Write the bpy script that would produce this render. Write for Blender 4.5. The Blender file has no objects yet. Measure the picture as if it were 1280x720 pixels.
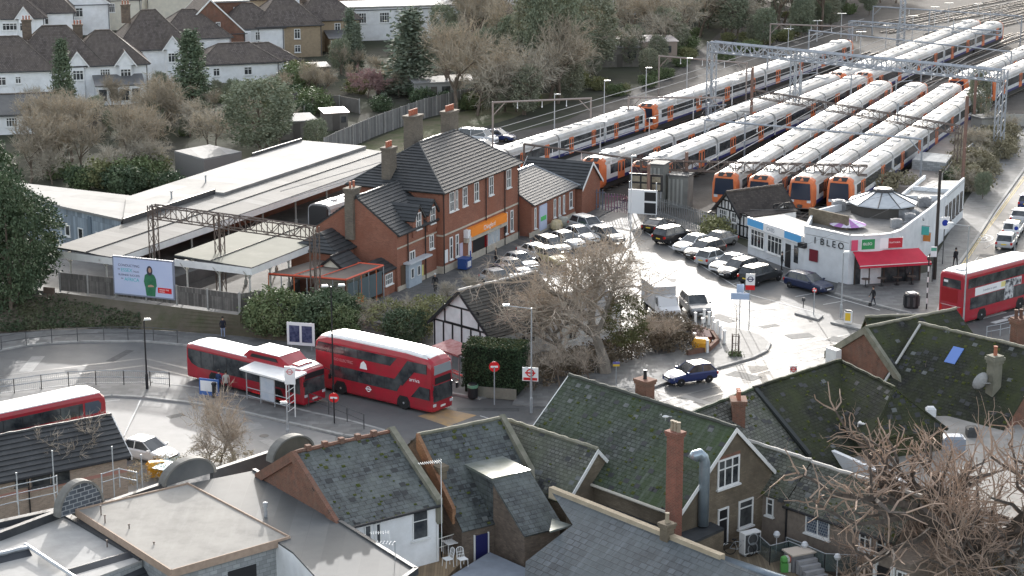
import bpy, math, random
from mathutils import Matrix, Vector
R = math.radians
sc = bpy.context.scene
COL = sc.collection
# ---------------------------------------------------------------- survey of the place
# metres; the drone hovers over (0,0) at 44 m looking along +Y and 14.4 deg down
F_, TH, HC = 2489.0, R(14.4),44.0
CT, ST = math.cos(TH), math.sin(TH)
def G(x, y, z=0.0):
 u, v = (x-640)/F_, (y-360)/F_
 t = (HC-z)/(ST+v*CT)
 return (u*t, (CT-v*ST)*t, z)
def GX(x, y, z=0.0):
 p = G(x, y, z); return (p[0], p[1])
def VP(x, y, A, ang):
 """point on the vertical wall through A with heading ang -> (distance along the wall, height)"""
 u, v = (x-640)/F_, (y-360)/F_
 d = (u, CT-v*ST, -ST-v*CT)
 ca, sa = math.cos(R(ang)), math.sin(R(ang))
 t = (-A[0]*sa+A[1]*ca)/(-d[0]*sa+d[1]*ca)
 X, Y, Z = d[0]*t, d[1]*t, HC+d[2]*t
 return ((X-A[0])*ca+(Y-A[1])*sa, Z)
def heading(a, b): return math.degrees(math.atan2(b[1]-a[1], b[0]-a[0]))
def dist(a, b): return math.hypot(b[0]-a[0], b[1]-a[1])
def step(p, ang, d): return (p[0]+math.cos(R(ang))*d, p[1]+math.sin(R(ang))*d)
# ---------------------------------------------------------------- materials
MATS = {}
def mat(name, c1, c2=None, nscale=1.0, rough=.75, spec=.35, metal=0.0, bump=0.0, pat=None, pw=.45, ph=.3,
  mortar=None, msize=.012, c3=None, c3scale=.25, c3amt=.5, detail=4.0, emit=None, trans=0.0, coat=0.0, pbump=.0, roughvar=0.0, streak=None):
 if name in MATS: return MATS[name]
 m = bpy.data.materials.new(name); m.use_nodes = True
 nt = m.node_tree; N = nt.nodes; L = nt.links
 b = N['Principled BSDF']
 b.inputs['Roughness'].default_value = rough
 b.inputs['Metallic'].default_value = metal
 b.inputs['Specular IOR Level'].default_value = spec
 if coat: b.inputs['Coat Weight'].default_value = coat
 if trans: b.inputs['Transmission Weight'].default_value = trans
 def rgba(c): return (c[0], c[1], c[2],1)
 tc = N.new('ShaderNodeTexCoord')
 geo = N.new('ShaderNodeNewGeometry')
 col = None
 def mixc(fac, a, bb):
  x = N.new('ShaderNodeMix'); x.data_type = 'RGBA'
  if isinstance(fac, float): x.inputs[0].default_value = fac
  else: L.new(fac, x.inputs[0])
  for s, i in ((a, 6),(bb, 7)):
   if isinstance(s, tuple): x.inputs[i].default_value = rgba(s)
   else: L.new(s, x.inputs[i])
  return x.outputs[2]
 noi = None
 if c2 is not None or bump:
  n = N.new('ShaderNodeTexNoise'); n.inputs['Scale'].default_value = nscale; n.inputs['Detail'].default_value = detail
  n.inputs['Roughness'].default_value = .62
  L.new(geo.outputs['Position'], n.inputs['Vector'])
  noi = n.outputs['Fac']
  if c2 is not None:
   r = N.new('ShaderNodeValToRGB'); r.color_ramp.elements[0].position = .36; r.color_ramp.elements[1].position = .66
   r.color_ramp.elements[0].color = rgba(c1); r.color_ramp.elements[1].color = rgba(c2)
   L.new(noi, r.inputs[0]); col = r.outputs[0]
 hgt = None
 if pat:
  bt = N.new('ShaderNodeTexBrick')
  bt.offset = .5 if pat != 'planks' else 0.0
  bt.inputs['Scale'].default_value = 1.0
  bt.inputs['Brick Width'].default_value = pw; bt.inputs['Row Height'].default_value = ph
  bt.inputs['Mortar Size'].default_value = msize; bt.inputs['Mortar Smooth'].default_value = .3
  bt.inputs['Bias'].default_value = 0.0
  L.new(tc.outputs['UV'], bt.inputs['Vector'])
  mc = mortar or tuple(v*.5 for v in c1)
  base = col if col is not None else c1
  if isinstance(base, tuple):
   bt.inputs['Color1'].default_value = rgba(base)
   bt.inputs['Color2'].default_value = rgba(tuple(v*.72 for v in base))
  else:
   L.new(base, bt.inputs['Color1'])
   hs = N.new('ShaderNodeHueSaturation'); hs.inputs['Value'].default_value = .7 if pat == 'brick' else .5; L.new(base, hs.inputs['Color'])
   L.new(hs.outputs[0], bt.inputs['Color2'])
  bt.inputs['Mortar'].default_value = rgba(mc)
  col = bt.outputs['Color']; hgt = bt.outputs['Fac']
 if c3 is not None:
  n3 = N.new('ShaderNodeTexNoise'); n3.inputs['Scale'].default_value = c3scale; n3.inputs['Detail'].default_value = 6
  n3.inputs['Roughness'].default_value = .7
  L.new(geo.outputs['Position'], n3.inputs['Vector'])
  r3 = N.new('ShaderNodeValToRGB'); r3.color_ramp.elements[0].position = .5-.35*c3amt; r3.color_ramp.elements[1].position = .8-.3*c3amt
  L.new(n3.outputs['Fac'], r3.inputs[0])
  col = mixc(r3.outputs[0], col if col is not None else c1, c3)
 if streak is None and pat == 'slate': streak = (tuple(min(1, v*1.6+.02) for v in c1),.45 if c1[0] < .16 and c1[1] > c1[0] else .22)
 if streak:   # weathering that runs down the slope or wall
  mp = N.new('ShaderNodeMapping'); mp.inputs['Scale'].default_value = (2.2,.28,1); L.new(tc.outputs['UV'], mp.inputs['Vector'])
  ns = N.new('ShaderNodeTexNoise'); ns.inputs['Scale'].default_value = 1.0; ns.inputs['Detail'].default_value = 7; ns.inputs['Roughness'].default_value = .7; L.new(mp.outputs[0], ns.inputs['Vector'])
  mr = N.new('ShaderNodeMapRange'); mr.inputs[1].default_value = .5; mr.inputs[2].default_value = .78; mr.inputs[4].default_value = streak[1]; L.new(ns.outputs['Fac'], mr.inputs[0])
  col = mixc(mr.outputs[0], col if col is not None else c1, streak[0])
 if col is None: b.inputs['Base Color'].default_value = rgba(c1)
 else: L.new(col, b.inputs['Base Color'])
 prev = None
 if bump and noi is not None:
  bp = N.new('ShaderNodeBump'); bp.inputs['Strength'].default_value = bump; bp.inputs['Distance'].default_value = .05
  L.new(noi, bp.inputs['Height']); prev = bp.outputs[0]
 if pat and pbump:
  bp = N.new('ShaderNodeBump'); bp.inputs['Strength'].default_value = pbump; bp.inputs['Distance'].default_value = .02
  bp.invert = True
  L.new(hgt, bp.inputs['Height'])
  if prev is not None: L.new(prev, bp.inputs['Normal'])
  prev = bp.outputs[0]
 if prev is not None: L.new(prev, b.inputs['Normal'])
 if roughvar and noi is not None:
  mr = N.new('ShaderNodeMapRange'); mr.inputs[3].default_value = max(.05, rough-roughvar); mr.inputs[4].default_value = min(1, rough+roughvar)
  L.new(noi, mr.inputs[0]); L.new(mr.outputs[0], b.inputs['Roughness'])
 if emit:
  b.inputs['Emission Color'].default_value = rgba(emit[:3]); b.inputs['Emission Strength'].default_value = emit[3]
 MATS[name] = m
 return m
# ---------------------------------------------------------------- mesh builder
ROOTM = {}
class MB:
 def __init__(s): s.v = []; s.f = []; s.mi = []
 def poly(s, pts, mi=0):
  n = len(s.v); s.v.extend((p[0], p[1], p[2]) for p in pts); s.f.append(tuple(range(n, n+len(pts)))); s.mi.append(mi); return s
 def mesh(s, vs, fs, mi=0):
  n = len(s.v); s.v.extend(tuple(p) for p in vs)
  for f in fs: s.f.append(tuple(n+i for i in f)); s.mi.append(mi)
  return s
 def hexa(s, b, t, mi=0):
  """solid between two equal loops"""
  k = len(b); vs = list(b)+list(t)
  fs = [tuple(range(k-1,-1,-1)), tuple(range(k, 2*k))]+[(i, (i+1) % k, k+(i+1) % k, k+i) for i in range(k)]
  return s.mesh(vs, fs, mi)
 def prism(s, xy, z0, z1, mi=0):
  a = sum(xy[i][0]*xy[(i+1) % len(xy)][1]-xy[(i+1) % len(xy)][0]*xy[i][1] for i in range(len(xy)))
  if a < 0: xy = xy[::-1]
  return s.hexa([(p[0], p[1], z0) for p in xy],[(p[0], p[1], z1) for p in xy], mi)
 def box(s, x0, x1, y0, y1, z0, z1, mi=0, fr=None):
  q = [(x0, y0),(x1, y0),(x1, y1),(x0, y1)]
  if fr: q = [fr(*p) for p in q]
  return s.prism(q, z0, z1, mi)
 def obox(s, c, ang, l, w, z0, z1, mi=0):
  """box centred at c (xy) of length l along heading ang"""
  q = [step(step(c, ang, sx*l/2), ang+90, sy*w/2) for sx, sy in ((-1,-1),(1,-1),(1,1),(-1,1))]
  return s.prism(q, z0, z1, mi)
 def tube(s, pts, r, n=5, mi=0, cap=True):
  pts = [Vector(p) for p in pts]; m = len(pts)
  rs = r if isinstance(r, (list, tuple)) else [r]*m
  base = len(s.v)
  for i, p in enumerate(pts):
   d = (pts[min(i+1, m-1)]-pts[max(i-1,0)])
   if d.length < 1e-9: d = Vector((0,0,1))
   d.normalize()
   a = Vector((0,0,1)) if abs(d.z) < .9 else Vector((1,0,0))
   u = d.cross(a).normalized(); w = d.cross(u)
   for k in range(n):
    th = 2*math.pi*k/n
    q = p+(u*math.cos(th)+w*math.sin(th))*rs[i]; s.v.append((q.x, q.y, q.z))
  for i in range(m-1):
   for k in range(n):
    a = base+i*n+k; b2 = base+i*n+(k+1) % n
    s.f.append((a, b2, b2+n, a+n)); s.mi.append(mi)
  if cap and n > 2:
   s.f.append(tuple(base+k for k in range(n-1,-1,-1))); s.mi.append(mi)
   s.f.append(tuple(base+(m-1)*n+k for k in range(n))); s.mi.append(mi)
  return s
 def lathe(s, prof, c=(0,0,0), n=12, mi=0):
  base = len(s.v)
  for r_, z in prof:
   for k in range(n):
    th = 2*math.pi*k/n; s.v.append((c[0]+r_*math.cos(th), c[1]+r_*math.sin(th), c[2]+z))
  for i in range(len(prof)-1):
   for k in range(n):
    a = base+i*n+k; b2 = base+i*n+(k+1) % n
    s.f.append((a, b2, b2+n, a+n)); s.mi.append(mi)
  s.f.append(tuple(base+k for k in range(n-1,-1,-1))); s.mi.append(mi)
  s.f.append(tuple(base+(len(prof)-1)*n+k for k in range(n))); s.mi.append(mi)
  return s
 def slab(s, pts, th, mi=0):
  """thick sheet: pts is the top outline (planar), th thickness measured downwards"""
  P = [Vector(p) for p in pts]
  nrm = (P[1]-P[0]).cross(P[2]-P[0]).normalized()
  if nrm.z < 0: P.reverse(); nrm = -nrm
  return s.hexa([tuple(p-nrm*th) for p in P],[tuple(p) for p in P], mi)
 def courses(s, bl, br, tr, tl, n, lift=.05, mi=0):
  """roof plane laid as n overlapping courses (real steps)"""
  bl, br, tr, tl = map(Vector, (bl, br, tr, tl))
  nrm = (br-bl).cross(tl-bl)
  if nrm.length < 1e-6: nrm = (br-bl).cross(tr-br)
  nrm.normalize()
  if nrm.z < 0: nrm = -nrm
  for i in range(n):
   a, b2 = i/n, (i+1)/n
   l0, r0, l1, r1 = bl.lerp(tl, a), br.lerp(tr, a), bl.lerp(tl, b2), br.lerp(tr, b2)
   s.poly([l0+nrm*lift, r0+nrm*lift, r1, l1], mi)
   s.poly([l0, r0, r0+nrm*lift, l0+nrm*lift], mi)
  return s
 def build(s, name, mats, parent=None, smooth=False):
  if not isinstance(mats, (list, tuple)): mats = [mats]
  me = bpy.data.meshes.new(name)
  vs = s.v
  if parent is not None and parent.name in ROOTM:
   inv = ROOTM[parent.name].inverted(); vs = [tuple(inv @ Vector(p)) for p in vs]
  me.from_pydata(vs, [], s.f)
  for m in mats: me.materials.append(m)
  if len(mats) > 1: me.polygons.foreach_set('material_index', s.mi)
  if len(s.f) < 30000:
   uv = me.uv_layers.new(name='UVMap').data
   for p in me.polygons:
    n = p.normal
    if abs(n.z) > .999: t = Vector((1,0,0))
    else: t = Vector((-n.y, n.x, 0)).normalized()
    b = n.cross(t)
    for li in p.loop_indices:
     co = me.vertices[me.loops[li].vertex_index].co
     uv[li].uv = (co.dot(t), co.dot(b))
  if smooth: me.polygons.foreach_set('use_smooth', [True]*len(me.polygons))
  o = bpy.data.objects.new(name, me); COL.objects.link(o)
  if parent is not None:
   o.parent = parent
   if parent.name in ROOTM: ROOTM[o.name] = ROOTM[parent.name]
  return o
def tag(o, label, cat, group=None):
 o['label'] = label; o['category'] = cat
 if group: o['group'] = group
 elif 'group' in o: del o['group']
 return o
def thing(name, label, cat, loc=(0,0,0), rz=0.0, group=None):
 o = bpy.data.objects.new(name, None); COL.objects.link(o); o.empty_display_size = .2
 if len(loc) == 2: loc = (loc[0], loc[1],0)
 o.location = loc; o.rotation_euler = (0,0, R(rz))
 ROOTM[o.name] = Matrix.Translation(loc) @ Matrix.Rotation(R(rz),4, 'Z')
 return tag(o, label, cat, group)
def proto(name):
 """a thing built round the origin, in its own axes"""
 o = bpy.data.objects.new(name, None); COL.objects.link(o); o.empty_display_size = .2
 return o
KIDS = {}
def kids(o): return [c for c in bpy.data.objects if c.parent is o]
def index_kids():
 KIDS.clear()
 for c in bpy.data.objects:
  if c.parent is not None: KIDS.setdefault(c.parent.name, []).append(c)
def dup(o, parent=None):
 c = o.copy(); COL.objects.link(c); c.parent = parent
 for ch in KIDS.get(o.name, []): dup(ch, c)
 return c
class Kind:
 """first placement uses the prototype itself, later ones copy it"""
 def __init__(s, root): s.root = root; s.used = False; s.ready = False
 def put(s, loc, rz, label, cat, group=None, scale=1.0):
  if not s.ready: index_kids(); s.ready = True
  o = s.root if not s.used else dup(s.root)
  s.used = True
  if len(loc) == 2: loc = (loc[0], loc[1],0)
  o.location = loc; o.rotation_euler = (0,0, R(rz))
  o.scale = (scale,)*3 if isinstance(scale, (int, float)) else scale
  return tag(o, label, cat, group)
def structure(name, mb, m, smooth=False):
 o = mb.build(name, m, None, smooth); o['kind'] = 'structure'; return o
def text(body, size, m, parent, origin, ang, name='lettering', up=None, extrude=.008, align='LEFT', tilt=90):
 """flat letters standing on a wall of heading ang, at a world origin"""
 cu = bpy.data.curves.new(name, 'FONT'); cu.body = body; cu.size = size; cu.extrude = extrude; cu.align_x = align
 cu.materials.append(m)
 o = bpy.data.objects.new(name, cu); COL.objects.link(o)
 M = Matrix.Translation(origin) @ Matrix.Rotation(R(ang),4, 'Z') @ Matrix.Rotation(R(tilt),4, 'X')
 if parent is not None:
  if parent.name in ROOTM: M = ROOTM[parent.name].inverted() @ M
  o.parent = parent
 o.matrix_local = M
 return o
# ---------------------------------------------------------------- palette
def c(h):  # sRGB hex -> linear
 h = h.lstrip('#'); v = [int(h[i:i+2],16)/255 for i in (0,2,4)]
 return tuple(x/12.92 if x <= .04045 else ((x+.055)/1.055)**2.4 for x in v)
asphalt = mat('asphalt', (.075,.075,.074),(.112,.111,.109),1.1, rough=.6, spec=.2, bump=.3, c3=(.135,.134,.132), c3scale=.3, c3amt=.4, roughvar=.16)
asphalt_dark = mat('dark_asphalt', (.075,.076,.078),(.11,.11,.111),2.0, rough=.65, spec=.2, bump=.2, c3=(.15,.15,.148), c3scale=.1, roughvar=.1)
concrete_road = mat('concrete_road', (.165,.163,.16),(.215,.212,.208),.7, rough=.7, spec=.3, bump=.12, c3=(.2,.195,.19), c3scale=.2, c3amt=.35)
paving = mat('paving', (.16,.158,.155),(.21,.208,.203),1.4, rough=.75, pat='brick', pw=.9, ph=.6, msize=.02, mortar=(.14,.14,.13), bump=.1)
kerb_m = mat('kerbstone', (.27,.265,.255),(.36,.355,.34),2, rough=.8)
line_white = mat('road_paint_white', (.62,.62,.6),(.45,.45,.44),5, rough=.7)
line_yellow = mat('road_paint_yellow', (.5,.36,.08),(.4,.31,.12),5, rough=.7)
ochre = mat('ochre_surface', (.42,.27,.13),(.30,.22,.15),1.2, rough=.8)
soil = mat('soil', (.06,.056,.05),(.095,.088,.077),.35, rough=1, spec=.05, bump=.5, c3=(.06,.066,.045), c3scale=.09, c3amt=.6)
lawn = mat('lawn', (.07,.09,.04),(.11,.12,.065),.8, rough=.95, spec=.1, bump=.5, c3=(.16,.14,.10), c3scale=.2, c3amt=.4)
ballast = mat('ballast', (.085,.08,.075),(.135,.127,.118),3, rough=.95, spec=.15, bump=.5, c3=(.07,.063,.057), c3scale=.15, c3amt=.5)
white_paint = mat('white_paint', (.78,.78,.76),(.70,.70,.69),1.5, rough=.5)
cream_paint = mat('cream_paint', (.66,.62,.52),(.58,.55,.47),1.5, rough=.6)
white_render = mat('white_render', (.84,.85,.86),(.76,.77,.78),.9, rough=.85, c3=(.6,.6,.59), c3scale=.3, c3amt=.1)
grey_paint = mat('grey_paint', (.30,.31,.32),(.24,.25,.26),2, rough=.5)
galv = mat('galvanised_steel', (.42,.44,.46),(.33,.35,.37),3, rough=.45, metal=.4)
brown_steel = mat('brown_steel', (.16,.125,.105),(.11,.085,.075),3, rough=.7)
black_paint = mat('black_paint', (.022,.022,.024), rough=.4)
dark_metal = mat('dark_metal', (.05,.052,.055),(.08,.08,.082),3, rough=.5)
glass_dark = mat('window_glass', (.018,.022,.027),(.085,.09,.092),.9, rough=.12, spec=.7, detail=3)  # lighter blotches in the glass colour stand in for reflections
glass_blue = mat('blue_window_glass', (.06,.08,.11), rough=.1, spec=.7)
brick_red = mat('red_brick', (.315,.12,.078),(.235,.092,.066),.8, rough=.9, spec=.15, pat='brick', pw=.225, ph=.075, msize=.008, mortar=(.30,.22,.17), c3=(.27,.11,.07), c3scale=.4, c3amt=.25, streak=((.2,.09,.06),.5))
brick_dark = mat('dark_red_brick', (.26,.10,.065),(.12,.065,.05),2.5, rough=.9, spec=.15, pat='brick', pw=.225, ph=.075, msize=.01, mortar=(.2,.16,.13), c3=(.19,.11,.08), c3scale=1.2, c3amt=.3, streak=((.33,.25,.2),.3))
brick_stock = mat('yellow_stock_brick', (.31,.255,.185),(.21,.172,.125),1.2, rough=.92, spec=.12, pat='brick', pw=.3, ph=.1, msize=.012, mortar=(.16,.14,.115), c3=(.12,.10,.075), c3scale=.4, c3amt=.45, pbump=.3)
brick_brown = mat('brown_brick', (.215,.165,.13),(.135,.107,.088),1.2, rough=.92, spec=.12, pat='brick', pw=.3, ph=.1, msize=.012, mortar=(.13,.11,.09), pbump=.3)
render_brown = mat('brown_pebbledash', (.25,.21,.175),(.19,.16,.135),3.5, rough=.95, spec=.1, bump=.25)
tan_render = mat('tan_pebbledash', (.36,.28,.19),(.29,.225,.155),2.5, rough=.95)
stone_m = mat('dressed_stone', (.50,.45,.37),(.40,.36,.30),2, rough=.85)
slate_blue = mat('blue_grey_slate', (.115,.13,.145),(.075,.084,.094),1.3, rough=.5, spec=.45, pat='slate', pw=.5, ph=.34, msize=.035, mortar=(.022,.025,.028), pbump=.5, c3=(.085,.10,.105), c3scale=.3, c3amt=.4)
slate_dark = mat('weathered_slate', (.105,.118,.122),(.06,.067,.07),1.6, rough=.55, spec=.4, pat='slate', pw=.42, ph=.28, msize=.03, mortar=(.02,.022,.022), pbump=.8, c3=(.125,.14,.13), c3scale=.6, c3amt=.35)
slate_moss = mat('mossy_slate', (.115,.125,.117),(.066,.075,.069),1.4, rough=.75, spec=.25, pat='slate', pw=.36, ph=.24, msize=.03, mortar=(.025,.03,.026), pbump=.8, c3=(.048,.072,.03), c3scale=.2, c3amt=.55)
slate_grey = mat('grey_small_slate', (.175,.175,.158),(.10,.103,.09),1.5, rough=.65, spec=.3, pat='slate', pw=.32, ph=.22, msize=.03, mortar=(.035,.035,.03), pbump=.8, c3=(.09,.10,.065), c3scale=.35, c3amt=.3)
tile_moss = mat('dark_mossy_tile', (.048,.048,.044),(.03,.031,.028),1.2, rough=.85, spec=.2, pat='slate', pw=.32, ph=.22, msize=.03, mortar=(.016,.017,.016), pbump=.8, c3=(.055,.064,.028), c3scale=.3, c3amt=.4)
tile_brown = mat('brown_clay_tile', (.185,.155,.14),(.14,.118,.107),.9, rough=.85, spec=.2, pat='slate', pw=.3, ph=.3, msize=.03, mortar=(.045,.038,.034), c3=(.12,.10,.085), c3scale=.3, c3amt=.3)  # far house roofs: colour made paler to stand in for distance haze
tile_red = mat('red_clay_tile', (.27,.13,.10),(.21,.105,.085),.9, rough=.85, spec=.2, pat='slate', pw=.3, ph=.3, msize=.03, mortar=(.07,.04,.034))
tile_dark = mat('dark_concrete_tile', (.05,.053,.056),(.034,.036,.038),1.2, rough=.55, spec=.4, bump=.1)
tile_cottage = mat('brown_concrete_tile', (.085,.078,.068),(.055,.052,.046),1.2, rough=.65, spec=.3, bump=.1)
felt_black = mat('black_roof_felt', (.028,.031,.036),(.045,.048,.054),.8, rough=.6, bump=.1, c3=(.075,.078,.08), c3scale=.3, c3amt=.3)
felt_grey = mat('grey_roof_felt', (.10,.105,.108),(.135,.14,.142),.6, rough=.75, bump=.06, pat='planks', pw=1.0, ph=60, msize=.02, mortar=(.09,.092,.092), c3=(.09,.095,.097), c3scale=.25, c3amt=.4)
roof_white = mat('pale_flat_roof', (.31,.308,.302),(.235,.233,.23),.7, rough=.8, spec=.2, pat='planks', pw=1.6, ph=60, msize=.025, mortar=(.2,.195,.185), streak=((.22,.215,.2),.5), bump=.05, c3=(.26,.255,.245), c3scale=.25, c3amt=.35)
roof_pale = mat('pale_canopy_roof', (.215,.213,.206),(.165,.163,.157),.5, rough=.8, spec=.2, pat='planks', pw=1.2, ph=60, msize=.02, mortar=(.17,.165,.15), streak=((.16,.155,.135),.5), c3=(.165,.16,.15), c3scale=.3, c3amt=.35)
lead = mat('lead_sheet', (.30,.32,.35),(.24,.26,.29),2, rough=.35, metal=.3)
timber = mat('bare_timber', (.40,.295,.225),(.32,.235,.18),3, rough=.8)
fence_grey = mat('grey_fence_timber', (.20,.185,.17),(.145,.135,.125),2, rough=.9, pat='planks', pw=.16, ph=3.0, msize=.012)
block_grey = mat('concrete_block', (.40,.415,.42),(.33,.345,.35),2, rough=.9, pat='brick', pw=.45, ph=.22, msize=.015)
terracotta = mat('terracotta', (.40,.15,.09),(.30,.11,.07),3, rough=.8)
pot_buff = mat('buff_chimney_pot', (.36,.30,.22),(.28,.23,.17),3, rough=.85)
blue_plastic = mat('blue_plastic', (.03,.075,.24), rough=.45)
orange_sign = mat('orange_sign_paint', (.85,.26,.03), rough=.45)
orange_paint = mat('orange_steel_paint', (.62,.15,.05), rough=.5)
rubber = mat('tyre_rubber', (.02,.02,.021), rough=.8)
alloy = mat('alloy_wheel', (.45,.46,.47), rough=.35, metal=.6)
lamp_lens = mat('headlamp_lens', (.6,.63,.66), rough=.12, spec=.8)
tail_red = mat('tail_lamp_red', (.5,.02,.015), rough=.25)
plate_w = mat('number_plate_white', (.75,.75,.72), rough=.4)
plate_y = mat('number_plate_yellow', (.75,.55,.06), rough=.4)
bus_red = mat('bus_red_paint', (.40,.015,.032),(.33,.015,.028),1.0, rough=.32, spec=.5, coat=.3, c3=(.27,.03,.035), c3scale=.9, c3amt=.2)
bus_roof = mat('bus_white_roof', (.74,.74,.73),(.64,.64,.63),1.5, rough=.4)
sign_red = mat('sign_red', (.62,.02,.025), rough=.4)
sign_white = mat('sign_white', (.78,.78,.78), rough=.4)
sign_blue = mat('sign_blue', (.015,.04,.30), rough=.4)
train_white = mat('train_white', (.66,.665,.665),(.56,.565,.57),1.2, rough=.4)
train_roofm = mat('train_roof_grey_white', (.52,.518,.515),(.37,.368,.36),.5, rough=.55, c3=(.33,.31,.285), c3scale=.35, c3amt=.3, streak=((.3,.28,.25),.5))
train_orange = mat('train_orange', (.66,.18,.065),(.56,.155,.06),1.5, rough=.45)  # orange dulled in the colour itself to suggest haze over the yard
train_navy = mat('train_navy', (.03,.035,.15), rough=.4)
bark = mat('bark', (.13,.10,.08),(.19,.155,.125),3, rough=.95, spec=.1)
bark_pale = mat('pale_twigs', (.47,.40,.325),(.32,.27,.22),1.5, rough=.95, spec=.1)
bark_grey = mat('grey_twigs', (.17,.15,.135),(.23,.21,.19),.3, rough=.95, spec=.1)
bark_rust = mat('russet_twigs', (.40,.30,.235),(.28,.21,.165),1.0, rough=.95, spec=.1)
leaf_dark = mat('dark_leaves', (.055,.085,.048),(.115,.15,.08),.5, rough=.7, spec=.25)
leaf_mid = mat('mid_green_leaves', (.10,.135,.06),(.165,.2,.095),.5, rough=.7, spec=.25)
leaf_olive = mat('olive_leaves', (.17,.175,.08),(.24,.24,.12),.5, rough=.75, spec=.2)
leaf_conifer = mat('conifer_needles', (.10,.135,.085),(.16,.195,.125),.6, rough=.8, spec=.2)
repl_slate = mat('replaced_slate', (.13,.138,.135),(.09,.096,.094),3, rough=.6); dark_slate = mat('dark_slip_slate', (.035,.037,.038), rough=.6); moss_m = mat('moss_clump', (.06,.075,.022),(.095,.10,.04),4, rough=1, spec=.05)
leaf_far = mat('hazy_leaves', (.085,.10,.075),(.12,.135,.10),.2, rough=.9, spec=.1)  # far leaf colour with distance haze mixed in
# ---------------------------------------------------------------- trees
def bare_tree(seed, h, spread, trunk_r, twig_mat, n_lvl=4, twigs=7, twig_len=.9, twig_w=.035, lean=0.0, fork=.28, upright=.35, wood=bark, kids_=(4,5), limbs=2):
 rnd = random.Random(seed)
 tr, cr = MB(), MB()
 def rv(): return Vector((rnd.gauss(0,1), rnd.gauss(0,1), rnd.gauss(0,1)))
 def twig(p, d, ln):
  d = (d+rv()*.55).normalized(); q = p+d*ln*rnd.uniform(.5,1.2)
  s = d.cross(rv()).normalized()*twig_w*.5
  mid = p.lerp(q, .5)+rv()*ln*.07
  n = len(cr.v)
  cr.v.extend([tuple(p-s), tuple(p+s), tuple(mid+s*.8), tuple(mid-s*.8), tuple(q)])
  cr.f.extend([(n, n+1, n+2, n+3),(n+3, n+2, n+4)]); cr.mi.extend([0,0])
 def grow(p, d, ln, r, lvl):
  k = 4 if lvl == 0 else 3
  pts = [p]; dd = d.copy(); q = p.copy()
  for i in range(k):
   dd = (dd+rv()*.13*(1+lvl*.5)+Vector((0,0, upright*.12*(lvl > 0)))).normalized()
   q = q+dd*ln/k; pts.append(q.copy())
  rr = [r*(1-.5*i/k) for i in range(k+1)]
  (tr if lvl < limbs else cr).tube(pts, rr, 6 if lvl == 0 else (4 if lvl == 1 else 3), cap=lvl == 0)
  if lvl >= n_lvl-1:
   for i in range(twigs):
    t = rnd.random(); j = min(int(t*k), k-1)
    twig(pts[j].lerp(pts[j+1], t*k-j), dd, twig_len)
   return
  nch = rnd.randint(4,6) if lvl == 0 else rnd.randint(*kids_)
  for i in range(nch):
   t = rnd.uniform(.55,1) if lvl == 0 else rnd.uniform(.25,1)
   j = min(int(t*k), k-1); b = pts[j].lerp(pts[j+1], t*k-j)
   az = 2*math.pi*(i+rnd.uniform(-.3,.3))/nch
   side = Vector((math.cos(az), math.sin(az),0)) if lvl == 0 else rv().normalized()
   side = (side-dd*side.dot(dd)).normalized()
   nd = (dd*(1-spread)+side*spread*rnd.uniform(.7,1.25)+Vector((0,0, upright*rnd.uniform(.2,.8)))).normalized()
   grow(b, nd, ln*rnd.uniform(.55,.85)*(1.35 if lvl == 0 else 1), r*.5*rnd.uniform(.8,1.1), lvl+1)
  grow(pts[-1],(dd+rv()*.2).normalized(), ln*.7, r*.5, lvl+1)
 grow(Vector((0,0,-.1)), Vector((lean, 0,1)).normalized(), h*fork, trunk_r, 0)
 zmax = max(v[2] for v in cr.v); s = h/zmax
 for m in (tr, cr): m.v = [(x*s, y*s, z*s) for x, y, z in m.v]
 root = proto('bare_tree')
 tr.build('trunk', wood, root); cr.build('crown', twig_mat, root)
 return Kind(root)
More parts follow.
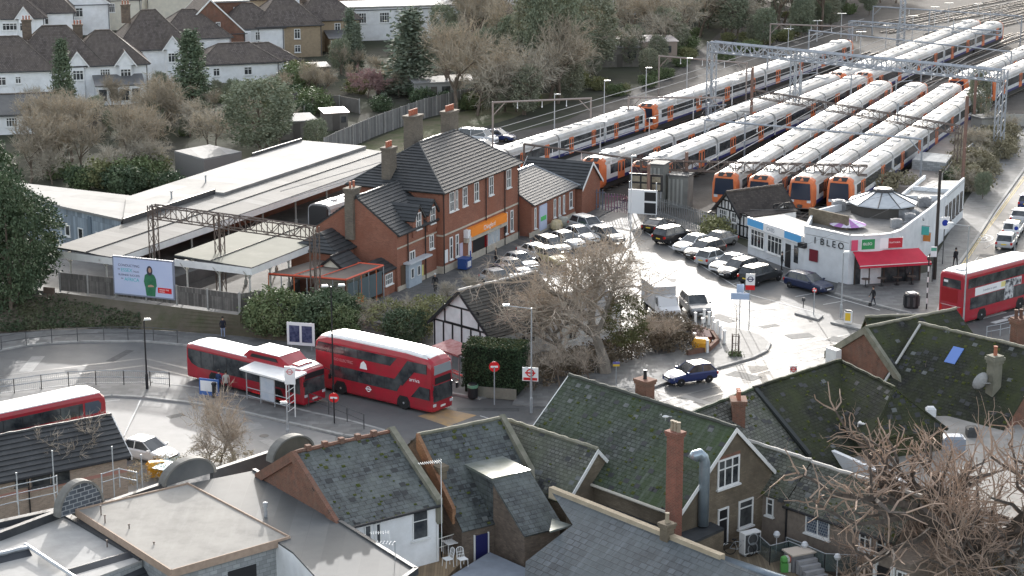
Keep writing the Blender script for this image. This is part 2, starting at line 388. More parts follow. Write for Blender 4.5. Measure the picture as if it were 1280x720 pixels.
def leafy(seed, h, rx, rz, base, n_clump, per, leaf, lm, trunk_r=.15, name='leafy_tree', cone=False, flat=.0):
 rnd = random.Random(seed)
 cr = MB(); lob = [(rnd.uniform(-1,1), rnd.uniform(-1,1), rnd.uniform(-1,1), rnd.uniform(.75,1.2)) for _ in range(14)]
 cz = base+(h-base)/2
 for i in range(n_clump):
  while True:
   d = Vector((rnd.gauss(0,1), rnd.gauss(0,1), rnd.gauss(0,1))).normalized()
   lump = max((Vector(l[:3]).normalized().dot(d))*l[3] for l in lob)
   k = (.32+.74*lump)*rnd.uniform(.55,1.0)**.6
   if cone:
    t = rnd.random(); z = base+(h-base)*t; r_ = rx*(1-t)**.8*rnd.uniform(.45,1.08)+.05
    az = rnd.uniform(0,6.283); r_ *= 1+.22*math.sin(az*5+t*21)
    cpt = Vector((r_*math.cos(az), r_*math.sin(az), z)); break
   cpt = Vector((d.x*rx*k, d.y*rx*k, cz+d.z*rz*k))
   if cpt.z > .05: break
  cs = leaf*rnd.uniform(1.2,2.6)
  for j in range(per):
   p = cpt+Vector((rnd.gauss(0,1), rnd.gauss(0,1), rnd.gauss(0,.7)))*cs*.55
   if p.z < .02: p.z = .02
   u = Vector((rnd.gauss(0,1), rnd.gauss(0,1), rnd.gauss(0,.8))).normalized()
   w = u.cross(Vector((rnd.gauss(0,1), rnd.gauss(0,1), rnd.gauss(0,1)))).normalized()
   a, b = u*leaf*rnd.uniform(.4,.8), w*leaf*rnd.uniform(.2,.45)
   cr.poly([p-a, p+b, p+a, p-b])
 root = proto(name)
 if trunk_r:
  t = MB()
  top = max(base+.3, h*.6)
  t.tube([(0,0,-.1),(.05,.03, top*.5),(0,.05, top)],[trunk_r, trunk_r*.8, trunk_r*.35],6)
  for i in range(7):
   az = i*2.4; zz = base*.8+(top-base*.8)*i/7
   t.tube([(0,0, zz),(math.cos(az)*rx*.3, math.sin(az)*rx*.3, zz+rz*.25),(math.cos(az)*rx*.55, math.sin(az)*rx*.55, zz+rz*.4)],[trunk_r*.5, trunk_r*.3, trunk_r*.12],4)
  t.build('trunk', bark, root)
 cr.build('crown' if trunk_r else 'leaves', lm, root)
 return Kind(root)
def leaf_cover(mb, pts_fn, n, leaf, seed, thick=.25):
 """loose leaves scattered over a surface given by pts_fn(rnd)->point"""
 rnd = random.Random(seed)
 for i in range(n):
  p = Vector(pts_fn(rnd))+Vector((rnd.gauss(0, thick*.4), rnd.gauss(0, thick*.4), abs(rnd.gauss(0, thick*.5))))
  u = Vector((rnd.gauss(0,1), rnd.gauss(0,1), rnd.gauss(0,.7))).normalized()
  w = u.cross(Vector((rnd.gauss(0,1), rnd.gauss(0,1), rnd.gauss(0,1)))).normalized()
  a, b = u*leaf*rnd.uniform(.4,.8), w*leaf*rnd.uniform(.25,.5)
  mb.poly([p-a, p+b, p+a, p-b])
 return mb
# ---------------------------------------------------------------- windows, chimneys, aerials
def window(parent, A, ang, s0, s1, z0, z1, out=-1, fm=None, gm=None, bars=1, transom=.3, fw=.07, sill=True, name='window', proud=.03):
 """framed window on the wall through A with heading ang; out=-1 faces the right-hand side of the heading"""
 fm = fm or white_paint; gm = gm or glass_dark
 def pt(s, d, z):
  p = step(step(A, ang, s), ang+90, out*-1*-d if False else d*(1 if out > 0 else -1)); return (p[0], p[1], z)
 m = MB()
 def bar(a0, a1, b0, b1, d0, d1):
  q = [pt(a0, d0,0), pt(a1, d0,0), pt(a1, d1,0), pt(a0, d1,0)]
  m.prism([(x[0], x[1]) for x in q], b0, b1)
 d0, d1 = .004, proud+.045
 bar(s0, s0+fw, z0, z1, d0, d1); bar(s1-fw, s1, z0, z1, d0, d1)
 bar(s0+fw, s1-fw, z0, z0+fw, d0, d1); bar(s0+fw, s1-fw, z1-fw, z1, d0, d1)
 for i in range(1, bars+1):
  x = s0+(s1-s0)*i/(bars+1); bar(x-fw*.4, x+fw*.4, z0+fw, z1-fw, d0, d1-.012)
 if transom: zt = z1-(z1-z0)*transom; bar(s0+fw, s1-fw, zt-fw*.35, zt+fw*.35, d0, d1-.02)
 if sill: bar(s0-.08, s1+.08, z0-.09, z0-.002, d0, d1+.09)
 f = m.build(name, fm, parent)
 g = MB(); q = [pt(s0+fw*.5,.006,0), pt(s1-fw*.5,.006,0), pt(s1-fw*.5, proud, 0), pt(s0+fw*.5, proud, 0)]
 g.prism([(x[0], x[1]) for x in q], z0+fw*.5, z1-fw*.5)
 g.build('pane', gm, f)
 return f
def chimney(parent, c_, ang, l, w, z0, z1, m, pots=4, pm=None, cap=True, top=None):
 b = MB(); b.obox(c_, ang, l, w, z0, z1-.3)
 b.obox(c_, ang, l+.12, w+.12, z1-.3, z1-.15); b.obox(c_, ang, l+.2, w+.2, z1-.15, z1)
 ch = b.build('chimney', m, parent)
 p = MB()
 for i in range(pots):
  q = step(c_, ang, (i-(pots-1)/2)*l/max(pots, 1)*.95)
  p.lathe([(.12,0),(.11,.1),(.095,.45),(.12,.47),(.12,.55),(.08,.55)],(q[0], q[1], z1-.01),8)
 if pots: p.build('pots', pm or terracotta, ch)
 return ch
def gable(parent, A, B, wl, wr, ze, zr, wall_m, roof_m, z0=0.0, over=.25, verge=.15, courses=0, zel=None, zer=None, ridge_m=None, barge=None, lift=.05, hipA=0.0, hipB=0.0, walls=True, th=.12):
 """gabled (or hipped) building with its ridge from A to B; wl / wr half widths left / right of A->B"""
 ang = heading(A, B); L_ = dist(A, B)
 zel = ze if zel is None else zel; zer = ze if zer is None else zer
 def P(s, d, z):
  q = step(step(A, ang, s), ang+90, d); return (q[0], q[1], z)
 s0, s1 = -hipA, L_+hipB
 if walls:
  w = MB()
  w.poly([P(s0, wl, z0), P(s0, wl, zel), P(s1, wl, zel), P(s1, wl, z0)][::-1])
  w.poly([P(s0,-wr, z0), P(s1,-wr, z0), P(s1,-wr, zer), P(s0,-wr, zer)])
  if hipA: w.poly([P(s0, wl, z0), P(s0,-wr, z0), P(s0,-wr, zer), P(s0, wl, zel)])
  else: w.poly([P(0, wl, z0), P(0,-wr, z0), P(0,-wr, zer), P(0,0, zr), P(0, wl, zel)])
  if hipB: w.poly([P(s1,-wr, z0), P(s1, wl, z0), P(s1, wl, zel), P(s1,-wr, zer)])
  else: w.poly([P(L_, -wr, z0), P(L_, wl, z0), P(L_, wl, zel), P(L_, 0, zr), P(L_, -wr, zer)])
  w.build('wall', wall_m, parent)
 r = MB(); lf = .03
 ol = over*(zr-zel)/max(wl, .1); orr = over*(zr-zer)/max(wr, .1)
 ra, rb = (0 if hipA else -verge),(L_ if hipB else L_+verge)
 ea = s0-(over if hipA else verge); eb = s1+(over if hipB else verge)
 Ra, Rb = P(ra, 0, zr+lf), P(rb, 0, zr+lf)
 EL = [P(ea, wl+over, zel-ol+lf), P(eb, wl+over, zel-ol+lf)]
 ER = [P(ea, -wr-over, zer-orr+lf), P(eb, -wr-over, zer-orr+lf)]
 planes = [(EL[1], EL[0], Ra, Rb),(ER[0], ER[1], Rb, Ra)]
 if hipA: planes.append((EL[0], ER[0], Ra, Ra))
 if hipB: planes.append((ER[1], EL[1], Rb, Rb))
 for bl, br, tr, tl in planes:
  tri = tr == tl
  pts = [bl, br, tr] if tri else [bl, br, tr, tl]
  r.slab(pts, th)
  if courses:
   up = Vector((0,0,.008))
   r.courses(Vector(bl)+up, Vector(br)+up, Vector(tr)+up, Vector(tl)+up, courses, lift)
 old = roof_m in (slate_dark, slate_moss, slate_grey, tile_moss)
 rj = random.Random(int(abs(A[0]*97+A[1]*31)*10))
 if old:   # replaced and slipped slates, moss clumps along the courses
  for bl, br, tr, tl in planes:
   bl, br, tr, tl = map(Vector, (bl, br, tr, tl)); e = (br-bl).normalized(); nn = e.cross((tl-bl)).normalized()
   if nn.z < 0: nn = -nn
   sl = nn.cross(e); ar = (br-bl).length*(tl-bl).length
   for i in range(int(ar*2.2)):
    u, v_ = rj.random(), rj.random()**1.3; p = bl.lerp(br, u).lerp(tl.lerp(tr, u), v_); k = rj.random()
    if k < .08: a, b, mi, hh = .17,.13,1,.012
    elif k < .34: a, b, mi, hh = .18,.14,2,.01
    else: a = rj.uniform(.03,.13); b = a*rj.uniform(.5,1); mi, hh = 3,.05
    t_ = rj.uniform(-.06,.06); ee, ss = e+sl*t_, sl-e*t_
    lo = [p-ee*a-ss*b, p+ee*a-ss*b, p+ee*a+ss*b, p-ee*a+ss*b]; sh = .55 if mi == 3 else 1
    r.hexa(lo, [p+(q_-p)*sh+nn*hh for q_ in lo], mi)
 rf = r.build('roof', [roof_m, repl_slate, dark_slate, moss_m] if old else roof_m, parent)
 if ridge_m:
  q = MB(); a_, b_ = Vector(Ra)+Vector((0,0,.04)), Vector(Rb)+Vector((0,0,.04)); nr = max(2, int((b_-a_).length/.42))
  q.tube([a_.lerp(b_, i/nr)+Vector((rj.gauss(0,.012), rj.gauss(0,.012), rj.gauss(0,.016))) for i in range(nr+1)],[.11+.018*(i % 2) for i in range(nr+1)],6)
  if hipA: q.tube([Ra, EL[0]],.09,5).tube([Ra, ER[0]],.09,5)
  if hipB: q.tube([Rb, EL[1]],.09,5).tube([Rb, ER[1]],.09,5)
  q.build('ridge_tiles', ridge_m, rf)
 if barge:
  for s_, R_ in ((ea, Ra),(eb, Rb)):
   q = MB()
   if (s_ == ea and hipA) or (s_ == eb and hipB): continue
   sg = -1 if s_ == ea else 1
   for E_ in ((EL[0] if s_ == ea else EL[1]),(ER[0] if s_ == ea else ER[1])):
    o1 = P(s_+sg*.005,0,0); o2 = P(s_+sg*.06,0,0); dx, dy = o2[0]-o1[0], o2[1]-o1[1]
    a, b2 = Vector(E_), Vector(R_)
    a = a+Vector((dx*.1, dy*.1,.03)); b2 = b2+Vector((dx*.1, dy*.1,.03))
    lo = Vector((0,0,-.28)); ou = Vector((dx, dy, 0))
    q.hexa([a+lo, b2+lo, b2+lo+ou, a+lo+ou],[a, b2, b2+ou, a+ou])
   q.build('bargeboard', barge, rf)
 return rf
def tv_aerial(mb, p, h, ang, n=8, ln=1.1):
 x, y, z = p
 mb.tube([(x, y, z),(x, y, z+h)],.022,5)
 e = step((x, y), ang, ln); mb.tube([(x, y, z+h-.1),(e[0], e[1], z+h-.1)],.014,4)
 for i in range(n):
  q = step((x, y), ang, ln*(i+.5)/n); w = .16+.12*(1-i/n)
  a, b = step(q, ang+90, w), step(q, ang-90, w)
  mb.tube([(a[0], a[1], z+h-.1),(b[0], b[1], z+h-.1)],.016,3)
 return mb
# ---------------------------------------------------------------- vehicles: lofted along x (front = +x)
def loft(mb, st, mi=0, closed=True):
 """st: list of (x, [(y,z) half-section from bottom centre to top centre]); mirrored about y=0"""
 base = len(mb.v); ring = []
 for x, sec in st:
  pts = [(x, y, z) for y, z in sec]+[(x, -y, z) for y, z in reversed(sec)]
  ring.append(len(pts)); mb.v.extend(pts)
 n = ring[0]
 for i in range(len(st)-1):
  for k in range(n):
   a = base+i*n+k; b = base+i*n+(k+1) % n
   mb.f.append((a, b, b+n, a+n)); mb.mi.append(mi)
 mb.f.append(tuple(base+k for k in range(n-1,-1,-1))); mb.mi.append(mi)
 mb.f.append(tuple(base+(len(st)-1)*n+k for k in range(n))); mb.mi.append(mi)
 return mb
def wheel(parent, x, y, r, w):
 m = MB(); pr = [(r*.62,-w/2),(r*.93,-w/2),(r, -w/2+.03),(r, w/2-.03),(r*.93, w/2),(r*.62, w/2)]
 m.lathe(pr, n=16); m.v = [(x+a, y+z, r+b) for a, b, z in m.v]
 t = m.build('wheel', rubber, parent)
 q = MB(); s = 1 if y > 0 else -1
 q.lathe([(r*.63,-.02),(r*.6,.02),(r*.25,.0),(r*.12,.03),(r*.05,.03)], n=10)
 q.v = [(x+a, y+s*(w/2-.02+z), r+b) for a, b, z in q.v]
 q.build('rim', alloy, t)
PAINT = {}
def paint(name, rgb):
 if name not in PAINT: PAINT[name] = mat(name+'_car_paint', rgb, rough=.3, spec=.5, coat=.6)
 return PAINT[name]
CARS = {}
def car_proto(kind, col_name, rgb):
 """kinds: hatch, estate, suv, saloon, sports, van"""
 P = dict(hatch=(4.0,1.74,1.47,.92,[1.95,.72,-.05,-1.35,-1.9]), estate=(4.6,1.8,1.5,.95,[2.25,.95,.1,-1.75,-2.2]), suv=(4.6,1.88,1.68,1.05,[2.25,.95,.25,-1.8,-2.2]),
             saloon=(4.55,1.8,1.44,.93,[2.2,.85,.05,-1.15,-1.75]), sports=(4.5,1.84,1.28,.86,[2.2,.7,-.15,-.95,-1.9]), van=(4.9,1.95,1.95,1.15,[2.4,1.5,.9,-2.25,-2.42]))[kind]
 L_, W, Hh, belt, (xn, xw, xr, xe, xb) = P
 hw = W/2; lo = .26 if kind != 'suv' else .32
 root = proto({'van': 'parked_van'}.get(kind, 'parked_car'))
 pm = paint(col_name, rgb)
 b = MB(); hl = L_/2
 def sec(w, zt, lo_=lo, edge=.1): return [(0, lo_),(w*.9, lo_),(w, lo_+.14),(w*1.0, lo_+.34),(w*.985, zt-edge),(w*.90, zt),(0, zt+.03)]
 hood = belt-.10 if kind != 'van' else belt-.02
 st = [(-hl, sec(hw*.80, belt*.72, lo+.1)),(-hl+.07, sec(hw*.93, belt*.96, lo+.02)),(-hl+.4, sec(hw*.985, belt)),(xe, sec(hw, belt)),(0, sec(hw, belt)),(xw, sec(hw, belt-.02)),
          (xw+.35, sec(hw*.99, hood+.03)),(hl-.45, sec(hw*.96, hood-.06)),(hl-.14, sec(hw*.86, hood-.17, lo)),(hl, sec(hw*.70, hood-.32, lo+.06))]
 loft(b, st)
 bo = b.build('body', pm, root, smooth=False)
 md = bo.modifiers.new('soft', 'BEVEL'); md.width = .05; md.segments = 2; md.limit_method = 'ANGLE'; md.angle_limit = R(30)
 g = MB(); gw = hw*.91; tw = hw*.72
 def gs(w0, w1, z0, z1): return [(0, z0),(w0, z0),(w1, z1),(0, z1)]
 loft(g, [(xb, gs(gw*.93, gw*.9, belt-.05, belt-.01)),(xe, gs(gw, tw, belt-.05, Hh-.05)),(xr, gs(gw, tw, belt-.05, Hh-.02)),(xw, gs(gw, gw*.93, belt-.06, belt))])
 g.build('windows', glass_dark, root)
 t = MB()
 loft(t, [(xe-.12,[(0, Hh-.1),(tw*.99, Hh-.1),(tw*.92, Hh-.06),(0, Hh-.05)]),(xe+.1,[(0, Hh-.08),(tw+.03, Hh-.08),(tw*.93, Hh-.01),(0, Hh)]),((xe+xr)/2,[(0, Hh-.08),(tw+.03, Hh-.08),(tw*.93, Hh+.005),(0, Hh+.02)]),(xr+.03,[(0, Hh-.06),(tw+.02, Hh-.06),(tw*.92, Hh-.02),(0, Hh)])])
 for s in (-1,1):   # pillars
  for (xa, za, wa),(xc, zc, wc) in (((xw-.02, belt, gw*.95),(xr, Hh-.04, tw+.015)),((xe, Hh-.05, tw+.015),(xb+.06, belt, gw*.95)),(((xe+xr)/2, Hh-.05, tw+.015),((xe+xr)/2, belt-.02, gw+.012))):
   t.tube([(xa, s*wa, za),(xc, s*wc, zc)],.04,4)
 t.build('roof', pm, root)
 r = .31 if kind not in ('suv', 'van') else .35
 for x in (hl-.82,-hl+.78):
  for y in (-hw+.09, hw-.09): wheel(root, x, y, r, .2)
 for s in (-1,1):
  m = MB(); m.hexa([(hl-.30, s*hw*.86, hood-.30),(hl-.05, s*hw*.60, hood-.36),(hl-.02, s*hw*.62, hood-.36),(hl-.26, s*hw*.92, hood-.30)],[(hl-.34, s*hw*.84, hood-.15),(hl-.12, s*hw*.60, hood-.21),(hl-.08, s*hw*.62, hood-.21),(hl-.30, s*hw*.90, hood-.15)])
  m.build('headlight', lamp_lens, root)
  m = MB(); m.box(-hl-.015,-hl+.16, min(s*hw*.70, s*hw*.93), max(s*hw*.70, s*hw*.93), belt-.33, belt-.1); m.build('tail_light', tail_red, root)
  m = MB(); m.box(xw-.18, xw-.02, min(s*(hw-.02), s*(hw+.17)), max(s*(hw-.02), s*(hw+.17)), belt-.02, belt+.12); m.build('wing_mirror', pm, root)
 m = MB(); m.box(hl-.06, hl+.02,-.26,.26, lo+.16, lo+.27); m.build('number_plate', plate_w, root)
 m = MB(); m.box(-hl-.02,-hl+.05,-.26,.26, lo+.3, lo+.41); m.build('number_plate', plate_y, root)
 m = MB(); m.box(hl-.1, hl+.012,-hw*.5, hw*.5, lo+.29, lo+.4); m.build('grille', black_paint, root)
 return Kind(root)
def put_car(kind, col_name, rgb, px, py, head, label, group=None, cat='car', scale=1.0):
 k = (kind, col_name)
 if k not in CARS: CARS[k] = car_proto(kind, col_name, rgb)
 return CARS[k].put(G(px, py, 0.02), head, label, cat, group, scale)
# ---------------------------------------------------------------- people
skin_m = mat('skin', (.45,.28,.20), rough=.6)
hair_m = mat('dark_hair', (.03,.022,.018), rough=.7)
def person(loc, rz, label, top, legs, coat_z=.85, walk=.25, shoes=(.02,.02,.02), hat=None, sc_=1.0, group=None, arm_fwd=.1, hood=False):
 """walking or standing figure, grown as one skin from a posed skeleton"""
 V, E_, RR = [],[],[]
 def v(p, r): V.append(p); RR.append(r); return len(V)-1
 def chain(i, pts):
  for p, r in pts:
   j = v(p, r); E_.append((i, j)); i = j
  return i
 pel = v((0,0,.96),.135)
 ch = chain(pel, [((0,0,1.12),.125),((.01,0,1.30),.15)])
 nk = chain(ch, [((.01,0,1.44),.10),((.015,0,1.52),.055),((.025,0,1.60),.085),((.02,0,1.69),.085)])
 for s in (-1,1):
  f = walk*s
  hip = chain(pel, [((f*.15, s*.10,.90),.095),((f*.62, s*.10,.50),.065),((f*.9-.05*(s < 0), s*.10,.10),.042),((f*.9+.05, s*.10,.045),.04),((f*.9+.17, s*.11,.035),.028)])
  el = chain(ch, [((0, s*.19,1.40),.062),((-f*.25, s*.235,1.13),.045),((-f*.4+arm_fwd, s*.23,.90),.033)])
  hx = -f*.45+arm_fwd*1.2
  palm = chain(el, [((hx, s*.23,.84),.032)])
  for q, (dx, ln) in enumerate(((-.028,.075),(-.009,.085),(.01,.08),(.028,.065))):
   chain(palm, [((hx+dx+.01, s*.225,.84-ln*.6),.009),((hx+dx+.022, s*.215,.84-ln),.008)])
  chain(palm, [((hx+.045, s*.21,.825),.010),((hx+.055, s*.20,.795),.009)])
 me = bpy.data.meshes.new('person'); me.from_pydata(V, E_, [])
 o = bpy.data.objects.new('person', me); COL.objects.link(o)
 sk = o.modifiers.new('s', 'SKIN')
 if not me.skin_vertices: pass
 for i, d in enumerate(me.skin_vertices[0].data if me.skin_vertices else []): d.radius = (RR[i], RR[i])
 return o, (V, E_, RR)
def make_person(loc, rz, label, top, legs, hair=hair_m, hem=.80, **kw):
 import bmesh
 o, (V, E_, RR) = person(loc, rz, label, top, legs, **kw)
 me = o.data
 bm = bmesh.new(); bm.from_mesh(me)
 lay = bm.verts.layers.skin.verify()
 for i, vv in enumerate(bm.verts):
  vv[lay].radius = (RR[i], RR[i]*(1.0)); vv[lay].use_root = (i == 0)
 bm.to_mesh(me); bm.free()
 ss = o.modifiers.new('sub', 'SUBSURF'); ss.levels = 1; ss.render_levels = 1
 dg = bpy.context.evaluated_depsgraph_get(); dg.update()
 nm = bpy.data.meshes.new_from_object(o.evaluated_get(dg))
 o.modifiers.clear(); o.data = nm
 nm.materials.clear()
 for m in (skin_m, top, legs, black_paint): nm.materials.append(m)
 for p in nm.polygons:
  x, y, z = p.center
  if z > 1.47: i = 0
  elif z < .09: i = 3
  elif abs(y) > .17 and z < .88: i = 0
  elif z > hem: i = 1
  else: i = 2
  p.material_index = i; p.use_smooth = True
 tag(o, label, 'person')
 o.location = loc; o.rotation_euler = (0,0, R(rz))
 h = MB(); h.lathe([(.02,.115),(.06,.10),(.09,.05),(.098,.0),(.09,-.05),(.07,-.09)],(.005,0,1.695),10)
 h.build('hair', hair, o)
 n = MB(); n.mesh([(.10,-.012,1.63),(.10,.012,1.63),(.125,0,1.635),(.098,0,1.67)],[(0,2,3),(2,1,3),(1,0,3),(0,1,2)]); n.build('nose', skin_m, o)
 return o
# ---------------------------------------------------------------- buses (front = +x)
def side_panel(mb, pts, y, t=.014, mi=0):
 """flat panel on the flank at y; pts = (x,z)"""
 s = 1 if y > 0 else -1
 a = sum(pts[i][0]*pts[(i+1) % len(pts)][1]-pts[(i+1) % len(pts)][0]*pts[i][1] for i in range(len(pts)))
 if (a > 0) != (s < 0): pts = pts[::-1]
 lo = [(p[0], y-s*.02, p[1]) for p in pts]; hi = [(p[0], y+s*t, p[1]) for p in pts]
 return mb.hexa(lo, hi, mi)
def end_panel(mb, pts, x, t=.014, mi=0, d=1):
 a = sum(pts[i][0]*pts[(i+1) % len(pts)][1]-pts[(i+1) % len(pts)][0]*pts[i][1] for i in range(len(pts)))
 if (a > 0) != (d > 0): pts = pts[::-1]
 return mb.hexa([(x-d*.02, p[0], p[1]) for p in pts],[(x+d*t, p[0], p[1]) for p in pts], mi)
def bus_shell(root, L_, W, Hh, rear_round=.25, front_round=.3, roof_m=None, wheels=True):
 hw = W/2; hl = L_/2; lo = .24
 def sec(k, h): w = hw*k; return [(0, lo),(w*.97, lo),(w, lo+.15),(w, h*.5),(w*.995, h-.30),(w*.96, h-.14),(w*.88, h-.05),(0, h)]
 b = MB()
 loft(b, [(-hl, sec(.93, Hh-rear_round)),(-hl+.10, sec(.985, Hh-rear_round*.45)),(-hl+.35, sec(1, Hh-.05)),(-hl+.9, sec(1, Hh)),(hl-.9, sec(1, Hh)),(hl-.35, sec(.995, Hh-.06)),(hl-.1, sec(.96, Hh-front_round*.5)),(hl, sec(.88, Hh-front_round))])
 b.build('body', bus_red, root)
 r = MB(); w = hw*.94
 loft(r, [(-hl+.22,[(0, Hh-.2),(w*.8, Hh-.2),(w*.8, Hh-.06),(0, Hh-.02)]),(-hl+.8,[(0, Hh-.2),(w, Hh-.2),(w*.97, Hh-.03),(w*.8, Hh+.015),(0, Hh+.03)][:1]+[(w, Hh-.2),(w*.93, Hh+.0),(0, Hh+.03)]),
             (hl-.8,[(0, Hh-.2),(w, Hh-.2),(w*.93, Hh+.0),(0, Hh+.03)]),(hl-.3,[(0, Hh-.25),(w*.85, Hh-.25),(w*.8, Hh-.05),(0, Hh-.02)])])
 r.build('roof', roof_m or bus_roof, root)
 if wheels:
  for x in (hl-2.55,-hl+(2.6 if L_ < 11.5 else 3.0)):
   for y in (-hw+.13, hw-.13): wheel(root, x, y, .49,.28)
   for s in (-1,1):
    m = MB(); side_panel(m, [(x-.62,.25),(x+.62,.25),(x+.58,.7),(x+.35,1.02),(x-.35,1.02),(x-.58,.7)], s*hw, .008); m.build('wheel_arch', black_paint, root)
 return hw, hl
def windows_row(root, y, spans, z0, z1, gm=None):
 for a, b in spans:
  m = MB(); side_panel(m, [(a, z0),(b, z0),(b, z1),(a, z1)], y); m.build('window', gm or glass_dark, root)
def lights(root, hw, hl, zf=.75, zr=1.0):
 for s in (-1,1):
  m = MB(); end_panel(m, [(s*hw*.62, zf),(s*hw*.86, zf),(s*hw*.86, zf+.2),(s*hw*.62, zf+.2)], hl, .03); m.build('headlight', lamp_lens, root)
  m = MB(); end_panel(m, [(s*hw*.72, zr),(s*hw*.88, zr),(s*hw*.88, zr+.5),(s*hw*.72, zr+.5)],-hl, .03,0,-1); m.build('tail_light', tail_red, root)
 m = MB(); end_panel(m, [(-.26,.45),(.26,.45),(.26,.58),(-.26,.58)], hl, .03); m.build('number_plate', plate_w, root)
def roundel(root, x, z, y, r=.27, mm=None, bar=None):
 s = 1 if y > 0 else -1; m = MB(); n = 20
 ring = [(r*math.cos(6.2832*i/n), r*math.sin(6.2832*i/n)) for i in range(n)]
 for i in range(n):
  a, b = ring[i], ring[(i+1) % n]
  q = [(x+a[0]*.7, z+a[1]*.7),(x+a[0], z+a[1]),(x+b[0], z+b[1]),(x+b[0]*.7, z+b[1]*.7)]
  m.poly([(p[0], y+s*.012, p[1]) for p in q])
 m.hexa([(x-r*1.25, y, z-r*.18),(x+r*1.25, y, z-r*.18),(x+r*1.25, y, z+r*.18),(x-r*1.25, y, z+r*.18)],[(x-r*1.25, y+s*.016, z-r*.18),(x+r*1.25, y+s*.016, z-r*.18),(x+r*1.25, y+s*.016, z+r*.18),(x-r*1.25, y+s*.016, z+r*.18)])
 return m.build('roundel', mm or sign_white, root)
def flank_text(root, body, size, x, z, y, m, name='lettering'):
 """text reading along -x on the y<0 flank's viewer, i.e. upright seen from outside"""
 cu = bpy.data.curves.new(name, 'FONT'); cu.body = body; cu.size = size; cu.extrude = .004; cu.materials.append(m)
 o = bpy.data.objects.new(name, cu); COL.objects.link(o); o.parent = root
 if y < 0: o.matrix_local = Matrix.Translation((x, y-.016, z)) @ Matrix.Rotation(R(90),4, 'X')
 else: o.matrix_local = Matrix.Translation((x, y+.016, z)) @ Matrix.Rotation(R(180),4, 'Z') @ Matrix.Rotation(R(90),4, 'X')
 return o
# --- single decker with a roof pod
def make_single():
 root = thing('single_decker_bus', 'red single decker bus with white roof waiting behind the bus shelter', 'bus', (0,0,0))
 ROOTM.pop(root.name)
 L_ = 12.0; hw, hl = bus_shell(root, L_, 2.5,2.85,.15,.3)
 for s in (-1,1):
  m = MB(); side_panel(m, [(-hl+.25,2.45),(-hl+.25,1.75),(-hl+.6,1.35),(-hl+1.3,1.15),(hl-1.6,1.15),(hl-1.6,2.45)], s*hw); m.build('window', glass_dark, root)
  m = MB()
  for x in [-hl+1.6+i*1.35 for i in range(7)]: side_panel(m, [(x, 1.16),(x+.05,1.16),(x+.05,2.44),(x, 2.44)], s*hw, .02)
  m.build('window_bars', black_paint, root)
  m = MB(); side_panel(m, [(hl-1.5,1.0),(hl-.25,1.0),(hl-.3,2.3),(hl-1.5,2.35)], s*hw); m.build('cab_window', glass_dark, root)
 m = MB(); end_panel(m, [(-hw*.84,.95),(hw*.84,.95),(hw*.8,2.05),(-hw*.8,2.05)], hl, .03); m.build('windscreen', glass_dark, root)
 m = MB(); end_panel(m, [(-hw*.78,2.1),(hw*.78,2.1),(hw*.76,2.5),(-hw*.76,2.5)], hl, .05); m.build('destination_blind', black_paint, root)
 m = MB(); loft(m, [(-.2,[(0,2.75),(hw*.9,2.75),(hw*.8,2.8),(0,2.8)]),(.5,[(0,2.75),(hw*.93,2.75),(hw*.86,3.38),(0,3.42)]),(3.6,[(0,2.75),(hw*.93,2.75),(hw*.86,3.38),(0,3.42)]),(4.5,[(0,2.75),(hw*.9,2.75),(hw*.75,2.85),(0,2.85)])])
 pod = m.build('roof_pod', bus_red, root)
 m = MB(); m.box(.55,3.6,-hw*.84, hw*.84,3.36,3.45); m.build('pod_lid', bus_roof, pod)
 m = MB()
 for s in (-1,1): side_panel(m, [(.7,2.95),(3.5,2.95),(3.3,3.2),(.9,3.2)], s*hw*.92,.02)
 m.build('pod_grille', black_paint, pod)
 m = MB(); loft(m, [(4.55,[(0,2.82),(.75,2.82),(.72,2.98),(0,3.0)]),(5.2,[(0,2.82),(.75,2.82),(.72,2.98),(0,3.0)])]); m.build('roof_hatch', bus_red, root)
 for s in (-1,1):
  m = MB(); m.tube([(hl-.1, s*hw*.9,2.5),(hl+.3, s*hw*1.05,2.35),(hl+.3, s*hw*1.05,2.0)],.03,5).box(hl+.24, hl+.36, s*hw*1.05-.1, s*hw*1.05+.1,1.7,2.05); m.build('wing_mirror', black_paint, root)
 lights(root, hw, hl)
 return root
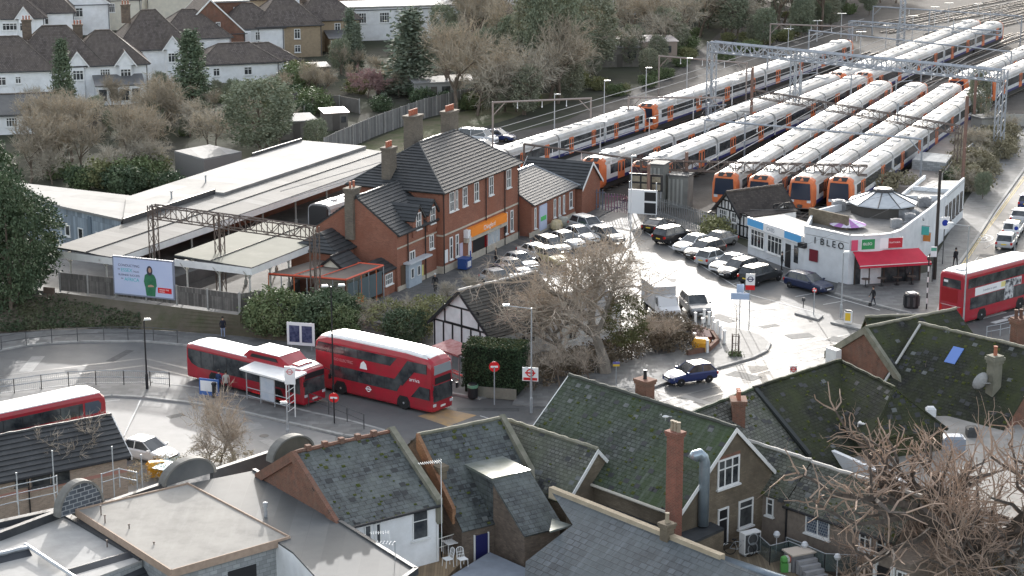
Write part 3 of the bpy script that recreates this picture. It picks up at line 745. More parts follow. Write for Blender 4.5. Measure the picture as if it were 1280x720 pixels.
# --- curvy double decker with a slanting stair window
def make_curvy():
 root = thing('double_decker_bus', 'red double decker bus with slanting stair window parked beside the hedge', 'bus', (0,0,0))
 ROOTM.pop(root.name)
 L_, W, Hh = 11.2,2.52,4.4; hw, hl = W/2, L_/2; lo = .24
 def sec(k, h, f=1): w = hw*k; return [(0, lo),(w*.97, lo),(w, lo+.15),(w, 2.2),(w*.99*f, h-.55),(w*.93*f, h-.25),(w*.72*f, h-.07),(0, h)]
 b = MB()
 loft(b, [(-hl, sec(.80,3.55)),(-hl+.12, sec(.92,3.9)),(-hl+.45, sec(.99,4.12)),(-hl+1.2, sec(1,4.33)),(-hl+2.4, sec(1, Hh)),(hl-2.4, sec(1, Hh)),(hl-1.0, sec(1,4.3)),(hl-.4, sec(.98,4.12)),(hl-.12, sec(.93,3.9)),(hl, sec(.82,3.6))])
 b.build('body', bus_red, root, smooth=False)
 def rs(k, h): w = hw*k; return [(0, h-.3),(w*.90, h-.3),(w*.86, h-.12),(w*.66, h-.01),(0, h+.03)]
 r = MB(); loft(r, [(-hl+.3, rs(.8,4.08)),(-hl+1.2, rs(1,4.33)),(-hl+2.4, rs(1, Hh)),(hl-2.4, rs(1, Hh)),(hl-1.0, rs(1,4.31)),(hl-.45, rs(.9,4.12))]); r.build('roof', bus_roof, root, smooth=False)
 for s in (-1,1):
  y = s*hw; X = lambda d: -hl+d
  m = MB(); side_panel(m, [(X(.15),3.05),(X(7.4),3.05),(X(8.0),3.72),(X(.5),3.72)], y); m.build('upper_window', glass_dark, root)
  m = MB(); side_panel(m, [(X(1.6),1.25),(X(8.0),1.25),(X(8.4),1.9),(X(8.2),2.15),(X(1.6),2.15)], y); m.build('lower_window', glass_dark, root)
  m = MB(); side_panel(m, [(X(7.8),2.16),(X(8.5),1.75),(X(9.6),2.95),(X(10.75),3.0),(X(10.75),3.7),(X(9.0),3.7)], y, .017); m.build('stair_window', glass_dark, root)
  m = MB(); side_panel(m, [(X(9.3),1.1),(X(11.0),1.1),(X(11.0),1.95),(X(10.1),2.0)], y); m.build('cab_window', glass_dark, root)
  m = MB()
  for d in (2.9,4.2,5.5,6.8): side_panel(m, [(X(d),1.26),(X(d+.05),1.26),(X(d+.05),2.14),(X(d),2.14)], y, .02); side_panel(m, [(X(d-1.2),3.06),(X(d-1.15),3.06),(X(d-1.15),3.71),(X(d-1.2),3.71)], y, .02)
  m.build('window_bars', black_paint, root)
  roundel(root, X(5.3),.92, y, .22)
  m = MB(); side_panel(m, [(X(4.5),2.35),(X(5.2),2.35),(X(5.1),2.75),(X(4.85),2.95),(X(4.6),2.75)], y, .012); m.build('emblem', sign_white, root)
  flank_text(root, 'GO ELECTRIC', .3, X(2.0) if s < 0 else X(4.2),2.55, y, mat('faded_pink', (.6,.25,.25), rough=.5))
  flank_text(root, 'arriva', .42, X(9.15) if s < 0 else X(10.3),2.25, y, sign_white)
 for x in (hl-2.6,-hl+2.6):
  for y in (-hw+.13, hw-.13): wheel(root, x, y, .49,.28)
  for s in (-1,1):
   m = MB(); side_panel(m, [(x-.62,.25),(x+.62,.25),(x+.58,.7),(x+.35,1.02),(x-.35,1.02),(x-.58,.7)], s*hw, .008); m.build('wheel_arch', black_paint, root)
 m = MB(); m.hexa([(hl-.02,-hw*.78,2.95),(hl-.02, hw*.78,2.95),(hl-.16, hw*.72,3.62),(hl-.16,-hw*.72,3.62)],[(hl+.045,-hw*.78,2.95),(hl+.045, hw*.78,2.95),(hl+.015, hw*.70,3.6),(hl+.015,-hw*.70,3.6)]); m.build('upper_windscreen', mat('pale_screen', (.25,.28,.3), rough=.08, spec=.8), root)
 m = MB(); end_panel(m, [(-hw*.7,2.25),(hw*.7,2.25),(hw*.68,2.72),(-hw*.68,2.72)], hl, .05); m.build('destination_blind', black_paint, root)
 m = MB(); end_panel(m, [(-hw*.84,.95),(hw*.84,.95),(hw*.82,2.15),(-hw*.82,2.15)], hl, .04); m.build('windscreen', glass_dark, root)
 lights(root, hw, hl, .6)
 for s in (-1,1):
  m = MB(); m.tube([(hl-.05, s*hw*.88,2.3),(hl+.28, s*hw*1.03,2.2),(hl+.28, s*hw*1.03,1.9)],.025,5).box(hl+.22, hl+.34, s*hw*1.03-.09, s*hw*1.03+.09,1.55,1.95); m.build('wing_mirror', black_paint, root)
 return root
def make_double(label, L_, ad):
 root = thing('double_decker_bus', label, 'bus', (0,0,0)); ROOTM.pop(root.name)
 W, Hh = 2.55,4.35; hw, hl = bus_shell(root, L_, W, Hh, .2,.55)
 for s in (-1,1):
  y = s*hw
  m = MB(); side_panel(m, [(-hl+.5,3.05),(hl-1.75,3.05),(hl-1.75,3.85),(-hl+.5,3.85)], y); m.build('upper_window', glass_dark, root)
  m = MB(); side_panel(m, [(hl-1.6,3.0),(hl-.75,3.0),(hl-.45,3.2),(hl-.4,3.6),(hl-.6,3.85),(hl-1.6,3.85)], y, .016); m.build('corner_window', glass_blue, root)
  m = MB(); side_panel(m, [(-hl+.9,1.2),(hl-.4,1.2),(hl-.4,2.2),(-hl+.9,2.2)], y); m.build('lower_window', glass_dark, root)
  m = MB()
  for i in range(6):
   x = -hl+1.8+i*1.35; side_panel(m, [(x, 3.06),(x+.05,3.06),(x+.05,3.84),(x, 3.84)], y, .02); side_panel(m, [(x, 1.21),(x+.06,1.21),(x+.06,2.19),(x, 2.19)], y, .02)
  m.build('window_bars', black_paint, root)
  if ad:
   m = MB(); side_panel(m, [(-hl+1.5,2.27),(hl-2.6,2.27),(hl-2.6,2.95),(-hl+1.5,2.95)], y, .012); pa = m.build('advert_panel', sign_white, root)
   m = MB(); side_panel(m, [(hl-5.0,1.25),(hl-3.7,1.25),(hl-3.7,2.28),(hl-2.65,2.28),(hl-2.65,2.93),(hl-4.9,2.93)], y, .024); m.build('advert_picture', mat('grey_print', (.55,.55,.56),(.06,.06,.07),3.0, rough=.5, detail=1), root)
   m = MB(); side_panel(m, [(-hl+5.1,2.45),(-hl+5.9,2.45),(-hl+5.9,2.9),(-hl+5.1,2.9)], y, .018); m.build('advert_patch', mat('ad_yellow', (.7,.6,.25), rough=.5), root)
   flank_text(root, 'London is open', .3,-hl+2.6 if s < 0 else -hl+4.9,2.5, y, mat('ad_grey', (.25,.26,.3), rough=.5))
 # tail
 m = MB(); end_panel(m, [(-hw*.72,3.0),(hw*.72,3.0),(hw*.68,3.75),(-hw*.68,3.75)],-hl, .02,0,-1); m.build('rear_window', glass_dark, root)
 m = MB(); end_panel(m, [(-hw*.5,1.75),(hw*.8,1.75),(hw*.8,2.9),(-hw*.5,2.9)],-hl, .012,0,-1); m.build('engine_cover', mat('dark_bus_red', (.28,.012,.016), rough=.35), root)
 m = MB(); end_panel(m, [(-hw*.8,1.45),(hw*.8,1.45),(hw*.8,1.52),(-hw*.8,1.52)],-hl, .03,0,-1); end_panel(m, [(-hw*.6,.8),(hw*.6,.8),(hw*.6,.86),(-hw*.6,.86)],-hl, .03,0,-1); m.build('rear_trim', mat('pale_trim', (.5,.3,.3), rough=.4), root)
 m = MB(); end_panel(m, [(hw*.3,3.4),(hw*.62,3.4),(hw*.62,3.6),(hw*.3,3.6)],-hl, .03,0,-1); m.build('route_number', sign_white, root)
 # front
 m = MB(); end_panel(m, [(-hw*.8,3.0),(hw*.8,3.0),(hw*.74,3.7),(-hw*.74,3.7)], hl, .03); m.build('upper_windscreen', glass_dark, root)
 m = MB(); end_panel(m, [(-hw*.7,2.35),(hw*.7,2.35),(hw*.7,2.8),(-hw*.7,2.8)], hl, .04); m.build('destination_blind', black_paint, root)
 m = MB(); end_panel(m, [(-hw*.82,.95),(hw*.82,.95),(hw*.82,2.2),(-hw*.82,2.2)], hl, .03); m.build('windscreen', glass_dark, root)
 m = MB(); m.box(-hl+.8,-hl+1.5,-.35,.35, Hh+.02, Hh+.1); m.build('roof_hatch', mat('pale_grey_plastic', (.55,.55,.55), rough=.5), root)
 lights(root, hw, hl)
 return root
b1 = make_single(); a, b = G(233,428,2.85), G(378,463,2.85); h = heading(a, b)
mid = step(step(a, h, 6.0), h-90,0); mid = step(mid, h+90,1.15)
b1.location = (mid[0], mid[1],.02); b1.rotation_euler.z = R(h)
b2 = make_curvy(); a, b = G(412,486,.25), G(517,511,.25); h = heading(a, b)
mid = step(step(a, h, 4.1), h+90,1.26)
b2.location = (mid[0], mid[1],.02); b2.rotation_euler.z = R(h)
b3 = make_double('red double decker bus seen from behind with a white advert strip along its side', 10.6, True)
a = G(1171,396,.25); b = G(1204,404,.25); h = heading(a, b)+90
mid = step(((a[0]+b[0])/2,(a[1]+b[1])/2), h, 5.3)
b3.location = (mid[0], mid[1],.02); b3.rotation_euler.z = R(h)
b4 = make_double('red double decker bus partly hidden behind the low brown-roofed building', 10.6, False)
a, b = G(0,520,4.2), G(127,493,4.2); h = heading(a, b)
mid = step(step(b, h, -5.0), h+90,1.2)
b4.location = (mid[0], mid[1],.02); b4.rotation_euler.z = R(h)
# ---------------------------------------------------------------- trains (front = +x)
def make_carriage(cab):
 root = bpy.data.objects.new('carriage_frame', None); COL.objects.link(root)
 L_, hw = 18.0,1.40; hl = L_/2-.25
 b = MB()
 def sec(k, z1=3.05): return [(0,1.0),(hw*k*.98,1.0),(hw*k, 1.3),(hw*k, 2.5),(hw*k*.97, z1),(0, z1)]
 st = [(-hl, sec(1)),(hl if not cab else hl-.9, sec(1))]
 loft(b, st)
 body = b.build('carriage', train_white, None)
 r = MB()
 def rs(k, dz=0): w = hw*k; return [(0,3.0),(w*.985,3.0),(w*.95,3.30+dz),(w*.78,3.58+dz),(w*.45,3.74+dz),(0,3.8+dz)]
 loft(r, [(-hl, rs(1)),(hl-1.1 if cab else hl, rs(1))]+([(hl-.7, rs(.97,-.05))] if cab else []))
 r.build('roof', train_roofm, body, smooth=False)
 for x in (-5.6,-1.9,2.0,5.4): g = MB(); g.box(x-.55, x+.55,-.42,.42,3.74,3.86); g.build('roof_vent', mat('roof_kit_grey', (.42,.42,.42), rough=.6), body)
 if cab:
  g = MB(); g.box(hl-5.2, hl-3.6,-.75,.75,3.68,3.92); g.build('air_conditioner', mat('aircon_white', (.58,.58,.57),(.45,.45,.45),2, rough=.5), body)
 u = MB(); u.box(-hl+.3, hl-.6,-1.15,1.15,.35,.99); u.build('underframe', mat('underframe', (.05,.048,.045), rough=.8), body)
 for s in (-1,1):
  m = MB(); side_panel(m, [(-hl+.05,1.02),(hl-(.9 if cab else .05),1.02),(hl-(.9 if cab else .05),1.36),(-hl+.05,1.36)], s*hw, .012); m.build('skirt_band', train_navy, body)
  m = MB(); side_panel(m, [(-hl+.3,1.85),(hl-(1.8 if cab else .3),1.85),(hl-(1.8 if cab else .3),2.85),(-hl+.3,2.85)], s*hw, .008); m.build('window_band', glass_dark, body)
  for x in (-4.4,4.4):
   m = MB(); side_panel(m, [(x-.8,1.03),(x+.8,1.03),(x+.8,2.97),(x-.8,2.97)], s*hw, .026); d = m.build('door', train_orange, body)
   m = MB()
   for k in (-.42,.42): side_panel(m, [(x+k-.2,1.75),(x+k+.2,1.75),(x+k+.2,2.75),(x+k-.2,2.75)], s*hw, .034)
   m.build('door_window', glass_dark, body)
 if not cab:
  m = MB(); loft(m, [(hl, [(0,1.1),(1.05,1.1),(1.05,3.3),(.8,3.55),(0,3.6)]),(hl+.5,[(0,1.1),(1.05,1.1),(1.05,3.3),(.8,3.55),(0,3.6)])]); m.build('gangway', mat('gangway_rubber', (.06,.06,.06), rough=.9), body)
 else:
  def cs(k, z0, z1): w = hw*k; return [(0, z0),(w*.92, z0),(w, z0+.3),(w*.99,2.6),(w*.9, z1-.28),(w*.62, z1-.05),(0, z1)]
  m = MB(); loft(m, [(hl-.92, cs(1,.75,3.78)),(hl-.4, cs(.98,.62,3.7)),(hl-.05, cs(.95,.6,3.5)),(hl+.12, cs(.9,.62,3.35))]); f = m.build('cab_front', train_orange, body)
  m = MB(); m.hexa([(hl+.08,-1.08,1.5),(hl+.08,1.08,1.5),(hl+.03,.98,3.2),(hl+.03,-.98,3.2)],[(hl+.19,-1.08,1.5),(hl+.19,1.08,1.5),(hl+.13,.96,3.22),(hl+.13,-.96,3.22)]); m.build('windscreen', mat('train_windscreen', (.02,.028,.05), rough=.15, spec=.7), body)
  m = MB(); m.hexa([(hl-.5,-.75,3.55),(hl-.5,.75,3.55),(hl-.2,.7,3.5),(hl-.2,-.7,3.5)],[(hl-.5,-.75,3.76),(hl-.5,.75,3.76),(hl+.06,.7,3.42),(hl+.06,-.7,3.42)]); m.build('destination_panel', black_paint, body)
  m = MB()
  for s in (-1,1): end_panel(m, [(s*.68,1.2),(s*1.08,1.2),(s*1.1,1.5),(s*.68,1.45)], hl+.11,.03)
  m.build('headlight', lamp_lens, body)
  m = MB(); m.box(hl-.2, hl+.45,-.22,.22,.72,1.0); m.build('coupler', dark_metal, body)
 bpy.data.objects.remove(root)
 return body
CAB, MIDC = make_carriage(True), make_carriage(False)
PROTOS = [CAB, MIDC]
TRAINS = []
def train(p0, p1, n, label, z=3.8, group=None, front_mid=False):
 """p0 = pixel of the roof at the front, p1 = pixel of the roof at the tail"""
 a, b = G(*p0, z), G(*p1, z); h = heading(b, a); L_ = dist(a, b)/n
 t = thing('commuter_train', label, 'train', (a[0], a[1],0), h, group)
 ROOTM.pop(t.name)
 for i in range(n):
  src = CAB if i in (0, n-1) and not (i == 0 and front_mid) else MIDC
  cgo = dup(src, t)
  cgo.scale = (L_/18.0,1,1)
  flip = i == n-1 and n > 1
  cgo.location = (-L_*(i+.5),0,.12); cgo.rotation_euler = (0,0, math.pi if flip else 0)
 if True:   # pantograph well on the second carriage
  m = MB(); x = -L_*1.6
  m.tube([(x-.9,0,4.0),(x+.5,0,4.5),(x-.5,0,5.0)],.035,4).tube([(x-.5,-.75,5.0),(x-.5,.75,5.0)],.03,4).box(x-1.1, x-.3,-.5,.5,3.9,4.02)
  m.build('pantograph', dark_metal, t)
 TRAINS.append((a, b, h)); return t
index_kids()
train((905,218),(1105,100),4, 'stabled orange-fronted train, leftmost of the four cabs facing the car park')
train((949,222),(1149,102),4, 'stabled train with its cab behind the half-timbered shop roof')
train((1001,224),(1192,103),4, 'stabled orange-fronted train directly behind the white corner restaurant, third from the left')
train((1049,224),(1222,108),4, 'stabled orange-fronted train beside the disused platform, rightmost of the four cabs')
train((800,204),(1076,93),4, 'train with its orange cab beside the car park entrance sign')
train((738,199),(1043,92),4, 'train in the yard with its near end behind the red gabled station hut')
train((1044,92),(1218,24),4, 'left train of the far pair standing end to end under the rear gantry')
train((1077,92),(1246,26),4, 'right train of the far pair standing beyond the orange-cab train')
train((1196,97),(1330,38),3, 'train standing nose to tail beyond the restaurant train, near the gantry leg')
train((1232,98),(1350,48),3, 'train at the far right edge behind the gantry leg')
train((398,256),(797,133),6, 'long train in the station platform passing behind the brick station house', front_mid=True)
train((806,131),(1058,49),4, 'train beyond the platform train, below the trees, with its cab mid-platform')
for o in list(PROTOS):
 for ch in KIDS.get(o.name, []): bpy.data.objects.remove(ch)
 bpy.data.objects.remove(o)
def track(a, b, label):
 h = heading(a, b); L_ = dist(a, b); m = MB(); s = MB()
 mid = ((a[0]+b[0])/2,(a[1]+b[1])/2)
 for d in (-.72,.72): m.obox(step(mid, h+90, d), h, L_, .08,.16,.28)
 n = int(L_/1.6)
 for i in range(n): s.obox(step(a, h, (i+.5)*1.6), h, .26,2.5,.06,.158)
 t = thing('railway_track', label, 'railway track', (a[0], a[1],0), h, 'tracks in the train yard')
 m.build('rail', mat('rail_steel', (.22,.19,.17),(.30,.28,.26),2, rough=.45, metal=.5), t)
 s.build('sleepers', mat('sleeper', (.13,.115,.1),(.18,.165,.15),2, rough=.9), t)
for a, b, h in TRAINS: track(step(a, h, 3), step(b, h, -14), 'railway track with rusty rails and sleepers under the yard trains')
for p, q in (((880,176),(1240,40)),((1065,122),(1285,44)),((1120,118),(1290,58)),((1105,42),(1290,4)),((1180,26),(1290,10)),((700,196),(1010,90)),((1236,30),(1300,12)),((1225,60),(1300,36)),((1080,34),(1290,-6)),((1130,30),(1295,0)),((1160,44),(1300,8)),((1190,48),(1300,20))):
 track(G(*p), G(*q), 'railway track with rusty rails on dark ballast between the yard trains')
# ---------------------------------------------------------------- ground, roads, pavements
m = MB(); m.poly([(-900,40,0),(900,40,0),(900,2600,0),(-900,2600,0)]); structure('ground', m, soil)
def sheet(name, px, z, mm, zt=None):
 m = MB()
 pts = [G(x, y, z) for x, y in px]
 m.poly(pts if True else pts)
 o = m.build(name, mm)
 if o.data.polygons[0].normal.z < 0: o.data.flip_normals()
 o['kind'] = 'structure'; return o
def raised(name, px, z0, z1, mm, edge=None):
 m = MB(); m.prism([GX(x, y, z1) for x, y in px], z0, z1); return structure(name, m, mm)
# carriageways
sheet('road', [(-60,433),(40,424),(180,415),(300,440),(400,420),(540,380),(560,352),(650,300),(735,262),(775,248),(800,252),(900,292),(960,322),(1060,352),(1160,352),(1200,270),(1262,192),(1300,160),(1400,160),(1400,470),(1240,470),(1000,470),(900,540),(700,560),(560,560),(420,640),(250,640),(-60,640)],.008, asphalt)
sheet('road', [(-60,433),(40,424),(180,415),(300,440),(400,470),(560,500),(640,520),(600,548),(480,548),(340,515),(240,492),(180,484),(110,484),(30,494),(-60,505)],.013, asphalt_dark)
sheet('road', [(-60,508),(0,503),(80,497),(180,493),(240,500),(330,521),(420,545),(400,640),(250,640),(-60,640)],.013, concrete_road)
sheet('car_park', [(548,378),(553,352),(652,300),(735,264),(775,250),(800,254),(880,286),(935,314),(1002,345),(1052,366),(1010,388),(900,345),(800,280),(740,300),(660,352),(600,378)],.013, asphalt_dark)
sheet('ochre_patch', [(522,520),(556,511),(596,519),(560,533)],.02, ochre)
# pavements
bk = [(-60,440),(0,437),(30,431),(60,428),(100,426),(180,425.5),(228,430),(300,446),(392,462),(480,476),(560,490),(600,497),(640,492),(640,470),(560,462),(470,446),(400,430),(300,418),(180,409),(60,413),(-60,421)]
raised('pavement', bk, 0,.13, paving)
isl = [(-60,499),(0,491),(50,485),(110,478.5),(190,477.5),(240,483),(300,493.5),(390,515),(440,526),(490,540),(480,548),(430,543),(360,527),(300,513),(240,502.5),(180,495.5),(140,493.5),(80,499),(0,508),(-60,514)]
raised('pavement', isl, 0,.13, paving)
rp = [(1044,366),(1080,376),(1115,385),(1141,391),(1158,392.5),(1172,390),(1178,372),(1190,340),(1215,306),(1243,262),(1290,197),(1310,165),(1290,150),(1250,190),(1208,250),(1160,340),(1080,356),(1050,345)]
raised('pavement', rp, 0,.13, paving)
sp = [(640,505),(680,508),(760,502),(812,484),(834,476),(898,458),(940,446),(958,437),(962,428),(950,418),(930,412),(905,408),(893,424),(840,440),(780,452),(700,478),(650,488)]
raised('pavement', sp, 0,.13, paving)
raised('pavement', [(636,560),(644,536),(682,521),(720,520),(760,540),(740,580)],0,.13, paving)
raised('pavement', [(1215,470),(1225,445),(1300,425),(1400,420),(1400,480)],0,.13, paving)
raised('pavement', [(1360,300),(1300,420),(1400,430),(1440,300),(1400,210)],0,.13, paving)
# station forecourt footway along the front of the building
O = GX(552.5,344); SA = 64.5
def S(a, b): q = step(O, SA, a); return step(q, SA+90, b)
m = MB(); m.prism([S(-16,1.6), S(-16,-4.2), S(16,-3.6), S(34,-3.2), S(34,.4), S(16,.4), S(0,.4)],0,.10); structure('pavement', m, mat('forecourt_paving', (.12,.12,.12),(.155,.153,.15),1.2, rough=.8, pat='brick', pw=.4, ph=.2, msize=.01, mortar=(.07,.07,.07)))
# railway land
m = MB(); m.poly([(p[0], p[1],.012) for p in [S(-45,40), S(-45,5), S(-24,9), S(36,0),(16,198),(36,198),(44,206),(75,250),(200,420),(260,520),(40,520),(48,400), S(130,27), S(80,24), S(20,40)]]); o = m.build('ballast', ballast); o['kind'] = 'structure'
if o.data.polygons[0].normal.z < 0: o.data.flip_normals()
sheet('lawn', [(430,190),(520,152),(640,126),(700,112),(705,122),(640,148),(560,172),(480,196)],.016, lawn)
# kerbs follow the edges of the raised footways
def kerb(px, name='kerb'):
 m = MB(); P = [GX(x, y, .14) for x, y in px]
 for i in range(len(P)-1):
  h = heading(P[i], P[i+1]); m.obox(((P[i][0]+P[i+1][0])/2,(P[i][1]+P[i+1][1])/2), h, dist(P[i], P[i+1])+.1,.26,.0,.142)
 structure(name, m, kerb_m)
kerb(bk[:12]); kerb(isl[:10]); kerb(isl[10:]); kerb(rp[:11]); kerb(sp[2:9])
# painted markings
def dash(mb, p, q, w=.12, z=.022):
 a, b = GX(*p), GX(*q); h = heading(a, b); n = ((a[0]+b[0])/2,(a[1]+b[1])/2)
 c4 = [step(step(n, h, sx*dist(a, b)/2), h+90, sy*w/2) for sx, sy in ((-1,-1),(1,-1),(1,1),(-1,1))]
 mb.poly([(x, y, z) for x, y in c4])
m = MB()
for p, q in (((803,288),(936,368)),((936,368),(1016,390)),((975,352),(1100,388)),((812,352),(905,376)),((905,376),(990,402)),((912,398),(968,416)),((820,340),(870,352)),((845,368),(890,381)),((938,395),(965,402))): dash(m, p, q, .13)
for x, y in ((822,302),(842,312),(862,323),(880,333),(898,344),(916,355)): dash(m, (x, y),(x+34, y-8),.1)
for x, y in ((1000,371),(1035,381)): dash(m, (x-6, y),(x+22, y-5),.1)
for i in range(9): dash(m, (1112+i*8.5,398+i*.1),(1124+i*8.5,392.5+i*.1),.35)
for i in range(8): dash(m, (1108+i*8.5,404),(1116+i*8.5,400.5),.35)
for x, y in ((1241,404),(1256,398),(1222,399),(1272,408)): dash(m, (x, y),(x+34, y-9),.55)
for p, q in (((1176,372),(1190,346)),((1183,350),(1222,290)),((1222,290),(1285,205))): pass
for p, q in (((1200,330),(1226,293)),((1238,276),(1262,242)),((1215,331),(1222,322))): dash(m, p, q, .08)
for p, q in (((0,517),(150,500)),((155,545),(176,500)),((560,534),(590,543)),((600,520),(640,532)),((1232,310),(1256,296))): dash(m, p, q, .1)
structure('road_markings', m, line_white)
m = MB()
for off in (0,2.6):
 for p, q in (((1177+off, 384),(1186+off, 356)),((1186+off, 356),(1222+off, 301)),((1222+off, 301),(1290+off, 207))): dash(m, p, q, .09,.022)
structure('road_markings', m, line_yellow)
# the painted 20 in its ring
cx, cy, _ = G(1226,298); h = 66; m = MB()
for i in range(40):
 a0, a1 = 2*math.pi*i/40,2*math.pi*(i+1)/40
 def e(a, k): q = step(step((cx, cy), h, 1.9*k*math.sin(a)), h-90,1.2*k*math.cos(a)); return (q[0], q[1],.022)
 m.poly([e(a0,.86), e(a0,1), e(a1,1), e(a1,.86)])
structure('road_markings', m, line_white)
cu = bpy.data.curves.new('road_number', 'FONT'); cu.body = '20'; cu.size = 1.25; cu.align_x = 'CENTER'; cu.align_y = 'CENTER'; cu.materials.append(line_white)
o = bpy.data.objects.new('road_markings', cu); COL.objects.link(o); o.location = (cx, cy, .024); o.rotation_euler = (0,0, R(h-90)); o.scale = (1,1.9,1); o['kind'] = 'structure'
# embankment between the bus lane and the platform end
tp = [(-60,352),(20,372),(77,366),(145,375),(222,384),(300,394),(352,386)]
bt = [(-60,418),(20,414),(77,410),(145,410),(222,414),(300,420),(400,432)]
m = MB(); Tq = [G(x, y, 1.9) for x, y in tp]; Bq = [G(x, y, .14) for x, y in bt]
for i in range(len(tp)-1):
 n = 6
 for j in range(n):
  def L_(k, t): return tuple(Bq[k][e]+(Tq[k][e]-Bq[k][e])*(t if e < 2 else t**.8) for e in range(3))
  m.poly([L_(i, j/n), L_(i+1, j/n), L_(i+1,(j+1)/n), L_(i, (j+1)/n)])
BK = [S(-22,40), S(-22,60),(Tq[0][0]-10, Tq[0][1])]
structure('embankment', m, mat('embankment_earth', (.11,.095,.075),(.075,.08,.045),.5, rough=.95, spec=.1, bump=.6, c3=(.15,.125,.10), c3scale=.35, c3amt=.4))
# platform table behind the fence: raised station ground
plat_m = mat('platform_surface', (.22,.215,.205),(.17,.165,.16),.6, rough=.85, c3=(.13,.128,.125), c3scale=.3, c3amt=.3)
m = MB(); m.prism([S(-23.5,34), S(-23.5,19.5), S(30,16.8), S(80,13.4), S(80,17), S(30,22), S(20,35)],0,1.05)
m.prism([S(-23.5,14.9), S(-23.5,7), S(-17.5,7), S(-6,9.7), S(16,9.7), S(45,7.5), S(75,6), S(75,8.8), S(45,11.2), S(5,14.2)],0,1.05)
m.prism([S(-24,19.4), S(-24,15), S(-21,15), S(-21,19.4)],0,1.045)
structure('platform', m, plat_m)
# tarmac repairs, covers and wheel tracks
rp_ = random.Random(9)
patch_d = mat('tarmac_patch', (.07,.07,.07),(.10,.10,.099),3, rough=.75, spec=.2); patch_l = mat('worn_tarmac', (.20,.197,.19),(.26,.255,.245),2, rough=.7)
m, m2, mc = MB(), MB(), MB()
for i, (x, y) in enumerate(((700,352),(742,340),(835,350),(868,362),(905,398),(960,408),(985,432),(930,470),(1000,420),(870,500),(780,512),(1050,425),(1120,410),(1215,350),(1235,320),(300,535),(220,520),(120,520),(40,455),(150,445),(250,500),(420,560),(560,540),(610,512),(350,560),(90,465),(820,372),(950,385))):
 q = GX(x, y); h = rp_.uniform(0,180); (m if i % 3 else m2).obox(q, h, rp_.uniform(1.2,4.5), rp_.uniform(.6,1.6),.0,.019)
for x, y in ((905,440),(760,345),(1005,450),(1180,380),(330,545),(200,470),(600,530),(880,372),(700,540)): q = GX(x, y); mc.lathe([(.34,.0),(.34,.024)],(q[0], q[1],0),10)
structure('road_patches', m, patch_d); structure('road_patches', m2, patch_l); structure('road_covers', mc, mat('iron_cover', (.05,.045,.04), rough=.6))
m = MB()
for (x0, y0),(x1, y1) in (((880,455),(1090,412)),((890,463),(1100,418)),((905,478),(1110,424)),((660,545),(900,482)),((680,553),(910,490)),((0,470),(180,448)),((0,480),(180,457)),((180,448),(420,505)),((180,457),(420,515)),((840,345),(920,392)),((830,352),(910,400))):
 a, b = GX(x0, y0), GX(x1, y1); m.obox(((a[0]+b[0])/2,(a[1]+b[1])/2), heading(a, b), dist(a, b),.28,0,.0185)
structure('tyre_tracks', m, mat('tyre_track', (.095,.094,.092),(.135,.133,.13),1.5, rough=.5, spec=.4))
# ---------------------------------------------------------------- the station, built in its own axes: a along the front, b back from it
def S3(a, b, z): q = S(a, b); return (q[0], q[1], z)
t = thing('station_house', 'two storey red brick station house with dark tiled hipped roof and orange name board', 'station', (*S(8,4.5),0), SA)
def sgable(parent, a0, a1, b0, b1, ze, zr, **k):
 bm_ = (b0+b1)/2
 return gable(parent, S(a0, bm_), S(a1, bm_),(b1-b0)/2,(b1-b0)/2, ze, zr, **k)
# main block: ridge along a, hipped both ends
rf = gable(t, S(4.6,4.7), S(12.2,4.7),4.7,4.7,7.9,11.1, brick_red, tile_dark, over=.45, courses=17, hipA=4.4, hipB=4.0, ridge_m=tile_dark, lift=.07)
ch = MB()   # stone eaves band, string course and plinth
for z0, z1, d in ((7.55,7.9,.14),(3.55,3.7,.08),(0,.75,.10)):
 ch.prism([S(.2-d, -d), S(16.2+d, -d), S(16.2+d, -.002), S(.2-d, -.002)], z0, z1)
 ch.prism([S(.2-d, -.002), S(.2-.002,-.002), S(.2-.002,9.4), S(.2-d, 9.4)], z0, z1)
ch.build('stone_band', stone_m, t)
A0 = S(0,0)
for s0, s1 in ((1.55,2.45),(2.75,3.2),(4.2,5.1),(6.6,7.5),(9.7,10.6),(13.5,14.5)):
 window(t, A0, SA, s0, s1,5.55,7.35,-1, bars=1 if s1-s0 > .6 else 0, transom=.5, fw=.09)
for s0, s1 in ((1.5,2.1),(2.7,3.3),(13.1,13.7),(14.4,15.0)):
 window(t, A0, SA, s0, s1,1.1,3.2,-1, bars=0, transom=.4, fw=.1)
def wallbox(parent, name, s0, s1, d0, d1, z0, z1, mm):
 m = MB(); m.prism([S(s0,-d0), S(s1,-d0), S(s1,-d1), S(s0,-d1)], z0, z1); return m.build(name, mm, parent)
wallbox(t, 'entrance_lintel', 4.4,13.0,.003,.35,2.1,2.5, stone_m)
nb = wallbox(t, 'name_board', 5.0,12.7,.003,.5,2.52,3.35, orange_sign)
text('Chingford', .62, sign_white, nb, S3(7.6,-.505,2.72), SA, 'lettering')
wallbox(t, 'roundel_board', 4.4,4.95,.003,.45,2.55,3.3, sign_white)
wallbox(t, 'door_opening', 6.3,8.8,.003,.03,0,2.08, black_paint)
wallbox(t, 'glazed_door', 9.4,12.0,.003,.05,.05,2.08, mat('pale_door', (.5,.53,.55),(.4,.43,.45),2, rough=.35))
wallbox(t, 'red_door_panel', 8.85,9.25,.003,.06,.05,1.9, sign_red)
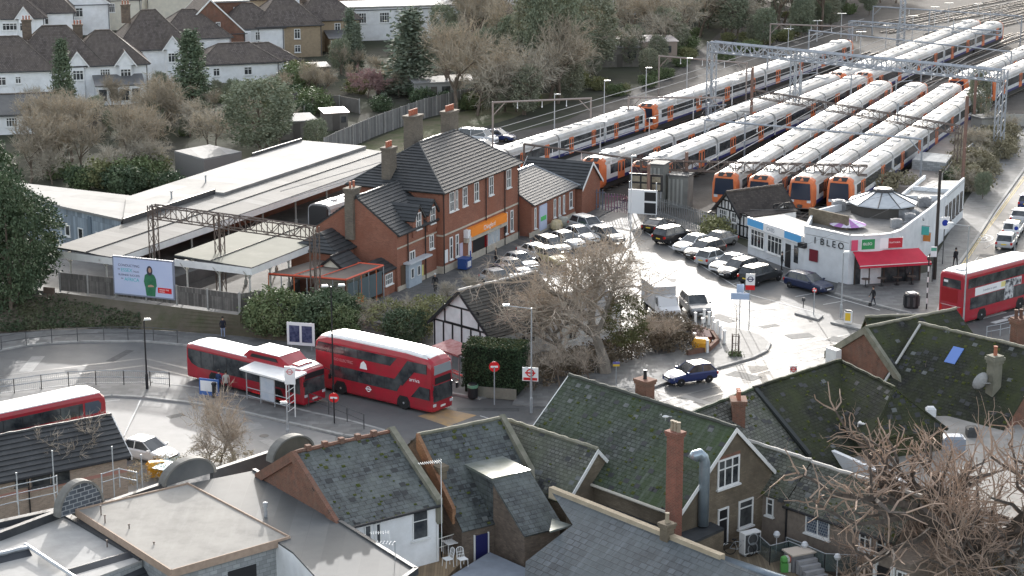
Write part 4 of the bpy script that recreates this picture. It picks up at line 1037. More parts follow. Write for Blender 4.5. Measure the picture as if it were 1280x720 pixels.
wallbox(t, 'notice_board', .5,1.1,.003,.07,1.0,2.2, sign_white); wallbox(t, 'notice_board', 3.5,4.1,.003,.07,.9,2.2, mat('lilac_notice', (.55,.5,.62), rough=.5)); wallbox(t, 'notice_board', 5.3,5.9,.003,.07,.6,2.0, sign_white)
m = MB()
for s_ in (.25,8.9,13.0,16.1): q = S(s_, -.12); m.tube([(q[0], q[1],.1),(q[0], q[1],7.5)],.06,6)
m.build('drainpipe', black_paint, t)
for (a_, b_), l, w, z0, z1, n in (((1.2,6.0),1.25,.9,6.5,11.2,3),((6.7,6.4),1.8,1.1,9.5,13.3,5),((12.6,5.6),1.8,1.0,9.5,12.9,5)):
 chimney(t, S(a_, b_), SA, l, w, z0, z1, brick_brown if False else mat('sooty_stock_brick', (.21,.18,.14),(.14,.12,.10),1.2, rough=.92, pat='brick', pw=.225, ph=.075, msize=.01, mortar=(.15,.13,.11)), n)
# lower annex with dormer gables
t2 = thing('station_annex', 'lower red brick station wing with two dormer gables and a steep dark roof', 'annex', (*S(-4,5),0), SA)
gable(t2, S(-7.3,4.6), S(0.15,4.6),4.2,4.0,5.3,8.2, brick_red, tile_dark, over=.3, courses=15, hipA=0, ridge_m=tile_dark, verge=.05, lift=.07)
for a_ in (-3.6,-.9):
 A, B = S(a_, .45), S(a_, 4.0)
 gable(t2, A, B, .95,.95,6.1,7.2, brick_red, tile_dark, z0=4.4, over=.2, courses=5, lift=.06, verge=.2)
 window(t2, S(a_-.95,.45), SA, .5,1.4,5.0,6.5,-1, bars=1, transom=.5, fw=.09)
Aw = S(0,.6)
window(t2, Aw, SA, -5.1,-4.1,1.0,3.2,-1, bars=1, transom=.5, fw=.09); window(t2, Aw, SA, -1.3,-.5,2.6,3.9,-1, bars=1, transom=.5, fw=.09)
m = MB(); m.prism([S(-6.7,.6-.06), S(-5.9,.6-.06), S(-5.9,.597), S(-6.7,.597)],.05,2.3); m.build('door', mat('brown_door', (.10,.06,.035), rough=.5), t2)
m = MB(); m.prism([S(-7.3,.53), S(.1,.53), S(.1,.597), S(-7.3,.597)],3.9,4.02); m.build('stone_band', stone_m, t2); m = MB(); m.prism([S(-7.35,.5), S(.1,.5), S(.1,.597), S(-7.35,.597)],0,.5); m.build('plinth', stone_m, t2)
m = MB()
for s_ in (-5.5,-2.2): q = S(s_, .48); m.tube([(q[0], q[1],.1),(q[0], q[1],5.2)],.06,6)
m.build('drainpipe', black_paint, t2)
# rear-left offshoot with its stout chimney, and the little porch gable
t3 = thing('station_outhouse', 'small brick offshoot at the left end of the station with a stout chimney', 'outhouse', (*S(-7,7),0), SA)
gable(t3, S(-9.3,7.2), S(-7.5,7.2),2.3,2.3,3.9,5.2, brick_red, tile_dark, over=.3, courses=6, hipA=1.2, lift=.06)
chimney(t3, S(-7.0,5.2), SA, 1.3,.85,4.4,9.0, mat('sooty_stock_brick', (.2,.18,.15)),2)
t3 = thing('station_porch', 'tiny cream gabled porch beside the orange framed enclosure', 'porch', (*S(-11,4),0), SA)
gable(t3, S(-12.3,4.3), S(-9.5,4.3),1.8,1.8,2.6,3.9, cream_paint, tile_dark, over=.25, courses=5, ridge_m=black_paint, barge=black_paint, lift=.05)
t3 = thing('brick_lean_to', 'low brick lean-to with a barred window behind the orange enclosure', 'lean-to', (*S(-9,1.6),0), SA)
gable(t3, S(-9.6,2.2), S(-7.35,2.2),1.5,1.4,2.3,3.0, brick_red, tile_dark, over=.15, courses=4)
window(t3, S(-9.6,.8), SA, .4,1.7,1.0,2.0,-1, bars=3, transom=.5)
# single storey wing with slate roof, then the gabled hut at its end
t4 = thing('station_wing', 'single storey brick station wing with a shiny grey slate roof', 'station wing', (*S(22,4),0), SA)
gable(t4, S(17.2,2.6), S(25.2,2.6),3.2,3.6,3.5,5.6, brick_red, mat('shiny_slate', (.09,.095,.10),(.065,.068,.072),1.2, rough=.5, spec=.45), over=.4, courses=14, hipB=2.6, ridge_m=lead, lift=.045)
AW = S(0,-1.0)
for s0, s1, z0, z1 in ((17.8,18.2,.8,2.9),(22.4,22.9,1.0,2.9),(23.6,24.0,1.0,2.9),(24.7,25.1,1.0,2.9),(26.3,27.0,1.2,2.9)): window(t4, AW, SA, s0, s1, z0, z1,-1, bars=0, transom=.5, fw=.1)
m = MB(); m.prism([S(18.9,-1.12), S(20.6,-1.12), S(20.6,-1.003), S(18.9,-1.003)],.35,2.9); po = m.build('poster', mat('poster_lilac', (.5,.55,.7), rough=.5), t4)
m = MB(); m.prism([S(19.1,-1.14), S(20.4,-1.14), S(20.4,-1.121), S(19.1,-1.121)],1.3,1.75); m.build('poster_band', mat('poster_green', (.1,.5,.15), rough=.5), po)
m = MB(); m.prism([S(16.6,-1.1), S(27.7,-1.1), S(27.7,-1.003), S(16.6,-1.003)],0,.6); m.build('plinth', stone_m, t4)
for a_, b_ in ((17.8,3.4),(21.6,3.9)): chimney(t4, S(a_, b_), SA, .9,.8,4.6,7.2 if a_ < 18 else 6.6, mat('sooty_stock_brick', (.2,.18,.15)),1)
t5 = thing('gabled_hut', 'red brick hut with a dark roof and white bargeboards beside the yard gate', 'hut', (*S(30.5,1.5),0), SA)
gable(t5, S(30.8,5.6), S(30.8,-1.5),2.4,2.4,3.2,5.3, brick_red, tile_dark, over=.3, courses=9, barge=white_paint, verge=.2, lift=.06)
# blue-white forecourt kiosk
k0 = G(519,358); t6 = thing('ticket_kiosk', 'pale blue forecourt kiosk with flat overhanging roof beside the station wall', 'kiosk', k0, SA)
kb = mat('kiosk_blue', (.40,.46,.52),(.34,.4,.46),2, rough=.5)
def K(a, b): q = step(step(k0, SA, a), SA+90, b); return q
m = MB(); m.prism([K(-1.2,2.0), K(1.2,2.0), K(1.2,-.05), K(-1.2,-.05)][::-1],.1,2.3); m.build('cabin', kb, t6)
m = MB(); m.prism([K(-1.5,2.2), K(2.6,2.2), K(2.6,-.4), K(-1.5,-.4)][::-1],2.3,2.45); m.build('roof', mat('kiosk_roof', (.5,.53,.56), rough=.45), t6)
for s0 in (-.9,.3): window(t6, K(0,-.05), SA, s0, s0+.55,.9,1.8,-1, bars=0, transom=0, fw=.06, sill=False)
m = MB(); m.prism([K(1.3,1.6), K(2.2,1.6), K(2.2,.3), K(1.3,.3)][::-1],.1,1.5); m.build('display_stand', mat('yellow_stand', (.6,.55,.2), rough=.6), t6)
# platform canopies
def canopy(name, label, a0, a1, b0, b1, z, drop, posts, roofm, fas=.55, split=None, za=0.0):
 cc = S((a0+a1)/2,(b0+b1)/2); t = thing(name, label, 'canopy', (*cc, 0), SA)
 m = MB()
 if split:
  m.slab([S3(a0, b0, z), S3(a1, b0, z+za), S3(a1, split, z+.28+za), S3(a0, split, z+.28)],.12)
  m.slab([S3(a0, split, z+.28), S3(a1, split, z+.28+za), S3(a1, b1, z+.42+za), S3(a0, b1, z+.42)],.12)
 else: m.slab([S3(a0, b0, z), S3(a1, b0, z), S3(a1, b1, z+.4), S3(a0, b1, z+.4)],.12)
 r = m.build('roof', roofm, t)
 m = MB(); d = .05
 m.prism([S(a0-d, b0-d), S(a1, b0-d), S(a1, b0-.003), S(a0-d, b0-.003)], z-fas, z+.03); m.prism([S(a0-d, b0), S(a0-.003, b0), S(a0-.003, b1), S(a0-d, b1)], z-fas, z+.06)
 m.build('fascia', white_paint, t)
 if split:
  m = MB(); m.tube([S3(a0, split, z+.30), S3(a1, split, z+.30+za)],.07,5); m.build('gutter', black_paint, t)
 m = MB(); m.tube([S3(a0, b0-.02, z+.06), S3(a1, b0-.02, z+.06)],.05,4).tube([S3(a0-.02, b0, z+.06), S3(a0-.02, b1, z+.3)],.05,4); m.build('edge_strip', black_paint, t)
 for a_, b_ in posts:
  m = MB(); q = S(a_, b_); m.lathe([(.16,1.0),(.16,1.4),(.09,1.5),(.085, z-.9),(.15, z-.6),(.2, z-.1)],(q[0], q[1],0),8)
  for s in (-1,1): e = S(a_+s*1.0, b_); m.tube([(q[0], q[1], z-1.1),(e[0], e[1], z-.15)],.05,4)
  m.build('post', mat('cream_column', (.55,.54,.5), rough=.6), t)
 return t
canopy('platform_canopy', 'long pale platform canopy with deep white fascia beside the blue office', -22.3,30,19.6,26.0,4.35,.5,[(-21.5,25),(-21.5,21.2),(-15,21),(-9,21),(-3,21),(3,21),(9,21),(15,21),(21,21)], roof_pale, split=22.6)
canopy('platform_canopy', 'shorter weathered canopy with white fascia in front of the station outhouse', -19.8,-4.5,7.6,15.3,4.2,.5,[(-19.2,14.5),(-19.2,11.2),(-19.2,8.2),(-16,8.2),(-13,8.2),(-14,12),(-9,12)], mat('weathered_canopy_roof', (.25,.247,.21),(.19,.19,.16),.6, rough=.85, spec=.15, c3=(.2,.2,.165), c3scale=.35, c3amt=.5), split=11.6)
# big white-roofed platform building and blue office behind
t7 = thing('platform_building', 'long low platform building under a bright white flat roof', 'building', (*S(10,30),0), SA)
m = MB(); m.prism([S(-12.0,26.4), S(2.6,26.4), S(2.6,25.2), S(30,25.2), S(30,32.5), S(-3.2,32)],.5,4.75); m.build('wall', brick_red, t7)
m = MB(); m.prism([S(-12.2,26.2), S(2.4,26.2), S(2.4,25.0), S(30.3,25.0), S(30.3,33), S(-3.3,32.3)],4.75,5.0); m.build('roof', roof_white, t7)
m = MB()
for a0, a1 in ((-12.3,2.5),): m.prism([S(a0,26.17), S(a1,26.17), S(a1,26.0), S(a0,26.0)],4.3,5.25)
m.prism([S(20,33.1), S(30,33.1), S(30,32.95), S(20,32.95)],4.9,5.3)
m.build('parapet', dark_metal, t7)
for q in (S(-2,28), S(6,29.5)):
 m = MB(); m.lathe([(.08,5.0),(.08,5.6),(.14,5.65),(.14,5.75)],(q[0], q[1],0),8); m.build('vent_pipe', galv, t7)
t8 = thing('blue_office', 'pale blue clad single storey office with small square windows', 'office', (*S(-8,38),0), SA)
P1, P2, P3, P4 = GX(78,259,4.6), GX(151,276,4.6), GX(168,246,4.7), GX(14,228,4.7)
P0 = GX(22,262,4.6)
blue_clad = mat('pale_blue_cladding', (.34,.40,.46),(.30,.36,.42),1, rough=.7, pat='planks', pw=.35, ph=4, msize=.015)
m = MB(); m.prism([P1, P2, P3, P4],0,4.55); m.build('wall', blue_clad, t8)
m = MB(); m.prism([step(P1,-120,.3), step(P2,-60,.2), P3, P4],4.55,4.78); m.build('roof', roof_white, t8)
h = heading(P1, P2)
for px in (82,98,120):
 s, z = VP(px, 290, P1, h); window(t8, P1, h, s, s+.8,1.9,3.0,-1, bars=0, transom=0, fw=.1)
m = MB(); s, z = VP(111,290, P1, h); q = step(P1, h, s); q2 = step(P1, h, s+.5); m.prism([q, q2, step(q2, h-90,.1), step(q, h-90,.1)][::-1],.5,4.3); m.build('wall_panel', mat('dark_blue_panel', (.14,.18,.22), rough=.6), t8)
# shed roof among the trees behind
t9 = thing('garden_outbuilding', 'flat white-roofed outbuilding among the bare trees behind the platform', 'outbuilding', G(262,206),20)
q = [GX(218,189,3), GX(255,199,3), GX(302,190,3), GX(262,181,3)]
m = MB(); m.prism(q, 0,2.85); m.build('wall', mat('grey_board', (.2,.19,.18), rough=.9), t9)
m = MB(); m.prism([(x*1.0, y) for x, y in q],2.85,3.05); m.build('roof', roof_white, t9)
# lattice beam across the canopies
def truss(name, label, A, B, depth=.9, width=.6, n=14, mm=None, legs=(), group=None, cat='gantry', r=.05):
 t = thing(name, label, cat, ((A[0]+B[0])/2,(A[1]+B[1])/2,0), heading(A, B), group); m = MB()
 A, B = Vector(A), Vector(B); h = heading(A, B); w = Vector((math.cos(R(h+90)), math.sin(R(h+90)),0))*width/2; up = Vector((0,0, depth))
 for o_ in (w, -w, w+up, -w+up): m.tube([A+o_, B+o_], r*1.15,4)
 for i in range(n):
  p, q = A.lerp(B, i/n), A.lerp(B, (i+1)/n)
  for s in (w, -w):
   m.tube([p+s, p+s+up], r*.8,4)
   a, b = (p+s, q+s+up) if i % 2 else (p+s+up, q+s); m.tube([a, b], r*.7,4)
  m.tube([p+w, q-w], r*.6,4); m.tube([p+w+up, p-w+up], r*.6,4); m.tube([p-w+up, q+w+up], r*.6,4)
 m.build('lattice_beam', mm or brown_steel, t)
 for p in legs:
  l = MB(); q = A.lerp(B, p); zt = q.z+depth
  ws = [w*.8,-w*.8]; e = (B-A).normalized()*width*.35
  cs = [w*.8+e, w*.8-e, -w*.8-e, -w*.8+e]
  for c_ in cs: l.tube([(q.x+c_.x, q.y+c_.y, 0),(q.x+c_.x, q.y+c_.y, zt)], r*1.1,4)
  k = max(3, int(zt/1.1))
  for j in range(k):
   z0, z1 = zt*j/k, zt*(j+1)/k
   for u in range(4):
    a, b = cs[u], cs[(u+1) % 4]
    if j % 2: a, b = b, a
    l.tube([(q.x+a.x, q.y+a.y, z0),(q.x+b.x, q.y+b.y, z1)], r*.6,3)
  l.build('mast', mm or brown_steel, t)
 return t
tr = truss('canopy_gantry', 'brown lattice gantry spanning over the two platform canopies', G(191,272,7.0), G(393,300,6.6),1.1,.8,15, legs=(.0,.42,1.0))
# fence, billboard
def board_fence(name, label, pts, z0, hgt, mm, post_every=2.4, post_m=None, group=None, cat='fence', th=.06):
 t = thing(name, label, cat, (*pts[0][:2],0), heading(pts[0], pts[1]), group); m = MB(); pm = MB()
 for i in range(len(pts)-1):
  a, b = pts[i], pts[i+1]; h = heading(a, b); L_ = dist(a, b); za = a[2] if len(a) > 2 else z0; zb = b[2] if len(b) > 2 else z0
  w = step((0,0), h+90, th/2)
  bo = [(a[0]-w[0], a[1]-w[1], za),(b[0]-w[0], b[1]-w[1], zb),(b[0]+w[0], b[1]+w[1], zb),(a[0]+w[0], a[1]+w[1], za)]
  m.hexa(bo, [(x, y, z+hgt) for x, y, z in bo])
  n = max(1, int(L_/post_every))
  for k in range(n+1):
   q = (a[0]+(b[0]-a[0])*k/n, a[1]+(b[1]-a[1])*k/n); zz = za+(zb-za)*k/n
   pm = MB(); pm.obox(step(q, h-90,.07), h, .12,.12, zz-.1, zz+hgt+.12); pm.build('post', post_m or mat('concrete_post', (.36,.35,.33),(.28,.275,.26),2, rough=.9), t)
 m.build('panel', mm, t); return t
fp = [G(76,363,1.9), G(146,370,1.9), G(222,380,1.9), G(300,390,1.9), G(330,386,1.9)]
board_fence('platform_fence', 'grey timber fence on top of the bank at the platform end', fp, 1.9,1.55, fence_grey)
A, B = G(145,367,2.2), G(221,375,2.2); h = heading(A, B); L_ = dist(A, B)
t = thing('billboard', 'large pale lilac advertising billboard showing a woman in a green coat', 'billboard', (*step(A, h, L_/2),0), h)
off = step((0,0), h-90,.45)
def BB(s, d, z): q = step(step(A, h, s), h-90, d); return (q[0], q[1], z)
m = MB(); m.prism([BB(0,.3,0)[:2], BB(L_, .3,0)[:2], BB(L_, .12,0)[:2], BB(0,.12,0)[:2]],2.25,5.55); m.build('frame', mat('billboard_frame', (.22,.24,.3), rough=.5), t)
pn = MB(); pn.prism([BB(.12,.33,0)[:2], BB(L_-.12,.33,0)[:2], BB(L_-.12,.302,0)[:2], BB(.12,.302,0)[:2]],2.38,5.42)
face = pn.build('poster', mat('lilac_poster', (.52,.57,.74),(.47,.53,.72),.6, rough=.5), t)
navy = mat('poster_navy', (.06,.06,.12), rough=.5); teal = mat('poster_teal', (.05,.42,.48), rough=.5)
for body, size, s, z, mm in (('CONDUCTING', .30,.55,4.72, navy),('IN', .2,.5,4.40, navy),('ESSEX', .42,.8,4.28, teal),('TALKS', .2,1.95,4.28, navy),('BUSINESS SUCCESS', .24,.55,3.92, navy),('IN', .18,.8,3.62, navy),('AFRICA', .42,1.1,3.5, teal)):
 text(body, size, mm, face, BB(s, .334, z), h, 'lettering', extrude=.004)
m = MB(); m.prism([BB(L_-1.55,.345,0)[:2], BB(L_-.25,.345,0)[:2], BB(L_-.25,.331,0)[:2], BB(L_-1.55,.331,0)[:2]],2.75,3.2); rb = m.build('red_flash', sign_red, face)
text('SPREAD THE', .16, sign_white, rb, BB(L_-1.4,.348,2.98), h, 'lettering', extrude=.002); text('WORD', .16, sign_white, rb, BB(L_-1.4,.348,2.8), h, 'lettering', extrude=.002)
def flat_blob(mm, name, pts, d):
 m = MB(); m.poly([BB(s, d, z) for s, z in pts]); return m.build(name, mm, face)
cx_ = L_*.615
flat_blob(mat('print_green', (.03,.14,.07),(.05,.2,.10),2, rough=.5), 'printed_coat', [(cx_-.42,2.4),(cx_+.42,2.4),(cx_+.5,3.1),(cx_+.6,3.3),(cx_+.55,3.9),(cx_+.4,4.2),(cx_+.12,4.35),(cx_-.2,4.35),(cx_-.5,4.15),(cx_-.62,3.6),(cx_-.5,3.1)],.336)
flat_blob(mat('print_hair', (.045,.04,.06), rough=.5), 'printed_hair', [(cx_+.28*math.cos(a)-.03,4.55+.42*math.sin(a)) for a in [i*.5236 for i in range(12)]],.338)
flat_blob(skin_m, 'printed_face', [(cx_+.14*math.cos(a)-.01,4.6+.22*math.sin(a)) for a in [i*.5236 for i in range(12)]],.340)
flat_blob(skin_m, 'printed_hands', [(cx_-.25,3.15),(cx_+.3,3.2),(cx_+.32,3.3),(cx_+.05,3.38),(cx_-.22,3.3)],.340)
m = MB()
for s in (L_*.4, L_*.75): m.tube([BB(s, .2,5.5), BB(s, .7,5.75)],.03,4).box(0,.01,0,.01,0,.01)
m.build('lamp_bracket', galv, t)
# orange framed enclosure
t = thing('orange_enclosure', 'orange steel framed enclosure with glass sides and flat felt roof in front of the porch', 'enclosure', (*S(-13,3),0), SA)
q = [S(-16.6,8.0), S(-15.6,1.0), S(-9.8,.6), S(-10.2,6.8)]
m = MB(); m.slab([(*p, z) for p, z in zip(q, (3.0,2.95,3.0,3.05))],.12); rf = m.build('roof', mat('brown_felt', (.17,.14,.12),(.13,.11,.095),1, rough=.8), t)
m = MB()
for i in range(3): m.tube([(*q[i],3.02),(*q[i+1],3.02)],.09,4)
for k in (.33,.66):
 m.tube([(q[0][0]+(q[1][0]-q[0][0])*k, q[0][1]+(q[1][1]-q[0][1])*k, 3.08),(q[3][0]+(q[2][0]-q[3][0])*k, q[3][1]+(q[2][1]-q[3][1])*k, 3.1)],.05,4)
m.build('edge_beam', mat('red_orange_paint', (.6,.10,.05), rough=.5), t)
for i in range(2):
 n = 6 if i == 0 else 5
 for k in range(n+1):
  p = (q[i][0]+(q[i+1][0]-q[i][0])*k/n, q[i][1]+(q[i+1][1]-q[i][1])*k/n); m = MB(); m.tube([(*p, 0),(*p, 2.9)],.05,5); m.build('post', orange_paint if k % 2 == 0 else galv, t)
m = MB(); p0, p1 = q[1], q[2]
for i, (a0, a1) in enumerate(((.05,.3),(.35,.6),(.62,.95))):
 m.hexa(*[[(p0[0]+(p1[0]-p0[0])*k+dx, p0[1]+(p1[1]-p0[1])*k, z) for k, dx in ((a0,0),(a1,0),(a1,.03),(a0,.03))] for z in (.6,2.6)])
m.build('glass_panel', mat('enclosure_glass', (.1,.13,.14), rough=.15, spec=.6), t)
m = MB(); m.hexa(*[[(p0[0]+(p1[0]-p0[0])*k+.06, p0[1]+(p1[1]-p0[1])*k-.08, z) for k in (.05,.45,.45,.05)][:2]+[(p0[0]+(p1[0]-p0[0])*k+.03, p0[1]+(p1[1]-p0[1])*k-.03, z) for k in (.45,.05)] for z in (.5,1.1)]); m.build('kick_panel', orange_paint, t)
# ------------------------------------------------------------ small forecourt objects
def simple(name, label, cat, loc, rz, parts, group=None):
 t = thing(name, label, cat, loc, rz, group)
 M = Matrix.Translation(t.location) @ Matrix.Rotation(R(rz),4, 'Z')
 for pn, mb, mm in parts:
  mb.v = [tuple(M @ Vector(p)) for p in mb.v]; mb.build(pn, mm, t)
 return t
def handrail(name, label, pts, hgt, mm, every=1.6, bars=False, group=None, rails=(1.0,.55), r=.03):
 t = thing(name, label, 'railing', (*pts[0][:2],0),0, group); rm, pm, bm_ = MB(), MB(), MB()
 P = [Vector(p if len(p) == 3 else (*p, .13)) for p in pts]
 for k in rails: rm.tube([p+Vector((0,0, hgt*k)) for p in P], r, 5)
 for a, b in zip(P, P[1:]):
  n = max(1, round((b-a).length/every))
  for i in range(n+(b == P[-1])):
   q = a.lerp(b, i/n); pm.tube([q, q+Vector((0,0, hgt+.02))], r*1.3,5)
  if bars:
   nb = int((b-a).length/.14)
   for i in range(nb): q = a.lerp(b, i/nb); bm_.tube([q+Vector((0,0,.1)), q+Vector((0,0, hgt*rails[0]))],.009,3, cap=False)
 rm.build('rail', mm, t); pm.build('posts', mm if not bars else black_paint, t)
 if bars: bm_.build('bars', galv, t)
 return t
handrail('forecourt_railing', 'rusty orange ramp handrail outside the station entrance', [G(617,350,.1), G(629,341,.1), G(648,331,.1)],1.1, mat('rusty_rail', (.5,.32,.24), rough=.6), rails=(1.0,.5), r=.05)
b_ = MB(); b_.box(-.55,.55,-.45,.45,.1,1.0).box(-.6,.6,-.5,.5,1.0,1.08); l_ = MB(); l_.box(-.3,.3,-.52,-.45,.3,.8)
simple('blue_bin', 'blue litter unit standing against the station wall', 'bin', (*S(2.6,-1.0),.1), SA, [('box', b_, blue_plastic),('panel', l_, sign_white)])
post = MB(); post.tube([(0,0,0),(0,0,3.0)],.06,6); sg = MB(); sg.box(-.09,.09,-.05,.05,1.6,3.0)
simple('totem_sign', 'slim blue and white totem sign in front of the station entrance', 'sign', (*S(3.4,-1.2),.1), SA, [('post', post, sign_blue),('sign_plate', sg, sign_white)])
for i, (a_, b2, mm, lb) in enumerate(((21.2,-1.9, mat('sack_yellow', (.5,.4,.22),(.6,.5,.35),2, rough=.9), 'tan sack of goods against the wing wall, nearer the poster'),(22.8,-1.9, mat('sack_grey', (.45,.45,.4),(.36,.36,.32),2, rough=.9), 'pale grey sack against the wing wall, right of the tan one'))):
 m = MB(); m.lathe([(.45,0),(.62,.2),(.64,.6),(.5,.95),(.2,1.05)], n=9); simple('goods_sack', lb, 'sack', (*S(a_, b2),.1), SA+i*20,[('sack', m, mm)])
m = MB(); m.lathe([(.3,0),(.4,.2),(.38,.5),(.1,.6)], n=8); simple('red_flower_tub', 'red tub behind the sacks by the station wing', 'tub', (*S(22.4,-1.35),.1),0,[('tub', m, sign_red)])
# yard gate, palisade and station entrance boards
def palisade(name, label, px, hgt, mm, group=None, z=0.02):
 P = [G(x, y, z) for x, y in px]
 t = thing(name, label, 'fence', P[0],0, group); m = MB(); rr = MB()
 for a, b in zip(P, P[1:]):
  h = heading(a, b); n = int(dist(a, b)/.3)
  for i in range(n): m.obox((a[0]+(b[0]-a[0])*i/n, a[1]+(b[1]-a[1])*i/n), h, .10,.02, z, z+hgt)
  for k in (.25,.85): rr.tube([(a[0], a[1], z+hgt*k),(b[0], b[1], z+hgt*k)],.03,4)
 m.build('pales', mm, t); rr.build('rail', mm, t); return t
palisade('palisade_fence', 'grey palisade fence along the far end of the car park beside the yard', [(806,268),(838,276),(862,284),(898,296),(914,300)],2.1, mat('palisade_grey', (.2,.21,.215),(.16,.17,.17),2, rough=.6))
palisade('yard_gate', 'blue-grey steel gate between the station wing and the gabled hut', [(722,264),(738,262),(757,263)],2.2, mat('gate_blue', (.13,.15,.2), rough=.6))
palisade('palisade_fence', 'red and purple tinted fence beside the gabled hut and boards', [(757,264),(775,265),(788,268)],1.9, mat('gate_purple', (.16,.09,.17),(.3,.12,.13),.9, rough=.6))
A = G(785,277); h = heading(G(785,277), G(815,279)); L_ = 3.0
t = thing('station_map_board', 'white information board with black framed panels at the end of the car park', 'notice board', A, h)
def W(s, d): return step(step(A, h, s), h-90, d)
m = MB(); m.prism([W(0,.06), W(L_, .06), W(L_, -.06), W(0,-.06)],.9,3.4); m.build('board', sign_white, t)
m = MB()
for s in (.1, L_-.1): m.tube([(*W(s, 0),0),(*W(s, 0),4.2)],.06,5)
m.build('posts', galv, t)
for i, (s0, s1, z0, z1) in enumerate(((1.7,2.9,2.3,3.2),(1.7,2.9,1.0,2.1))):
 m = MB(); m.prism([W(s0,.08), W(s1,.08), W(s1,.062), W(s0,.062)], z0, z1); m.build('poster_panel', black_paint, t)
A2 = G(786,263); t = thing('dark_notice_board', 'dark wide notice board with rows of pale panels above the white board', 'notice board', A2, h)
A = A2
m = MB(); m.prism([W(0,.06), W(3.6,.06), W(3.6,-.06), W(0,-.06)],2.2,4.0); fr_ = m.build('board', black_paint, t)
m = MB()
for i in range(3):
 for j in range(2): m.prism([W(.25+i*1.1,.075), W(1.15+i*1.1,.075), W(1.15+i*1.1,.062), W(.25+i*1.1,.062)],2.35+j*.8,2.95+j*.8)
m.build('panel_faces', mat('board_panel', (.16,.13,.09),(.3,.27,.2),2, rough=.5), t)
m = MB()
for s in (.2,3.4): m.tube([(*W(s, 0),0),(*W(s, 0),2.2)],.06,5)
m.build('posts', galv, t)
# tall concrete tank/wall blocks behind the boards
for (px, py, w, hh, lb) in ((823,258,1.6,4.6, 'tall grey louvred equipment cabin behind the car park, left one'),(850,258,2.2,3.4, 'lower grey equipment cabin with vertical ribs behind the palisade fence')):
 A = G(px, py); b_ = MB(); b_.box(-w/2, w/2,-1,1,0, hh); f_ = MB()
 for i in range(int(w/.45)): f_.box(-w/2+.1+i*.45,-w/2+.3+i*.45,-1.06,-1.0,.3, hh-.3)
 c_ = MB(); c_.box(-w/2-.1, w/2+.1,-1.1,1.1, hh, hh+.15)
 simple('equipment_cabin', lb, 'cabin', A, -22,[('cabin', b_, mat('cabin_grey', (.2,.2,.185),(.15,.15,.14),1, rough=.8)),('ribs', f_, mat('cabin_rib', (.3,.3,.28), rough=.7)),('roof', c_, mat('cabin_roof', (.1,.1,.1), rough=.8))])
# ---------------------------------------------------------------- white corner restaurant
t = thing('corner_restaurant', 'white painted corner restaurant with curved parapet, red awning and glass lantern on its flat roof', 'restaurant', G(1080,300),0)
ZP = 4.55
front = [GX(x, y, ZP) for x, y in ((1006,283),(1036,289),(1062,295),(1080,295),(1100,294),(1116,292),(1126,288))]
side = [GX(1164,260, ZP), GX(1182,244, ZP)]
back = [GX(1128,244, ZP), GX(1068,250, ZP), GX(1016,263, ZP)]
out = front+side+back
m = MB(); m.prism(out, 0,3.85)
wall_w = mat('white_shop_wall', (.66,.68,.70),(.56,.58,.60),.9, rough=.75)
w = m.build('wall', wall_w, t)
m = MB(); m.prism([((x-out[0][0])*.995+out[0][0],(y-out[0][1])*.995+out[0][1]) for x, y in out],3.851,3.9); m.build('roof', mat('gritty_flat_roof', (.30,.285,.265),(.22,.21,.2),.8, rough=.85, c3=(.14,.135,.13), c3scale=.3, c3amt=.3), t)
m = MB()
for i in range(len(out)):
 a, b = out[i], out[(i+1) % len(out)]
 h = heading(a, b); m.obox(step(((a[0]+b[0])/2,(a[1]+b[1])/2), h+90,.12), h, dist(a, b)+.1,.24,3.852, ZP)
m.build('parapet', wall_w, t)
m = MB()
for a, b in zip(front, front[1:]): h = heading(a, b); m.obox(step(((a[0]+b[0])/2,(a[1]+b[1])/2), h+90,.1), h, dist(a, b)+.1,.34, ZP, ZP+.08)
m.build('coping', white_paint, t)
# inner wall between the two flat roofs, and the lean roof with the striped parasol
m = MB(); a, b = GX(1012,268, ZP), GX(1060,279, ZP); h = heading(a, b); m.obox(((a[0]+b[0])/2,(a[1]+b[1])/2), h, dist(a, b),.25,3.9,5.2); m.build('inner_wall', brick_stock, t)
c_ = G(1103,266,3.9); m = MB(); m.lathe([(3.0,0),(3.0,1.05)], c_, 8); lb = m.build('lantern_base', mat('dark_lantern_base', (.07,.065,.06), rough=.7), t)
m = MB(); m.lathe([(3.35,1.05),(3.3,1.15),(1.0,2.05),(.9,2.1)], c_, 10); m.build('lantern_roof', mat('lantern_glazing', (.42,.45,.47),(.34,.37,.4),1.5, rough=.25, spec=.6), lb)
m = MB()
for i in range(10):
 a = 6.2832*i/10; m.tube([(c_[0]+3.35*math.cos(a), c_[1]+3.35*math.sin(a), c_[2]+1.13),(c_[0]+.95*math.cos(a), c_[1]+.95*math.sin(a), c_[2]+2.1)],.06,4)
m.lathe([(.95,2.02),(.95,2.3),(.8,2.4)], c_, 10)
m.build('lantern_bars', dark_metal, lb)
p_ = G(1062,297,3.2); m = MB()
for i in range(12):
 a0, a1 = 6.2832*i/12,6.2832*(i+1)/12
 m.poly([(p_[0]+1.7*math.cos(a0), p_[1]+1.2+1.7*math.sin(a0),4.2),(p_[0]+1.7*math.cos(a1), p_[1]+1.2+1.7*math.sin(a1),4.2),(p_[0], p_[1]+1.2,4.75)], i % 2)
m.tube([(p_[0], p_[1]+1.2,3.85),(p_[0], p_[1]+1.2,4.8)],.04,5)
o = m.build('striped_parasol', [mat('parasol_white', (.62,.58,.68), rough=.8), mat('parasol_purple', (.36,.16,.42), rough=.8)]); tag(o, 'purple and white striped parasol poking above the restaurant parapet', 'parasol')
